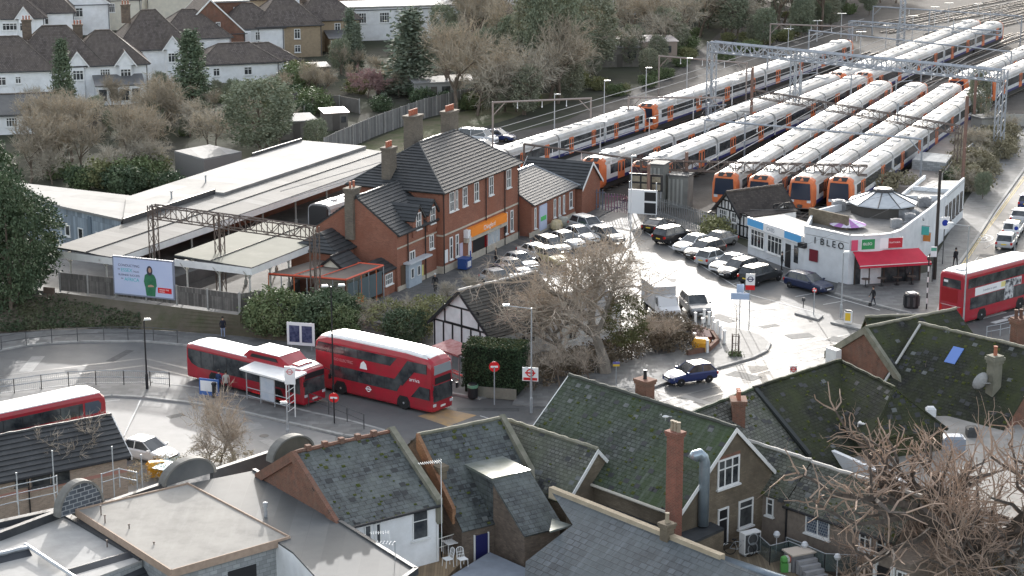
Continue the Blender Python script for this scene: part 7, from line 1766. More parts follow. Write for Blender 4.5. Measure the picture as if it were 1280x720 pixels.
board_fence('garden_fence', 'long grey board fence curving between the gardens and the railway lawn', [G(405,200), G(420,192), G(470,170), G(530,148), G(590,133), G(640,122)],0,2.6, mat('fence_grey_far', (.27,.265,.26),(.22,.215,.21),1, rough=.9, pat='planks', pw=.3, ph=4, msize=.02))
board_fence('garden_fence', 'darker panel fence between back gardens below the pink blossom tree', [G(372,132), G(425,137), G(450,142)],0,1.9, mat('fence_dark_far', (.17,.155,.14),(.13,.12,.11),1, rough=.9))
# ---------------------------------------------------------------- trees
haze_twig = mat('hazy_twigs', (.46,.415,.34),(.33,.295,.24),.25, rough=.95, spec=.05)  # both far twig colours are lightened to paint in distance haze
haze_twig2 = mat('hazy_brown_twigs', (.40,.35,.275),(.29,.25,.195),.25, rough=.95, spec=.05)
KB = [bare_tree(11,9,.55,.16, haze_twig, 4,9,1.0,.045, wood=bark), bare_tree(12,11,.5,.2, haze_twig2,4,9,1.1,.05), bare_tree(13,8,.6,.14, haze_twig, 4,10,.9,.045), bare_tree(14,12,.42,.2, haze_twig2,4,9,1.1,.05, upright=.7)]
KE = [leafy(21,11,3.2,4.4,1.2,480,20,.27, mat('hazy_evergreen', (.17,.195,.135),(.25,.27,.19),.2, rough=.9, spec=.1)), leafy(22,9,2.6,3.8,.8,420,20,.25, mat('hazy_evergreen_grey', (.2,.21,.15),(.28,.285,.21),.2, rough=.9, spec=.1))]  # evergreen colours paled and greyed, haze painted into them
KC = [leafy(23,10,1.7,5,.5,620,14,.24, leaf_conifer, name='conifer_tree', cone=True), leafy(24,9,1.2,4,.3,380,12,.3, mat('hazy_cypress', (.13,.16,.115),(.19,.215,.16),.3, rough=.9), name='cypress_tree', cone=True)]  # cypress colour carries painted distance haze
KS = [leafy(25,2.6,2.0,1.4,.1,130,14,.3, leaf_olive, 0, 'garden_shrub'), leafy(26,2.4,2.2,1.3,.1,140,14,.28, leaf_mid, 0, 'garden_shrub'), leafy(27,2.2,1.8,1.2,.1,130,14,.26, leaf_dark, 0, 'garden_shrub')]
rt = random.Random(77)
def wood_belt(kinds, spots, label, cat, group, smin=.8, smax=1.25):
 for x, y in spots: rt.choice(kinds).put(G(x, y, -.05), rt.uniform(0,360), label, cat, group, rt.uniform(smin, smax))
def jit(x0, x1, y0, y1, n, f=None):
 out = []
 while len(out) < n:
  x, y = rt.uniform(x0, x1), rt.uniform(y0, y1)
  if f is None or f(x, y): out.append((x, y))
 return out
# belt behind the platform roofs (left)
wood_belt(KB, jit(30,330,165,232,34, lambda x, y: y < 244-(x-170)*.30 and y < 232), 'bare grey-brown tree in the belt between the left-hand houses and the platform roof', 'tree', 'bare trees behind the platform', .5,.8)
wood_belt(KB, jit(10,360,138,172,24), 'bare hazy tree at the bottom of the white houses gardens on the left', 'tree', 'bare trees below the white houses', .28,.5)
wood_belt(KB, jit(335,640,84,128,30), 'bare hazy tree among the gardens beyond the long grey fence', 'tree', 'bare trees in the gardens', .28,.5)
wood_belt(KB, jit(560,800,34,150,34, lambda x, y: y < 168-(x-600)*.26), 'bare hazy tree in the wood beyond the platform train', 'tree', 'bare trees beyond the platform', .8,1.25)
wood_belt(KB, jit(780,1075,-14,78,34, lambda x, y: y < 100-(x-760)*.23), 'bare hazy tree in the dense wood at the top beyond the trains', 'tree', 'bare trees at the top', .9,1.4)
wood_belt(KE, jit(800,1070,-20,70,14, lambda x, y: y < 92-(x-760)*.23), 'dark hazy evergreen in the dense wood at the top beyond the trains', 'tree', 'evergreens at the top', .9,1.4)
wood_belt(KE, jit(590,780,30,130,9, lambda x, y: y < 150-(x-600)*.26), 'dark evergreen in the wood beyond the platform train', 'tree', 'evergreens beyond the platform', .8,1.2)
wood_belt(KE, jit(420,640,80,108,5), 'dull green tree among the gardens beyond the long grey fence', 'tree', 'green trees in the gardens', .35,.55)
wood_belt(KS, jit(40,200,218,236,7), 'low green shrub along the edge of the white platform roof', 'shrub', 'shrubs along the platform roof', .8,1.3)
wood_belt(KS[1:], jit(150,215,232,246,5, lambda x, y: y < 246), 'dark green shrub in the corner between the office roof and the platform roof', 'shrub', 'dark shrubs in the roof corner', .9,1.3)
wood_belt(KS, jit(340,640,105,150,16, lambda x, y: y < 200-(x-330)*.22), 'garden shrub below the houses in the middle distance', 'shrub', 'garden shrubs in the middle distance', .8,1.4)
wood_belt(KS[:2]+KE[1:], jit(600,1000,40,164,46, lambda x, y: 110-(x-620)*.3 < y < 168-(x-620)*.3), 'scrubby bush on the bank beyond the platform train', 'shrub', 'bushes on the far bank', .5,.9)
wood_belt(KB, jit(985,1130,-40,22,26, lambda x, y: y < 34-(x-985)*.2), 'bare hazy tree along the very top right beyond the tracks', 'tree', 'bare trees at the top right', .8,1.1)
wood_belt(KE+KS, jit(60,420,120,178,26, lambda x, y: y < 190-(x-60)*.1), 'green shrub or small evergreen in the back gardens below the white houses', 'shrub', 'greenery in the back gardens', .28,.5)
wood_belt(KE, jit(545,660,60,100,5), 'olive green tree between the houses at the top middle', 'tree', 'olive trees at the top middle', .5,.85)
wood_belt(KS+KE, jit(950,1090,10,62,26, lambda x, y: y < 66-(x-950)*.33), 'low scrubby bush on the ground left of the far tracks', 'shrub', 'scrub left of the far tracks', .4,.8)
KC[0].put(G(82,160),0, 'tall pointed pale green conifer in front of the white houses', 'tree', None, 1.12)
KC[0].put(G(241,142),40, 'layered conifer with a pointed top in front of the highest roof', 'tree', None, (1.7,1.7,1.1))
KC[1].put(G(438,84),0, 'narrow dark cypress beside the tan pebbledash houses', 'tree', None, 1.0)
KC[1].put(G(447,87),60, 'second narrow cypress just right of the dark one', 'tree', None, .8)
KC[1].put(G(514,120),30, 'large dark blue-green conifer in front of the white terrace block', 'tree', None, (2.6,2.6,1.35))
KE[0].put(G(325,200),10, 'broad dark evergreen between the bare trees and the garden fence', 'tree', None, (1.35,1.3,.95))
KE[0].put(G(690,120),30, 'tall dark tree with a visible trunk above the pale shed in the wood', 'tree', None, (1.2,1.2,1.75))
KE[1].put(G(675,110),30, 'tall broad evergreen left of the tall dark tree in the wood', 'tree', None, (1.5,1.5,1.9))
KE[1].put(G(740,92),30, 'dark evergreen in front of the pale blue-white house', 'tree', None, (1.4,1.4,1.5))
pinkb = bare_tree(31,5,.6,.12, mat('pink_blossom_twigs', (.34,.22,.21),(.26,.17,.165),.6, rough=.9),4,12,.6,.05)
pinkb.put(G(460,122),0, 'pinkish budding tree in the garden above the fence', 'tree')
KE[0].put(G(350,180),80, 'dark shrubby evergreen left of the pale roofed garden shed', 'tree', None, .62)
KE[0].put(G(395,196),30, 'dark rounded evergreen at the near corner of the garden fence', 'tree', None, .45)
KE[1].put(G(1222,158),30, 'dark evergreen squeezed beside the right gantry leg', 'tree', None, (.55,.55,.85))
# scrub beside the side road
scrub = leafy(41,2.4,2.2,1.3,.1,110,12,.3, mat('dry_scrub', (.21,.185,.12),(.27,.245,.165),.5, rough=.95),0, 'scrub_bush')
for x, y in jit(1180,1290,175,262,22, lambda x, y: y < 275-(x-1180)*1.05 and y > 250-(x-1180)*1.6): scrub.put(G(x, y), rt.uniform(0,360), 'dry straw-coloured scrub bush on the bank beside the side road', 'shrub', 'scrub on the bank by the side road', rt.uniform(.6,1.1))
wood_belt([KB[2]], jit(1185,1285,168,255,12, lambda x, y: y < 270-(x-1180)*1.05 and y > 245-(x-1180)*1.6), 'spindly bare sapling on the bank beside the side road', 'sapling', 'saplings on the side road bank', .35,.6)
KS[2].put(G(1196,238),0, 'dark green ivy bush at the back corner of the white range', 'shrub', None, 1.0)
KE[0].put(G(1228,250),0, 'dark shrub overhanging the side road fence', 'shrub', None, .3)
scrub.put(G(1095,245),0, 'straw-coloured bush behind the glass lantern', 'shrub', None, 1.0); scrub.put(G(1122,240),50, 'straw-coloured bush between the lantern and the disused platform', 'shrub', None, .9); KS[0].put(G(895,298),0, 'green bush by the half-timbered end wall and the yard fence', 'shrub', None, .8)
# near left: big dark conifers above the steps
yew = leafy(51,8.5,3.0,4.2,.6,620,20,.2, leaf_dark)
yew.put(G(14,392,.9),0, 'big dark evergreen nearest the left edge above the bus lane', 'tree', None, (1.05,1.05,1.35)); yew.put(G(34,372,.9),70, 'dark spreading evergreen just left of the blue office', 'tree', None, (1.25,1.2,1.1)); yew.put(G(-12,372,.9),150, 'dark evergreen half cut by the left edge', 'tree', None, (1.2,1.2,1.6))
# bushes along the forecourt edge and the bus stand
nb = [leafy(52,3.2,2.2,1.7,.1,420,16,.2, leaf_mid, 0, 'leafy_bush'), leafy(53,2.8,2.0,1.5,.1,380,16,.18, leaf_dark, 0, 'leafy_bush'), leafy(54,2.8,2.0,1.5,.1,200,10,.17, leaf_olive, 0, 'leafy_bush')]
for i, (k, x, y, s, lb) in enumerate(((0,343,420,1.15, 'mid green bush behind the single decker bus, left of the poster frame'),(1,392,418,1.25, 'dark glossy bush behind the blue poster frame'),(1,415,410,1.1, 'dark bush at the foot of the tall lamp column'),(0,425,424,.8, 'small green bush beside the rear of the double decker'),(2,445,396,.7, 'thin olive shrub below the station annex'),(2,485,418,1.0, 'straggly olive shrub above the double decker roof'),(2,530,418,1.1, 'straggly pale shrub left of the cottage gable'),(1,508,424,.9, 'dark straggly shrub between the pale ones above the bus'),(2,548,408,.9, 'pale twiggy shrub against the cottage gable corner'))):
 nb[k].put(G(x, y, .2), i*50, lb, 'bush', None, s)
for i, (x, y) in enumerate(((470,412),(455,424),(520,408),(500,400),(585,372),(560,378))): KB[2].put(G(x, y), i*70, 'small bare shrub between the forecourt and the double decker bus', 'shrub', 'bare shrubs above the bus stand', (.42,.36,.4,.3,.34,.3)[i])
# clipped hedge
H0, H1 = G(578,494), G(650,500)
hh_ = heading(H0, H1); Lh = dist(H0, H1)
t = thing('clipped_hedge', 'tall dark clipped hedge wrapping the cottage garden corner', 'hedge', H0, hh_)
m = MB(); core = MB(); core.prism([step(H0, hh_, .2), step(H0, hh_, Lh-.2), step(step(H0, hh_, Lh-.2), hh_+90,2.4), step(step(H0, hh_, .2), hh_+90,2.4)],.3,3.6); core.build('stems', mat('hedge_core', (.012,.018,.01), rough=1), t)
def hp(r):
 f = r.random()
 if f < .5: s, d, z = r.uniform(0, Lh),-.02, r.uniform(.6,3.75)
 elif f < .8: s, d, z = r.uniform(0, Lh), r.uniform(0,2.6),3.7
 else: s, d, z = r.choice((0, Lh)), r.uniform(0,2.6), r.uniform(.6,3.75)
 q = step(step(H0, hh_, s), hh_+90, d); return (q[0], q[1], z)
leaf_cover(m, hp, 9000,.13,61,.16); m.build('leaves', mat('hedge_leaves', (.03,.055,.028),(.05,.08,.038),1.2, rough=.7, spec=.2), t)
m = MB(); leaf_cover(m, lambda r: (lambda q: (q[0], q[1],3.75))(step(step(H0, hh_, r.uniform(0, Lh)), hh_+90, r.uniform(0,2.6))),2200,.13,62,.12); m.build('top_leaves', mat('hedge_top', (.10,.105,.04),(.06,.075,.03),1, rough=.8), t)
m = MB(); m.obox(step(step(H0, hh_, Lh*.55), hh_-90,.25), hh_, Lh*.8,.15,.05,.85); o = m.build('hedge_wall', mat('mossy_wall', (.22,.205,.17),(.15,.145,.12),1.5, rough=.9)); tag(o, 'low pale garden wall at the foot of the clipped hedge', 'low wall')
# ivy and rough grass on the bank
def bankp(r):
 k = r.random()**1.6*3.4; i = int(k); f = k-i; t_ = r.random()**1.5*(1-.5*(k/3.4)**2)
 b_ = [Bq[i][e]+(Bq[i+1][e]-Bq[i][e])*f for e in range(3)]; u_ = [Tq[i][e]+(Tq[i+1][e]-Tq[i][e])*f for e in range(3)]
 return (b_[0]+(u_[0]-b_[0])*t_, b_[1]+(u_[1]-b_[1])*t_, b_[2]+(u_[2]-b_[2])*t_**.8)
m = MB(); leaf_cover(m, bankp, 5200,.2,63,.2); o = m.build('ivy_ground_cover', mat('bank_ivy', (.045,.07,.035),(.09,.095,.05),.5, rough=.8)); o['kind'] = 'stuff'
# the big bare tree in the car park garden, and its neighbours
big = bare_tree(71,10.5,.6,.24, bark_pale, 5,5,.7,.013, kids_=(3,5), fork=.22, upright=.28, wood=mat('pale_bark', (.24,.21,.175),(.17,.15,.125),3, rough=.95))
big.put(G(756,466,.1),20, 'big spreading bare tree in the cottage garden in front of the car park', 'tree', None, (1.32,1.32,1.14))
big.put(G(706,452,.1),130, 'wide bare tree left of the biggest one, hiding the cottage extension', 'tree', None, (.85,.85,.74))
bt2 = bare_tree(72,7,.5,.1, bark_pale, 4,7,.8,.017, upright=.6, kids_=(3,4))
for i, (x, y, s, lb) in enumerate(((650,412,.5, 'bare shrubby tree behind the cottage ridge'),(700,372,.42, 'bare tree beside the left parking row'),(790,450,.72, 'bare tree by the planted corner, right of the biggest one'),(835,440,.5, 'small bare shrub against the low dark wall'),(700,486,.62, 'low bare bush at the road corner behind the green roof'),(668,488,.6, 'low bare bush between the bus stop plate and the road'),(735,482,.6, 'low bare bush in front of the big garden tree'),(815,425,.4, 'small bare shrub beside the box van'),(612,372,.45, 'thin bare shrub by the station forecourt'))):
 bt2.put(G(x, y, .1), i*47, lb, 'tree', None, s)
ivy = leafy(55,6.5,2.0,2.6,1.2,330,12,.17, mat('ivy_olive', (.13,.125,.05),(.075,.085,.035),.8, rough=.9),0, 'ivy_mass')
ivy.put(G(783,457,.1),0, 'olive ivy wrapped round the trunk of the big bare tree', 'ivy', None, .92)
rough = leafy(56,1.2,2.0,.8,.02,160,10,.16, mat('dead_leaves', (.17,.13,.09),(.12,.10,.07),1, rough=.95),0, 'dry_undergrowth')
for i, (x, y) in enumerate(((800,432),(820,428),(845,424),(770,446),(740,455),(712,462),(690,470),(835,415),(660,480),(845,436))): rough.put(G(x, y, .1), i*33, 'dry brown undergrowth in the garden below the big bare tree', 'undergrowth', 'undergrowth in the garden corner', 1.1)
# ---------------------------------------------------------------- backs of the shops in front
def wall_panel(parent, name, A, h, s0, s1, z0, z1, mm, d=.02):
 m = MB(); m.prism([step(step(A, h, s), h-90, k) for s, k in ((s0, d),(s1, d),(s1,.003),(s0,.003))], z0, z1); return m.build(name, mm, parent)
def win_px(parent, A, h, x0, y0, x1, y1, **k):
 """window on wall A,h whose top-left / bottom-right corners show at these pixels"""
 s0, za = VP(x0, y0, A, h); s1, zb = VP(x1, y1, A, h); return window(parent, A, h, min(s0, s1), max(s0, s1), min(za, zb), max(za, zb),-1, **k)
def parapet(parent, name, P, h, L0, z0, L1, z1, w, rise, mm, down=1.2):
 """sloping party-wall coping from distance L0 (height z0) to L1 (height z1) along heading h"""
 a, b = step(P, h, L0), step(P, h, L1); m = MB(); s = w/2
 lo = [(*step(a, h-90, s), z0-down),(*step(b, h-90, s), z1-down),(*step(b, h+90, s), z1-down),(*step(a, h+90, s), z0-down)]
 m.hexa(lo, [(x, y, z+down+rise) for x, y, z in lo]); return m.build(name, mm, parent)
cope = mat('mossy_coping', (.24,.225,.18),(.15,.15,.11),1.5, rough=.9)
# 1 white rendered back with a slate roof
t = thing('slate_roofed_shop', 'shop back with white rendered wall and blue-grey slate roof, left of the two terrace chairs', 'house', G(480,640),0)
A, B = G(367,567,8.5), G(490,540,8.5); h = heading(A, B); L_ = dist(A, B)
gable(t, A[:2], B[:2],4.1,4.6,5.75,8.5, brick_dark, slate_dark, zel=6.0, over=.25, verge=.0, ridge_m=brick_dark)
A1 = step(A, h-90,4.6); wr_ = wall_panel(t, 'rendered_wall', A1, h, -.02, L_+.02,2.0,5.6, white_render)
Aw = step(A, h-90,4.62)
gm = MB(); e0, e1 = step(Aw, h, -.1), step(Aw, h, L_+.1); gm.tube([(*step(e0, h-90,.28),5.62),(*step(e1, h-90,.28),5.62)],.075,6); gm.build('gutter', black_paint, t)
win_px(t, Aw, h, 515,639,535,671, bars=0, transom=.38, fw=.06); win_px(t, Aw, h, 455,657,464,682, bars=0, transom=0, fw=.06, sill=False); win_px(t, Aw, h, 467,655,476,686, bars=0, transom=0, fw=.06, sill=False, name='door')
dp = MB()
for s in (L_*.36, L_*.98): q = step(Aw, h, s); q = step(q, h-90,.08); dp.tube([(*q, 2.4),(*q, 5.6)],.05,6)
dp.build('drainpipe', white_paint, t)
parapet(t, 'party_wall', B[:2], h-90,-4.2,6.1,0,8.6,.36,.22, cope); parapet(t, 'party_wall', B[:2], h-90,0,8.6,4.8,5.75,.36,.22, cope)
parapet(t, 'gable_coping', A[:2], h-90,0,8.55,4.7,5.8,.26,.12, brick_dark, .5); parapet(t, 'gable_coping', A[:2], h-90,-4.3,6.0,0,8.55,.26,.12, brick_dark, .5)
m = MB()
for i in range(5): q = step(A, h, .9+i*1.05); m.obox(q, h, .28,.3,8.5,8.82)
m.build('ridge_bricks', brick_dark, t)
# 2 middle slate roof with flat lead dormer and brick wing
t = thing('dormered_shop', 'shop back with patchy slate roof, lead-topped dormer and brown brick wing above a blue door', 'house', G(600,640),0)
A, B = G(522,545,8.1), G(628,523,8.1); h = heading(A, B); L_ = dist(A, B)
L_ = dist(A, B)
gable(t, A[:2], B[:2],4.0,4.6,3.95,8.1, brick_brown, slate_dark, zel=5.1, over=.1, verge=.0, ridge_m=cope)
parapet(t, 'party_wall', B[:2], h-90,0,8.15,4.9,4.3,.34,.2, cope); parapet(t, 'party_wall', B[:2], h-90,-4.1,5.1,0,8.15,.34,.2, cope)
parapet(t, 'red_coping', step(A, h, -.05), h-90,.1,8.0,3.9,4.7,.22,.3, mat('orange_brick', (.36,.2,.11),(.27,.13,.08),1.5, rough=.9, pat='brick', pw=.25, ph=.08, msize=.01),.6)
q = h-90; C = G(616,597,6.55); LD = 2.9; WD = 2.35
def Cp(s, d): return step(step(C, q, s), h, d)     # s toward us, d to the right
m = MB(); m.prism([Cp(-LD, 0), Cp(0,0), Cp(0, WD), Cp(-LD, WD)],3.1,6.4)
w = m.build('dormer_wall', slate_dark, t)
m = MB(); m.prism([Cp(-LD, -.12), Cp(.1,-.12), Cp(.1, WD+.12), Cp(-LD, WD+.12)],6.4,6.55); m.build('lead_roof', mat('wet_lead', (.26,.28,.27),(.17,.19,.16),1.2, rough=.3, metal=.35), t)
m = MB(); m.hexa([(*Cp(.0,.02),1),(*Cp(3.1,.02),1),(*Cp(3.1, WD),1),(*Cp(0, WD),1)],[(*Cp(0,.02),6.38),(*Cp(3.1,.02),4.3),(*Cp(3.1, WD),4.3),(*Cp(0, WD),6.38)]); m.build('wing_wall', brick_brown, t)
m = MB(); m.slab([(*Cp(-.05,-.12),6.52),(*Cp(3.35,-.12),4.22),(*Cp(3.35, WD+.1),4.22),(*Cp(-.05, WD+.1),6.52)],.12); m.build('catslide_roof', slate_dark, t)
win_px(t, step(C, h, .0), q, 636,647,646,662, bars=1, transom=0, fw=.05) if False else None
m = MB(); m.prism([Cp(.9,-.1), Cp(1.1,-.1), Cp(1.1, WD*.6), Cp(.9, WD*.6)],7.0,7.0+.6) if False else None
d0 = step(step(A, h, 1.3), q, 4.62); s0, z1 = VP(593,672, d0, h); m = MB(); m.prism([step(step(d0, h, s0+k), q, e) for k, e in ((0,.06),(.85,.06),(.85,.003),(0,.003))],1.7, z1+.1); dd = m.build('door', mat('navy_door', (.02,.022,.10), rough=.45), t)
m = MB()
for k in (-.06,.85): m.prism([step(step(d0, h, s0+k+u), q, e) for u, e in ((0,.09),(.07,.09),(.07,.003),(0,.003))],1.7, z1+.16)
m.build('door_frame', white_paint, dd)
aer = MB(); p = G(552,655,4.6); tv_aerial(aer, (p[0], p[1],3.0), VP(552,574, p, 36)[1]-3.0,200,11,1.3); aer.v = [(x, y, z) for x, y, z in aer.v]; o = aer.build('tv_aerial', white_paint); tag(o, 'bright white television aerial on a pole beside the white rendered wall', 'aerial')
chimney(t, GX(551,588,6.6), h, .5,.45,4.6,6.9, brick_stock, 0)
# 3 small gabled roof
t = thing('small_gabled_shop', 'narrow gabled shop back with greenish slates and white bargeboards above the black flat roof', 'house', G(750,640),0)
A, B = G(634,526,7.5), G(746,562,7.5); h3 = heading(A, B)
gable(t, A[:2], B[:2],2.45,2.45,5.0,7.5, brick_stock, slate_grey, over=.12, verge=.08, barge=white_paint, ridge_m=cope)
# 4 big blue slate roof at the bottom with buff coping, and black flat roof behind
t = thing('blue_slate_house', 'large blue-grey slate roof at the bottom middle with a pale coping and small buff chimney', 'house', G(800,720),0)
A, B = G(687,613,6.0), G(880,690,6.0); h4 = heading(A, B); L4 = dist(A, B)+1.2
B = step(A, h4, L4)
nz = Vector((math.cos(R(h4-90))*5.0, math.sin(R(h4-90))*5.0,7.5)).normalized()
def PL(px, py, P0, n):
 u, v = (px-640)/F_, (py-360)/F_; d = Vector((u, CT-v*ST, -ST-v*CT)); o = Vector((0,0, HC)); return tuple(o+d*((Vector(P0)-o).dot(n)/d.dot(n)))
m = MB(); m.slab([PL(x, y, A, nz) for x, y in ((688,613),(716,656),(657,702),(652,810),(985,810),(965,724),(880,690))],.14); m.build('roof', slate_blue, t)
m = MB(); q0_ = PL(880,690, A, nz); q1_ = PL(850,722, A, nz); m.hexa([(*q0_[:2],1),(*q1_[:2],1),(*step(q1_, h4,.3),1),(*step(q0_, h4,.3),1)],[(q0_[0], q0_[1], q0_[2]-.2),(q1_[0], q1_[1], q1_[2]-.2),(*step(q1_, h4,.3), q1_[2]-.2),(*step(q0_, h4,.3), q0_[2]-.2)]); m.build('wall', brick_stock, t)
m = MB(); m.obox(step(step(A, h4, L4/2), h4+90,.1), h4, L4,.34,5.6,6.2); m.build('coping', mat('buff_coping', (.44,.37,.27),(.34,.28,.2),1.2, rough=.9), t)
qn = step(A, h4, dist(A, G(832,672,6.0))); chimney(t, qn, h4,.55,.5,5.7,6.8, brick_stock, 1, pot_buff)
Cq = step(A, h4,1.0); m = MB()   # little bright lead valley and cheek
K0, K1, K2 = G(690,648,5.0), G(714,657,4.9), G(682,668,4.9)
m.slab([K0, G(715,656,5.0), G(687,664,5.0)],.1); m.build('lead_valley', mat('wet_lead', (.26,.28,.27)), t)
t = thing('black_flat_roof', 'black felt flat roof tucked between the small gable and the big mossy roof', 'flat roof', G(800,660),0)
bfr = [GX(x, y, 4.5) for x, y in ((722,630),(785,603),(905,660),(838,690))]
m = MB(); m.prism(bfr, 0,4.35); m.build('wall', brick_stock, t); m = MB(); m.prism(bfr, 4.35,4.5); m.build('roof', felt_black, t)
# 5 the big mossy roof with its gable, chimneys and flue
t = thing('mossy_roofed_house', 'large house with a mossy green slate roof, yellow brick gable and tall red chimney', 'house', G(900,690),0)
A, B = G(713,470,9.5), G(919,535,9.5); h5 = heading(A, B)
gable(t, A[:2], B[:2],3.2,4.3,5.7,9.5, brick_stock, slate_moss, zel=6.4, over=.2, verge=.1, ridge_m=mat('dark_ridge', (.07,.075,.065), rough=.9), barge=white_paint)
m = MB(); a, b = step(step(A, h5-90+0,0), h5-90,4.52), step(step(B, h5,0), h5-90,4.52); m.tube([(*a, 5.52),(*b, 5.52)],.09,6); m.build('gutter', mat('pale_gutter', (.5,.47,.4), rough=.7), t)
hg = h5-90; G5 = step(B, hg+180,3.2)   # gable wall runs from the hidden eave to the near eave
Gw = step(step(B, h5,0), h5-90,4.3); hw_ = h5+90
for x0, y0, x1, y1, kw in ((897,576,923,603, dict(bars=2, transom=.35)),(923,627,940,655, dict(bars=0, transom=.28))): win_px(t, Gw, hw_, x0, y0, x1, y1, fw=.1, **kw)
s0, z1 = VP(897,637, Gw, hw_); s1, z0 = VP(909,679, Gw, hw_); f = window(t, Gw, hw_, s0, s1,2.85, z1,-1, bars=0, transom=.3, fw=.1, sill=False, name='door', gm=black_paint)
window(t, Gw, hw_, s0-1.4, s0-.9,3.6,4.9,-1, bars=0, transom=.4, fw=.08)
win_arch = wall_panel(t, 'red_brick_arch', Gw, hw_, *sorted((VP(895,572, Gw, hw_)[0], VP(925,572, Gw, hw_)[0])), VP(910,576, Gw, hw_)[1]+.02, VP(910,570, Gw, hw_)[1]+.1, brick_dark)
E5 = step(B, h5-90,4.75); sE, zE = VP(843,600, E5, h5); chimney(t, step(E5, h5, sE), h5,.72,.55,2.0, VP(843,527, E5, h5)[1]-.5, mat('orange_red_brick', (.29,.09,.06),(.2,.066,.046),1.5, rough=.9, pat='brick', pw=.225, ph=.075, msize=.012, mortar=(.25,.17,.13)),3, pot_buff)
chimney(t, GX(806,492,9.2), h5,.9,.7,7.5,10.1, brick_dark, 1, black_paint)
# a pale gull on the big chimney
q = (*step(step(E5, h5, sE), h5+180,.35), VP(843,527, E5, h5)[1]+.0); g = MB(); g.lathe([(.02,-.16),(.06,-.1),(.075,0),(.06,.1),(.02,.2)], n=8); g.v = [(z+q[0]-.3, y+q[1], x+q[2]+.22) for x, y, z in g.v]
bd = g.build('gull', mat('gull_white', (.7,.7,.7), rough=.8)); tag(bd, 'pale gull perched on the tall red chimney', 'gull'); g = MB(); g.lathe([(.02,-.05),(.045,0),(.02,.05)],(q[0]-.52, q[1], q[2]+.32),8); g.tube([(q[0]-.55, q[1], q[2]+.31),(q[0]-.64, q[1], q[2]+.3)],.012,4).tube([(q[0]-.3, q[1], q[2]+.16),(q[0]-.3, q[1], q[2]-.02)],.012,4).tube([(q[0]-.12, q[1], q[2]+.22),(q[0]+.06, q[1], q[2]+.2)],.03,4); g.build('head_and_legs', mat('gull_grey', (.4,.4,.4), rough=.8), bd)
# steel flue with bent top
q = G(879,650,4.9); m = MB(); m.tube([(q[0], q[1],4.6),(q[0], q[1],8.2),(q[0]-.08, q[1],8.5),(q[0]-.3, q[1]-.08,8.72),(q[0]-.55, q[1]-.15,8.66),(q[0]-.66, q[1]-.18,8.45)],.3,12)
o = m.build('steel_flue', mat('flue_steel', (.36,.43,.48),(.27,.33,.38),1.5, rough=.35, metal=.55), smooth=True); tag(o, 'shiny steel extractor flue with a bent top beside the yellow brick gable', 'flue')
# long lying duct along the yard
P0, P1 = G(868,690,3.6), G(965,722,3.4); m = MB(); m.tube([P0, P1, step(P1, heading(P0, P1),3)+(3.3,)],.33,12); o = m.build('lying_duct', mat('duct_steel', (.26,.31,.35),(.2,.24,.28),1.5, rough=.4, metal=.5), smooth=True); tag(o, 'thick blue-grey duct lying along the yard below the yellow brick gable', 'duct')
# 6 + 7 slate roofs beyond
t = thing('grey_slate_house', 'slate roof with a red chimney just beyond the mossy roof', 'house', G(940,560),0)
A, M_ = G(866,517,8.5), G(942,487,8.5); h6 = heading(A, M_)
gable(t, A[:2], M_[:2],3.5,4.6,4.9,8.5, brick_stock, slate_grey, over=.2, verge=0, ridge_m=slate_moss)
chimney(t, GX(922,537,7.0), h6+40,1.0,.75,5.5,8.9, brick_dark, 3, terracotta)
t = thing('dark_mossy_house', 'house under a dark brown-green mossy tiled roof behind the grey slate one', 'house', G(1020,560),0)
B = G(1050,452,8.5); h7 = heading(M_, B)
gable(t, step(M_, h7,.05), B[:2],3.5,5.6,4.3,8.55, brick_dark, tile_moss, over=.2, verge=.1, ridge_m=tile_moss)
parapet(t, 'verge_tiles', step(M_, h7,.1), h7-90,.1,8.5,4.3,5.4,.3,.12, mat('dark_verge', (.04,.045,.045), rough=.8),.3)
C2 = G(1050,452,8.45); D2 = G(1118,486,8.45); h72 = heading(C2, D2)
gable(t, C2[:2], D2[:2],2.6,2.5,6.2,8.45, tile_moss, tile_moss, over=.2, ridge_m=tile_moss, hipB=1.5)
m = MB(); m.tube([G(1062,497,6.2), G(1112,511,6.2)],.07,4).tube([G(1062,500,6.2), G(1055,540,5.5)],.06,4); m.build('white_flashing', mat('pale_flashing', (.45,.44,.42), rough=.7), t)
# 8 low two-part range with brown walls
t = thing('brown_range', 'long low rear range with small grey slates and brown pebbledash walls behind the glass balustrade', 'house', G(1030,650),0)
A, B = G(935,552,7.0), G(1014,577,7.0); h8 = heading(A, B)
gable(t, A[:2], B[:2],1.9,1.9,5.3,7.0, render_brown, slate_grey, over=.2, verge=0, ridge_m=mat('pale_ridge', (.45,.43,.4)))
A2, B2 = G(1015,579,6.95), G(1152,622,6.95); h82 = heading(A2, B2); L8 = dist(A2, B2)
gable(t, A2[:2], B2[:2],2.0,2.15,5.1,6.95, render_brown, slate_grey, over=.22, verge=.02, ridge_m=mat('pale_ridge', (.45,.43,.4)))
W8 = step(A, h8-90,1.92); win_px(t, W8, h8,959,621,967,646, bars=0, transom=.35, fw=.08)
W82 = step(A2, h82-90,2.17); win_px(t, W82, h82,1008,642,1037,675, bars=1, transom=0, fw=.08, gm=mat('leaded_glass', (.10,.13,.18),(.07,.09,.13),2, rough=.2, spec=.6, pat='brick', pw=.16, ph=.16, msize=.02, mortar=(.3,.32,.34)))
win_px(t, W82, h82,1096,672,1107,697, bars=0, transom=.35, fw=.08); win_px(t, W82, h82,1075,665,1089,690, bars=1, transom=.3, fw=.08)
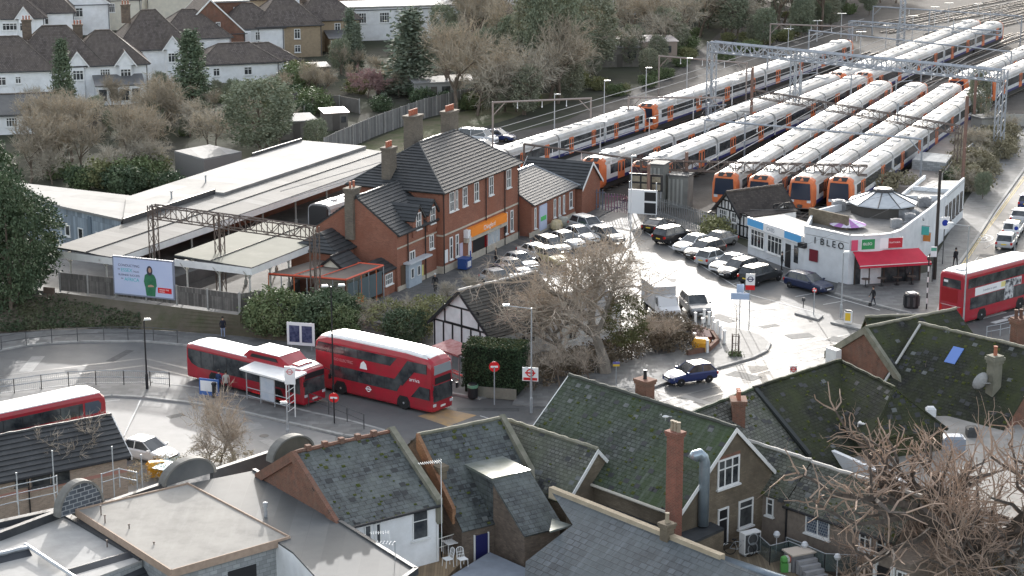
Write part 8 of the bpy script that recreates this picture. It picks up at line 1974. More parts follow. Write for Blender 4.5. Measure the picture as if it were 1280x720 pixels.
m = MB(); q = step(A2, h82-90,2.2); m.tube([(*step(q, h82,.1),2.5),(*step(q, h82,.1),5.0)],.06,5); q2 = step(A2, h82-90,2.42); m.tube([(*q2,5.0),(*step(q2, h82, L8),5.0)],.08,5); m.build('gutter', black_paint, t)
m = MB(); m.obox(step(step(A2, h82, L8+1.2), h82-90,1.9), h82,2.2,4.0,2.0,4.9); pc = m.build('end_wall', render_brown, t)
W83 = step(step(A2, h82, L8+.1), h82-90,3.92)
window(t, W83, h82,1.4,2.15,2.4,4.4,-1, bars=1, transom=.35, fw=.08); m = MB(); m.prism([step(step(W83, h82, s), h82-90, d) for s, d in ((.1,.1),(1.1,.1),(1.1,.003),(.1,.003))],2.1,4.3); m.build('doorway', black_paint, t)
m = MB()
for s in (.0,1.1): m.prism([step(step(W83, h82, s+u), h82-90, d) for u, d in ((0,.18),(.2,.18),(.2,.003),(0,.003))],2.0,4.5)
m.build('white_jamb', white_paint, t)
# 9 dark roofs at the right
t = thing('dark_gabled_house', 'house with dark red brick gable and black mossy roof at the junction corner', 'house', G(1120,480),0)
A = G(1082,410,8.5); h9 = 34; B = step(A, h9,6.5)
gable(t, A[:2], step(B, h9,2.0),3.6,5.4,4.2,8.5, brick_dark, tile_moss, over=.2, verge=.0, ridge_m=cope, zel=6.0)
parapet(t, 'gable_coping', A[:2], h9-90,0,8.5,5.5,4.1,.3,.12, cope, .4); parapet(t, 'gable_coping', A[:2], h9-90,-3.7,5.9,0,8.5,.3,.12, cope, .4)
m = MB(); q = G(1042,441,6.4); m.obox(q, h9-90,1.0,.5,5.6,6.7); m.build('kneeler', white_paint, t)
t = thing('skylight_house', 'broad dark tiled roof with a blue skylight at the right edge', 'house', G(1230,500),0)
A, B = G(1150,405,8.7), G(1310,442,8.7); h10 = heading(A, B)
gable(t, A[:2], B[:2],4.5,6.5,3.2,8.7, brick_dark, tile_moss, over=.2, verge=.1, ridge_m=cope, zel=5.5)
m = MB(); dd_ = step(A, h10-90,.2); a = (*step(dd_, h10,.15),8.75);
b_ = (*step(step(A, h10-90,4.6), h10,.15),4.95); m.tube([a, b_],.09,5); m.build('flashing_strip', mat('pale_flashing', (.45,.44,.42)), t)
s_ = 3.3; sk = [step(step(A, h10, s_+u), h10-90, d) for u, d in ((0,1.9),(.8,1.9),(.8,.9),(0,.9))]
zz = lambda d: 8.7-(8.7-3.2)/6.5*d+.1
m = MB(); m.slab([(*sk[0], zz(1.9)),(*sk[1], zz(1.9)),(*sk[2], zz(.9)),(*sk[3], zz(.9))],.1); m.build('skylight', mat('skylight_blue', (.12,.22,.55), rough=.15, spec=.7), t)
t = thing('far_dark_roof', 'dark ridge roof just showing behind the dark red brick gable', 'house', G(1130,415),0)
A, B = G(1084,397,7.8), G(1192,394,7.8); gable(t, A[:2], B[:2],2.5,4.0,5.0,7.8, brick_dark, tile_moss, over=.2, ridge_m=cope)
def stack_thing(name, label, px, py, z, z0, z1, ang, l, w, mm, pots, pm=None):
 q = G(px, py, z); t = thing(name, label, 'chimney', (q[0], q[1], z0), ang); m = MB(); m.obox(q, ang, l, w, z0, z1-.5).obox(q, ang, l+.12, w+.12, z1-.5, z1-.3).obox(q, ang, l+.25, w+.25, z1-.3, z1-.12).obox(q, ang, l+.1, w+.1, z1-.12, z1); m.build('stack', mm, t)
 p = MB()
 for i in range(pots): c_ = step(q, ang, (i-(pots-1)/2)*.38); p.lathe([(.13,0),(.11,.5),(.14,.52),(.14,.6)],(c_[0], c_[1], z1),8)
 p.build('pots', pm or terracotta, t)
stack_thing('stone_chimney', 'grey-green stone chimney with one red pot in front of the skylight roof', 1244,446,8.6,3.0,8.7,30,.7,.65, mat('mossy_stone', (.2,.19,.15),(.13,.13,.10),1.2, rough=.9),1)
stack_thing('brick_chimney', 'dark brick chimney with several pots at the right edge by the guard railing', 1274,430,7.5,5.0,9.3,20,1.0,.8, brick_dark, 3, mat('brown_pot', (.13,.07,.05), rough=.8))
q = G(1229,479,7.0); m = MB(); m.lathe([(.02,0),(.3,.05),(.5,.15),(.62,.3)], n=16); rr = Matrix.Rotation(R(70),4, 'X') @ Matrix.Identity(4)
m.v = [tuple(Vector(q)+Matrix.Rotation(R(30),3, 'Z') @ Matrix.Rotation(R(-75),3, 'X') @ Vector(p)*1.0) for p in m.v]; m.tube([q, (q[0]+.7, q[1]+.3, q[2]-.1)],.04,5)
o = m.build('satellite_dish', mat('dish_grey', (.36,.36,.36),(.3,.3,.3),2, rough=.6)); tag(o, 'grey satellite dish fixed to the stone chimney', 'dish')
# white flat-roofed building at lower right
t = thing('white_flat_building', 'white flat-roofed building with a long pale upstand and rooftop air conditioning beyond the bare tree', 'building', G(1150,640),0)
Z = 4.7; pts = [GX(x, y, Z) for x, y in ((1014,560),(1150,622),(1300,680),(1420,600),(1250,520),(1090,520))]
m = MB(); m.prism(pts, 0, Z-.1); m.build('wall', white_render, t); m = MB(); m.prism(pts, Z-.1, Z); m.build('roof', mat('pale_gravel_roof', (.33,.31,.29),(.25,.24,.225),.8, rough=.85, c3=(.25,.24,.22), c3scale=.4, c3amt=.35), t)
U0, U1 = GX(1014,562, Z), GX(1146,620, Z); hu = heading(U0, U1); m = MB(); m.obox(step(U0, hu, dist(U0, U1)/2), hu, dist(U0, U1),.3, Z-1.0, Z+.55); m.build('upstand', white_render, t)
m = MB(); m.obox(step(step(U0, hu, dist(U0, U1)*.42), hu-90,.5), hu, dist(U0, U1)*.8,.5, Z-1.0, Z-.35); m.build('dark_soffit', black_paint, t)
def ac_unit(label, q, ang, w, d, hh):
 b = MB(); b.box(-w/2, w/2,-d/2, d/2,.1, hh); f = MB(); f.box(-w/2+.06, w/2-.06,-d/2-.02,-d/2-.002,.18, hh-.08); ft = MB(); ft.box(-w/2+.05,-w/2+.15,-d/2, d/2,0,.1).box(w/2-.15, w/2-.05,-d/2, d/2,0,.1)
 fn = MB()
 for k in ((.5,) if hh < 1.1 else (.3,.72)):
  for i in range(16):
   a0, a1 = 6.2832*i/16,6.2832*(i+1)/16; r = w*.32; fn.poly([(r*u*math.cos(a),-d/2-.026, hh*k+r*u*math.sin(a)) for u, a in ((.8, a0),(1, a0),(1, a1),(.8, a1))])
 simple('air_conditioner', label, 'air conditioner', q, ang, [('casing', b, white_paint),('grille', f, dark_metal),('feet', ft, galv),('fan_ring', fn, galv)])
ac_unit('tall white air conditioning unit with a dark grille on the pale flat roof', G(1082,566, Z),-30,1.0,.5,1.9)
ac_unit('white air conditioner standing on the deck below the yellow brick gable', G(937,692,2.8),30,1.1,.5,1.3)
for i, (x, y, a_, b_, hh, lb) in enumerate(((1048,560,1.2,.8,.25, 'pale square rooflight on the white flat roof'),(1163,520,.6,.5,.5, 'pale box on the flat roof among the russet twigs'),(1185,508,1.6,.6,.4, 'long pale lump on the flat roof by the dark tiled roof'),(1190,560,1.4,1.0,.7, 'blue-grey duct box on the flat roof behind the bare tree'),(1262,505,1.4,.8,.5, 'louvred white unit near the right edge of the flat roof'),(1140,545,.8,.8,.6, 'dark vent box on the flat roof left of the tree'),(1215,545,.7,.7,.5, 'small dark vent on the flat roof behind the tree'))):
 q = G(x, y, Z); m = MB(); m.box(q[0]-a_/2, q[0]+a_/2, q[1]-b_/2, q[1]+b_/2, Z, Z+hh); m.hexa([(q[0]+sx*a_/2.2, q[1]+sy*b_/2.2, Z+hh) for sx, sy in ((-1,-1),(1,-1),(1,1),(-1,1))],[(q[0]+sx*a_/3, q[1]+sy*b_/3, Z+hh+.12) for sx, sy in ((-1,-1),(1,-1),(1,1),(-1,1))])
 o = m.build('roof_box', (white_paint, white_render, white_paint, mat('duct_blue', (.25,.28,.33), rough=.5), white_paint, dark_metal, dark_metal)[i]); tag(o, lb, 'roof box')
# ---------------------------------------------------------------- flat roofs and parapets at lower left
t = thing('timber_edged_flat_roof', 'new pale flat roof with a bare timber edge over grey blockwork', 'building', G(230,660),0)
Z = 6.0; pa = [GX(x, y, Z) for x, y in ((95,638),(235,605),(362,672),(214,714))]
m = MB(); cen = (sum(p[0] for p in pa)/4, sum(p[1] for p in pa)/4); ins = [(cen[0]+(p[0]-cen[0])*.955, cen[1]+(p[1]-cen[1])*.955) for p in pa]
m.prism(ins, 0, Z-.35); m.build('wall', block_grey, t); m = MB(); m.prism(ins, Z-.349, Z-.02); m.prism([(cen[0]+(p[0]-cen[0])*.985, cen[1]+(p[1]-cen[1])*.985) for p in pa], Z-.06, Z); m.build('roof', mat('osb_deck', (.285,.272,.25),(.225,.215,.2),.8, rough=.9, spec=.15, streak=((.4,.385,.36),.4), c3=(.33,.315,.29), c3scale=.5, c3amt=.4), t)
m = MB()
for i in range(4): a, b = pa[i], pa[(i+1) % 4]; m.obox(((a[0]+b[0])/2,(a[1]+b[1])/2), heading(a, b), dist(a, b)+.06,.07, Z-.34, Z+.08)
m.build('timber_edge', timber, t)
Wf = ins[3]; hf = heading(ins[3], ins[2])
for s0, s1 in ((.8,2.2),(3.2,4.9)): wall_panel(t, 'dark_opening', Wf, hf, s0, s1,2.5,5.0, black_paint)
m = MB()
for s in (1.0,1.3,1.6,1.9): q = step(step(Wf, hf, s), hf-90,.04); m.tube([(*q, 2.5),(*q, 5.0)],.03,4)
m.build('opening_bars', mat('brown_bars', (.12,.08,.06), rough=.7), t)
t = thing('bright_flat_roof', 'bright white dusty flat roof left of the timber edged one', 'building', G(80,680),0)
Z = 5.5; pb = [GX(x, y, Z) for x, y in ((-60,672),(78,642),(178,700),(70,740),(-60,730))]
m = MB(); m.prism(pb, 0, Z-.1); m.build('wall', block_grey, t); m = MB(); m.prism(pb, Z-.1, Z); m.build('roof', mat('dusty_roof', (.40,.392,.378),(.31,.305,.295),.9, rough=.8, c3=(.3,.295,.28), c3scale=.5, c3amt=.25), t)
m = MB()
for i in (0,1): a, b = pb[i], pb[i+1]; m.obox(((a[0]+b[0])/2,(a[1]+b[1])/2), heading(a, b), dist(a, b),.4, Z, Z+(.35 if i == 0 else .12))
m.build('felt_upstand', felt_black, t)
for i, (x, y, hh) in enumerate(((132,665,.9),(134,684,.35),(94,640,.8),(127,655,1.0),(162,672,.7),(193,692,.6))):
 q = G(x, y, 5.5); m = MB(); m.tube([(q[0], q[1],5.4),(q[0], q[1],5.5+hh)],.035,5).lathe([(.06,5.5+hh),(.06,5.56+hh)],(q[0], q[1],0),6); o = m.build('vent_rod', brown_steel); tag(o, 'thin rusty rod standing along the joint of the two pale flat roofs', 'rod', 'rods between the pale flat roofs')
t = thing('dark_tiled_roof', 'dark grey ribbed tile roof pieces at the bottom left corner', 'house', G(130,715),0)
A, B = GX(86,716,5.5), GX(176,690,5.5); hd = heading(A, B)
gable(t, A, B, .3,3.5,3.6,5.65, block_grey, mat('ribbed_tile', (.045,.05,.058),(.033,.036,.042),1, rough=.5), over=.1, verge=.0, courses=8, zel=5.4)
A, B = GX(-40,712,5.4), GX(32,683,5.9); gable(t, A, B, 2.0,5.0,2.0,5.75, block_grey, mat('ribbed_tile', (.045,.05,.058)), over=.1, courses=9, zel=4.6, ridge_m=galv)
A, B = GX(32,683,5.75), GX(105,735,5.5); m = MB(); m.tube([(*A, 5.85),(*B, 5.75)],.1,5); m.build('ridge_tiles', galv, t)
q = G(21,703,5.0); m = MB(); m.lathe([(.09,4.3),(.09,5.5),(.16,5.52),(.16,5.7),(.05,5.75)],(q[0], q[1],0),8); o = m.build('vent_cowl', black_paint); tag(o, 'black vent cowl on the dark tiled roof at the bottom left corner', 'vent')
q = G(142,716,5.0); m = MB(); m.lathe([(.14,4.6),(.16,5.1),(.1,5.25),(.02,5.28)],(q[0], q[1],0),10); o = m.build('vent_cowl', black_paint); tag(o, 'round black vent on the dark tiled roof below the bright flat roof', 'vent')
# grey felt roof below the brick gable
t = thing('grey_felt_roof', 'grey felt flat roof running from the curved parapet to the bottom edge', 'building', G(400,660),0)
Z = 5.95; pc = [GX(x, y, Z) for x, y in ((238,604),(318,588),(424,652),(520,712),(440,770),(366,690))]
m = MB(); m.prism(pc, 0, Z-.1); m.build('wall', white_render, t); m = MB(); m.prism(pc, Z-.1, Z); m.build('roof', felt_grey, t)
m = MB()
for i in (1,2,3): a, b = pc[i], pc[i+1]; m.obox(((a[0]+b[0])/2,(a[1]+b[1])/2), heading(a, b), dist(a, b)+.1,.22, Z-.25, Z+.1)
m.build('dark_edge', felt_black, t)
q = G(332,646, Z); m = MB(); m.lathe([(.09, Z),(.09, Z+.55),(.13, Z+.57),(.13, Z+.8),(.04, Z+.84)],(q[0], q[1],0),10); o = m.build('steel_vent', galv); tag(o, 'short steel vent with a cap on the grey felt roof', 'vent')
aer = MB(); p = G(494,700, Z); tv_aerial(aer, (p[0], p[1], Z),1.0,170,6,1.0); o = aer.build('tv_aerial', galv); tag(o, 'dull television aerial lying low near the corner of the grey felt roof', 'aerial')
aer = MB(); p = G(487,697,4.8); tv_aerial(aer, (p[0], p[1],4.2),2.1,185,8,1.0); o = aer.build('tv_aerial', white_paint); tag(o, 'white television aerial in front of the dark doors of the white wall', 'aerial')
# curved parapets
def curved(px0, px1, y0, y1, ytop, z, label, mm):
 A, B = GX(px0, y0, z), GX(px1, y1, z); h = heading(A, B); r = dist(A, B)/2; c_ = step(A, h, r); zt = max(1.2, min(2.2, VP((px0+px1)/2, ytop, A, h)[1]-z))
 t = thing('curved_parapet', label, 'parapet', (*c_, z), h); m = MB(); n = 18; pr = [(r*math.cos(math.pi*i/n), zt*math.sin(math.pi*i/n)) for i in range(n+1)]
 def loop(k, d): return [(*step(step(c_, h, x*k), h+90, d), z-.05+zz*k) for x, zz in pr]
 m.hexa(loop(.94,-.10), loop(.94,.32)); m.build('face', mm, t)
 e = MB(); f0, b0, f1, b1 = loop(1,-.16), loop(1,.4), loop(.92,-.16), loop(.92,.4)
 for i in range(n):
  e.poly([f0[i], f0[i+1], b0[i+1], b0[i]]); e.poly([f1[i], f0[i], f0[i+1], f1[i+1]][::-1]); e.poly([b1[i], b0[i], b0[i+1], b1[i+1]]); e.poly([f1[i], f1[i+1], b1[i+1], b1[i]])
 e.build('coping', mat('parapet_coping', (.20,.195,.18),(.145,.14,.13),2, rough=.85), t)
curved(72,129,646,628,599,5.9, 'semicircular parapet with blotchy dark blockwork behind the bright flat roof', mat('blotchy_block', (.10,.115,.135),(.07,.08,.095),.8, rough=.8, pat='brick', pw=.5, ph=.25, msize=.03, mortar=(.28,.29,.3)))
curved(203,269,607,588,575,5.9, 'semicircular parapet with smooth grey felt behind the timber edged roof', mat('parapet_felt', (.10,.105,.11),(.075,.08,.085),.8, rough=.8))
curved(338,392,577,560,548,6.6, 'semicircular parapet at the top of the brick gable below the bus shelter', mat('parapet_brown', (.13,.115,.095),(.09,.085,.07),.9, rough=.9))
for k_, ((x0, y0),(x1, y1)) in enumerate((((0,668),(75,640)),((128,632),(205,606)),((266,590),(340,566)))):
 m = MB(); a, b = GX(x0, y0,5.8), GX(x1, y1,5.8); m.obox(((a[0]+b[0])/2,(a[1]+b[1])/2), heading(a, b), dist(a, b)+.2,.3,4.5,5.95); o = m.build('front_parapet', felt_black); tag(o, ('low black parapet left of the blotchy curved parapet', 'low black parapet between the blotchy and the smooth curved parapets', 'low black parapet between the smooth and the brown curved parapets')[k_], 'parapet')
Pp = [G(-20,640,5.6), G(22,630,5.6), G(68,620,5.6), G(72,618,5.6)]
handrail('roof_railing', 'pale tubular roof railing left of the blotchy curved parapet', Pp, 1.1, galv, every=2.0, rails=(1,.55,.15))
handrail('roof_railing', 'pale tubular roof railing between the two left curved parapets', [G(128,616,5.6), G(150,609,5.6), G(172,614,5.6)],1.1, galv, every=1.4, rails=(1,.55))
for i, (x, y, hh) in enumerate(((68,612,2.2),(142,600,1.9),(23,632,1.8),(178,604,1.6))):
 q = G(x, y, 5.6); m = MB(); m.tube([(q[0], q[1],3.0),(q[0], q[1],5.6+hh)],.035,5).lathe([(.05,5.6+hh),(.05,5.7+hh)],(q[0], q[1],0),6); o = m.build('scaffold_pole', galv); tag(o, 'upright scaffold pole by the roof railings at lower left', 'pole', 'scaffold poles at lower left')
# ---------------------------------------------------------------- low brown-roofed building at far left
t = thing('brown_tiled_lodge', 'low beige brick building with dark ridged tile roof before the left double decker', 'building', G(80,610),0)
A, B = G(-60,557,4.5), G(135,520,4.5); hl_ = heading(A, B); wl_ = 2.3
beige = mat('beige_brick', (.40,.31,.24),(.33,.255,.2),1.2, rough=.9, pat='brick', pw=.225, ph=.075, msize=.01, mortar=(.36,.31,.26))
gable(t, A[:2], B[:2],2.4,2.6,2.75,4.5, beige, tile_dark, over=.3, verge=.2, courses=9, ridge_m=tile_dark, barge=white_paint, lift=.06)
W9 = step(A, hl_-90,2.6); L9 = dist(A, B)
m = MB(); m.prism([step(step(W9, hl_, s), hl_-90, d) for s, d in ((0,.02),(L9,.02),(L9,.003),(0,.003))],1.5,1.72); m.build('brick_band', mat('pink_brick', (.38,.2,.16), rough=.9), t)
for x in (26,50,75):
 s, z = VP(x, 588, W9, hl_); window(t, W9, hl_, s-.4 if x < 40 else s-.6, s+.3 if x < 40 else s+.6,1.75 if x > 40 else 2.0,2.5,-1, bars=0, transom=0, fm=dark_metal, fw=.05)
m = MB(); q = step(step(W9, hl_, L9*.36), hl_-90,.1); m.tube([(*q, 0),(*q, 2.6)],.05,5); e0, e1 = step(W9, hl_-90,.33), step(step(W9, hl_, L9), hl_-90,.33); m.tube([(*e0,2.55),(*e1,2.55)],.07,5); m.build('gutter', black_paint, t)
A = G(104,612,0); b = MB(); b.hexa([(-.33,-.08,.2),(.33,-.08,.2),(.33,.08,.2),(-.33,.08,.2)],[(-.33,-.08,3.55),(.33,-.08,3.75),(.33,.08,3.75),(-.33,.08,3.55)]); p = MB(); p.tube([(0,0,0),(0,0,.3)],.06,5)
simple('banner_sign', 'tall narrow pale banner sign in front of the low beige building', 'sign', A, -6,[('banner', b, mat('banner_print', (.5,.53,.57),(.36,.4,.46),1.4, rough=.6)),('foot', p, galv)])
m = MB(); m.hexa([G(190,585,0), G(215,590,0), G(226,578,0), G(205,575,0)],[G(190,585,.9), G(215,590,.9), G(226,578,.9), G(205,575,.9)]); o = m.build('teal_box', mat('teal_panel', (.25,.5,.55),(.35,.55,.58),1, rough=.4)); tag(o, 'pale teal box beside the yellow grit bin and white hatchback', 'box')
tw = bare_tree(81,6,.5,.1, bark_pale, 4,11,.6,.022, upright=.6)
tw.put(G(116,618),0, 'slender bare tree in front of the low beige building', 'tree', None, .95); tw.put(G(292,574),50, 'bare multi-stemmed tree by the curved grey parapet below the bus stop', 'tree', None, (.8,.8,.95)); tw.put(G(262,580),120, 'straw-coloured bare shrub left of the multi-stemmed tree', 'tree', None, .5); tw.put(G(276,578),200, 'low bare shrub between the parapet and the multi-stemmed tree', 'tree', None, .6)
st_ = leafy(82,1.6,1.6,.9,.02,90,10,.12, mat('straw_stems', (.4,.34,.24),(.3,.25,.18),1, rough=.95),0, 'straw_shrub')
for i, (x, y) in enumerate(((258,582),(280,584),(300,580),(215,590),(180,602),(160,606))): st_.put(G(x, y), i*40, 'dry straw-coloured planting behind the curved parapets', 'shrub', 'dry planting behind the parapets', .8)
ev = nb[1]
for i, (x, y) in enumerate(((40,615),(75,606),(60,612))): ev.put(G(x, y), i*60, 'dark low bush at the foot of the low beige building', 'bush', 'bushes by the low beige building', .55)
# ---------------------------------------------------------------- yards and terraces
def deck(name, px, z, mm, label=None, cat='deck', z0=0):
 m = MB(); m.prism([GX(x, y, z) for x, y in px], z0, z); o = m.build(name, mm)
 if label: tag(o, label, cat)
 else: o['kind'] = 'structure'
 return o
deck('terrace', ((425,690),(553,652),(610,668),(560,720),(480,740)),2.3, mat('tan_deck', (.40,.29,.18),(.33,.24,.15),1, rough=.85, pat='planks', pw=.15, ph=3), 'tan boarded terrace below the white rendered wall')
deck('grey_terrace', ((560,722),(612,690),(680,720),(640,790),(520,790)),2.55, mat('blue_grey_felt', (.24,.27,.31),(.19,.21,.245),.8, rough=.8), 'blue-grey felt terrace carrying the two white chairs')
a, b, c2 = G(505,690,2.3), G(563,668,2.3), G(588,694,2.55)
handrail('terrace_railing', 'black barred terrace railing with a pale top rail beside the white chairs', [G(500,712,2.3), G(552,697,2.3), G(586,686,2.3)],1.15, mat('pale_top_rail', (.6,.58,.52), rough=.5), bars=True, every=1.6)
def chair(px, py, rz, label):
 L = MB();
 for x in (-.22,.22): L.tube([(x, -.24,0),(x, -.2,.45)],.018,5).tube([(x, .24,0),(x, .2,.45),(x*.95,.3,.92)],.018,5)
 L.tube([(-.21,.3,.92),(-.1,.33,1.02),(.1,.33,1.02),(.21,.3,.92)],.018,5)
 s = MB(); s.box(-.24,.24,-.24,.22,.44,.47); bk_ = MB()
 for i in range(4): bk_.tube([(-.15+i*.1,.215,.48),(-.15+i*.1,.32,1.0)],.012,4)
 for z in (.62,.78): bk_.tube([(-.21,.24, z),(.21,.24, z)],.012,4)
 simple('garden_chair', label, 'chair', G(px, py, 2.56), rz, [('frame', L, white_paint),('seat', s, white_paint),('backrest', bk_, white_paint)])
chair(578,708,30, 'white metal garden chair on the blue-grey terrace, nearer the navy door'); chair(560,708,-60, 'white metal garden chair on the blue-grey terrace, nearer the railing')
tt = MB(); tt.box(-.5,.5,-.35,.35,.7,.74); lg = MB()
for x in (-.42,.42):
 for y in (-.28,.28): lg.tube([(x, y, 0),(x, y, .7)],.025,4)
simple('garden_table', 'small white garden table behind the terrace railing', 'table', G(566,692,2.35),30,[('tabletop', tt, white_paint),('legs', lg, white_paint)])
b = MB(); b.box(-.4,.4,-.3,.3,0,.75); l = MB(); l.box(-.43,.43,-.33,.33,.75,.82)
simple('green_storage_box', 'dark green storage box under the corner of the white rendered wall', 'box', G(551,681,2.3),30,[('box', b, mat('dark_green', (.03,.06,.045), rough=.5)),('lid', l, mat('dark_green', (.03,.06,.045)))])
m = MB(); m.box(-.35,.35,-.18,.18,0,.2).tube([(.35,0,.1),(.55,0,.1)],.05,5); simple('toy_tractor', 'orange and black garden toy on the tan terrace', 'toy', G(535,697,2.3),10,[('body', m, mat('toy_orange', (.7,.3,.02), rough=.5))])
# deck by the brown range
deck('side_deck', ((890,694),(935,676),(975,690),(1075,735),(1000,790),(930,745)),2.75, mat('sand_deck', (.30,.24,.165),(.24,.195,.135),1, rough=.85, pat='planks', pw=.15, ph=3), 'sandy boarded deck below the brown range')
gl = mat('balustrade_glass', (.10,.14,.14), rough=.1, spec=.6)
gl.node_tree.nodes['Principled BSDF'].inputs['Alpha'].default_value = .45
def glass_rail(name, label, px, z, hgt=1.1):
 P = [G(x, y, z) for x, y in px]; t = thing(name, label, 'balustrade', P[0],0); g, r_ = MB(), MB()
 for a, b in zip(P, P[1:]):
  hh = heading(a, b); g.obox(((a[0]+b[0])/2,(a[1]+b[1])/2), hh, dist(a, b)-.08,.02, z+.1, z+hgt-.05); r_.tube([(a[0], a[1], z+hgt),(b[0], b[1], z+hgt)],.03,5)
  for q in (a, b): r_.tube([(q[0], q[1], z),(q[0], q[1], z+hgt)],.028,5)
 g.build('glass_panel', gl, t); r_.build('frame', galv, t)
glass_rail('glass_balustrade', 'greenish glass balustrade around the sandy deck', ((945,690),(962,706),(985,700),(1000,706)),2.78)
glass_rail('glass_balustrade', 'second run of glass balustrade descending with the steps beside the brown wall', ((982,695),(1000,702),(1030,716),(1070,718)),2.78)
for i, (x, y) in enumerate(((971,668),(1006,681),(1047,696))):
 q = G(x, y, 3.9); m = MB(); m.lathe([(.03,-.2),(.13,-.15),(.2,0),(.13,.15),(.03,.2)], q, 12); m.tube([(q[0], q[1], q[2]-.2),(q[0], q[1],2.8)],.03,5); o = m.build('globe_lamp', mat('globe_white', (.6,.62,.64), rough=.4)); tag(o, ('white globe lamp nearest the yellow brick gable', 'white globe lamp below the leaded window', 'white globe lamp nearest the russet twigs')[i], 'globe lamp')
t = thing('stepped_stack', 'pale topped stack of crates and boards on the sandy deck', 'stack', G(998,712,2.76),20); m = MB(); q = G(998,710,2.76); m.obox(q, 25,1.3,.9,2.76,3.7); m.build('crates', mat('stack_grey', (.24,.24,.25),(.17,.17,.18),2, rough=.8), t); m = MB(); m.obox(q, 25,1.5,1.1,3.7,3.78); m.build('top_board', mat('pale_board', (.48,.42,.36), rough=.8), t); m = MB()
for i in range(4): m.obox(step(q, -60,.7+i*.3),25,1.2,.26,2.76,3.5-i*.2)
m.build('boards', mat('stack_grey2', (.33,.33,.34),(.25,.25,.26),2, rough=.8), t)
for i, (dx, cc, lb) in enumerate(((-.8,(.1,.32,.08), 'green bag of rubbish beside the pale topped stack'),(-.5,(.5,.08,.04), 'red and white bag beside the pale topped stack'),(-.65,(.55,.55,.5), 'white bag behind the green and red ones'))):
 q = step(G(990,712,2.76),25, dx+.3); m = MB(); m.lathe([(.16,0),(.24,.12),(.2,.3),(.06,.38)],(q[0], q[1],2.76+.5),9).box(q[0]-.2, q[0]+.2, q[1]-.2, q[1]+.2,2.76,3.26); o = m.build('rubbish_bag', mat('bag%d' % i, cc, rough=.5)); tag(o, lb, 'bag')
wv = MB();
for i in range(18): a0, a1 = 6.2832*i/18,6.2832*(i+1)/18; wv.tube([(.34*math.cos(a0),0,.36+.34*math.sin(a0)),(.34*math.cos(a1),0,.36+.34*math.sin(a1))],.022,4).tube([(1.0+.34*math.cos(a0),0,.36+.34*math.sin(a0)),(1.0+.34*math.cos(a1),0,.36+.34*math.sin(a1))],.022,4)
fr2 = MB(); fr2.tube([(0,0,.36),(.25,0,.8),(.75,0,.82),(1.0,0,.36)],.02,5).tube([(.25,0,.8),(.45,0,.36),(.75,0,.82)],.02,5).tube([(0,0,.36),(.45,0,.36)],.018,5).tube([(.78,-.25,.98),(.78,.25,.98)],.018,5).tube([(.76,0,.82),(.78,0,.98)],.018,5); se = MB(); se.box(.12,.36,-.07,.07,.88,.93).tube([(.25,0,.8),(.24,0,.9)],.018,5)
simple('bicycle', 'bicycle leaning on the deck below the door of the yellow brick gable', 'bicycle', G(912,693,2.76),-20,[('wheels', wv, rubber),('frame', fr2, galv),('saddle', se, black_paint)])
# ---------------------------------------------------------------- big bare trees at lower right
ft = bare_tree(91,13,.66,.5, bark_rust, 5,2,.6,.011, fork=.2, upright=.25, kids_=(3,4), limbs=4, wood=mat('dark_bark', (.075,.064,.056),(.13,.11,.096),4, rough=.95))
ft.put(G(1213,790,0),25, 'big dark-limbed bare tree at the lower right with spreading russet twigs', 'tree', None, (1.25,1.25,1.06))
ft2 = bare_tree(92,14,.4,.4, bark_rust, 5,2,.6,.012, limbs=3, kids_=(3,4), fork=.34, upright=.5, wood=MATS['dark_bark'])
ft2.put(G(1270,800,0),60, 'taller bare tree with a straight trunk cut by the right edge', 'tree', None, 1.0)
ft3 = bare_tree(93,8.0,.6,.14, mat('pale_russet', (.40,.29,.22),(.28,.205,.16),.9, rough=.95),4,5,.8,.014, upright=.4, kids_=(3,5))
ft3.put(G(1105,790,0),0, 'fine-twigged russet tree in front of the brown range', 'tree', None, 1.0); ft3.put(G(1150,760,0),90, 'russet twiggy tree left of the big dark-limbed one', 'tree', None, .92)
ft3.put(G(1140,560,0),40, 'russet twiggy tree rising behind the pale flat roof, left of its boxes', 'tree', None, .95); ft3.put(G(1225,545,0),170, 'russet twiggy tree rising behind the pale flat roof by the satellite dish', 'tree', None, .95); ft3.put(G(1275,560,0),250, 'russet twiggy tree at the right edge behind the pale flat roof', 'tree', None, 1.0)
dl = leafy(94,2.4,2.6,1.3,.05,150,14,.12, mat('russet_leaves', (.2,.14,.085),(.14,.105,.06),1, rough=.9),0, 'russet_shrub')
for i, (x, y) in enumerate(((1185,720),(1240,730),(1120,735),(1150,725),(1280,720))): dl.put(G(x, y, 2.2), i*50, 'russet-leaved shrub at the foot of the big bare tree', 'shrub', 'russet shrubs at lower right', .9)
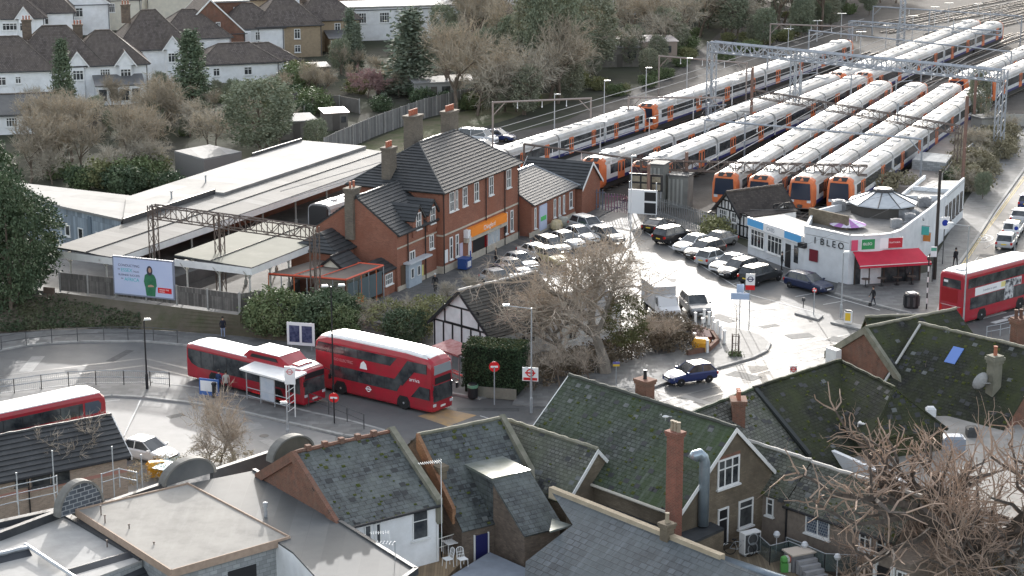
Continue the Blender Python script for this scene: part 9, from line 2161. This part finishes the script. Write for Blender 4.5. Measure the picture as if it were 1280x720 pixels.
# ---------------------------------------------------------------- daylight and camera
w = bpy.data.worlds.new('World'); sc.world = w; w.use_nodes = True
nt = w.node_tree; bg = nt.nodes['Background']; sky = nt.nodes.new('ShaderNodeTexSky'); sky.sky_type = 'NISHITA'; sky.sun_disc = False
EL, AZ = 14.5,-1.5          # sun behind the scene, slightly left
sky.sun_elevation = R(EL); sky.sun_rotation = R(AZ); sky.air_density = 1.0; sky.dust_density = 3.0; sky.ozone_density = 1.0
hs = nt.nodes.new('ShaderNodeHueSaturation'); hs.inputs['Saturation'].default_value = .42   # thin high haze
nt.links.new(sky.outputs[0], hs.inputs['Color']); nt.links.new(hs.outputs[0], bg.inputs['Color']); bg.inputs['Strength'].default_value = .5
sd = bpy.data.lights.new('sun', 'SUN'); sd.energy = 5.0; sd.angle = R(.55); sd.color = (1.0,.975,.94)
so = bpy.data.objects.new('sun', sd); COL.objects.link(so)
d = Vector((math.sin(R(AZ))*math.cos(R(EL)), math.cos(R(AZ))*math.cos(R(EL)), math.sin(R(EL))))
so.rotation_euler = d.to_track_quat('Z', 'Y').to_euler(); so.location = d*100
cd = bpy.data.cameras.new('camera'); cam = bpy.data.objects.new('camera', cd); COL.objects.link(cam)
cd.sensor_width = 36; cd.lens = 36*F_/1280; cd.clip_end = 5000; cd.clip_start = 1
cam.location = (0,0, HC); cam.rotation_euler = (R(90)-TH, 0,0); sc.camera = cam
sc.view_settings.view_transform = 'Standard'; sc.view_settings.look = 'None'; sc.view_settings.exposure = 0; sc.view_settings.gamma = 1
sc.cycles.max_bounces = 6; sc.cycles.diffuse_bounces = 3; sc.cycles.glossy_bounces = 3; sc.cycles.transparent_max_bounces = 8; sc.cycles.transmission_bounces = 3
# lettering becomes real meshes
dg = bpy.context.evaluated_depsgraph_get(); dg.update()
for o in [o for o in bpy.data.objects if o.type == 'FONT']:
 me = bpy.data.meshes.new_from_object(o.evaluated_get(dg)); n = bpy.data.objects.new(o.name, me); COL.objects.link(n); nm = o.name
 n.parent = o.parent; n.matrix_local = o.matrix_local.copy()
 if 'kind' in o: n['kind'] = o['kind']
 bpy.data.objects.remove(o); n.name = nm
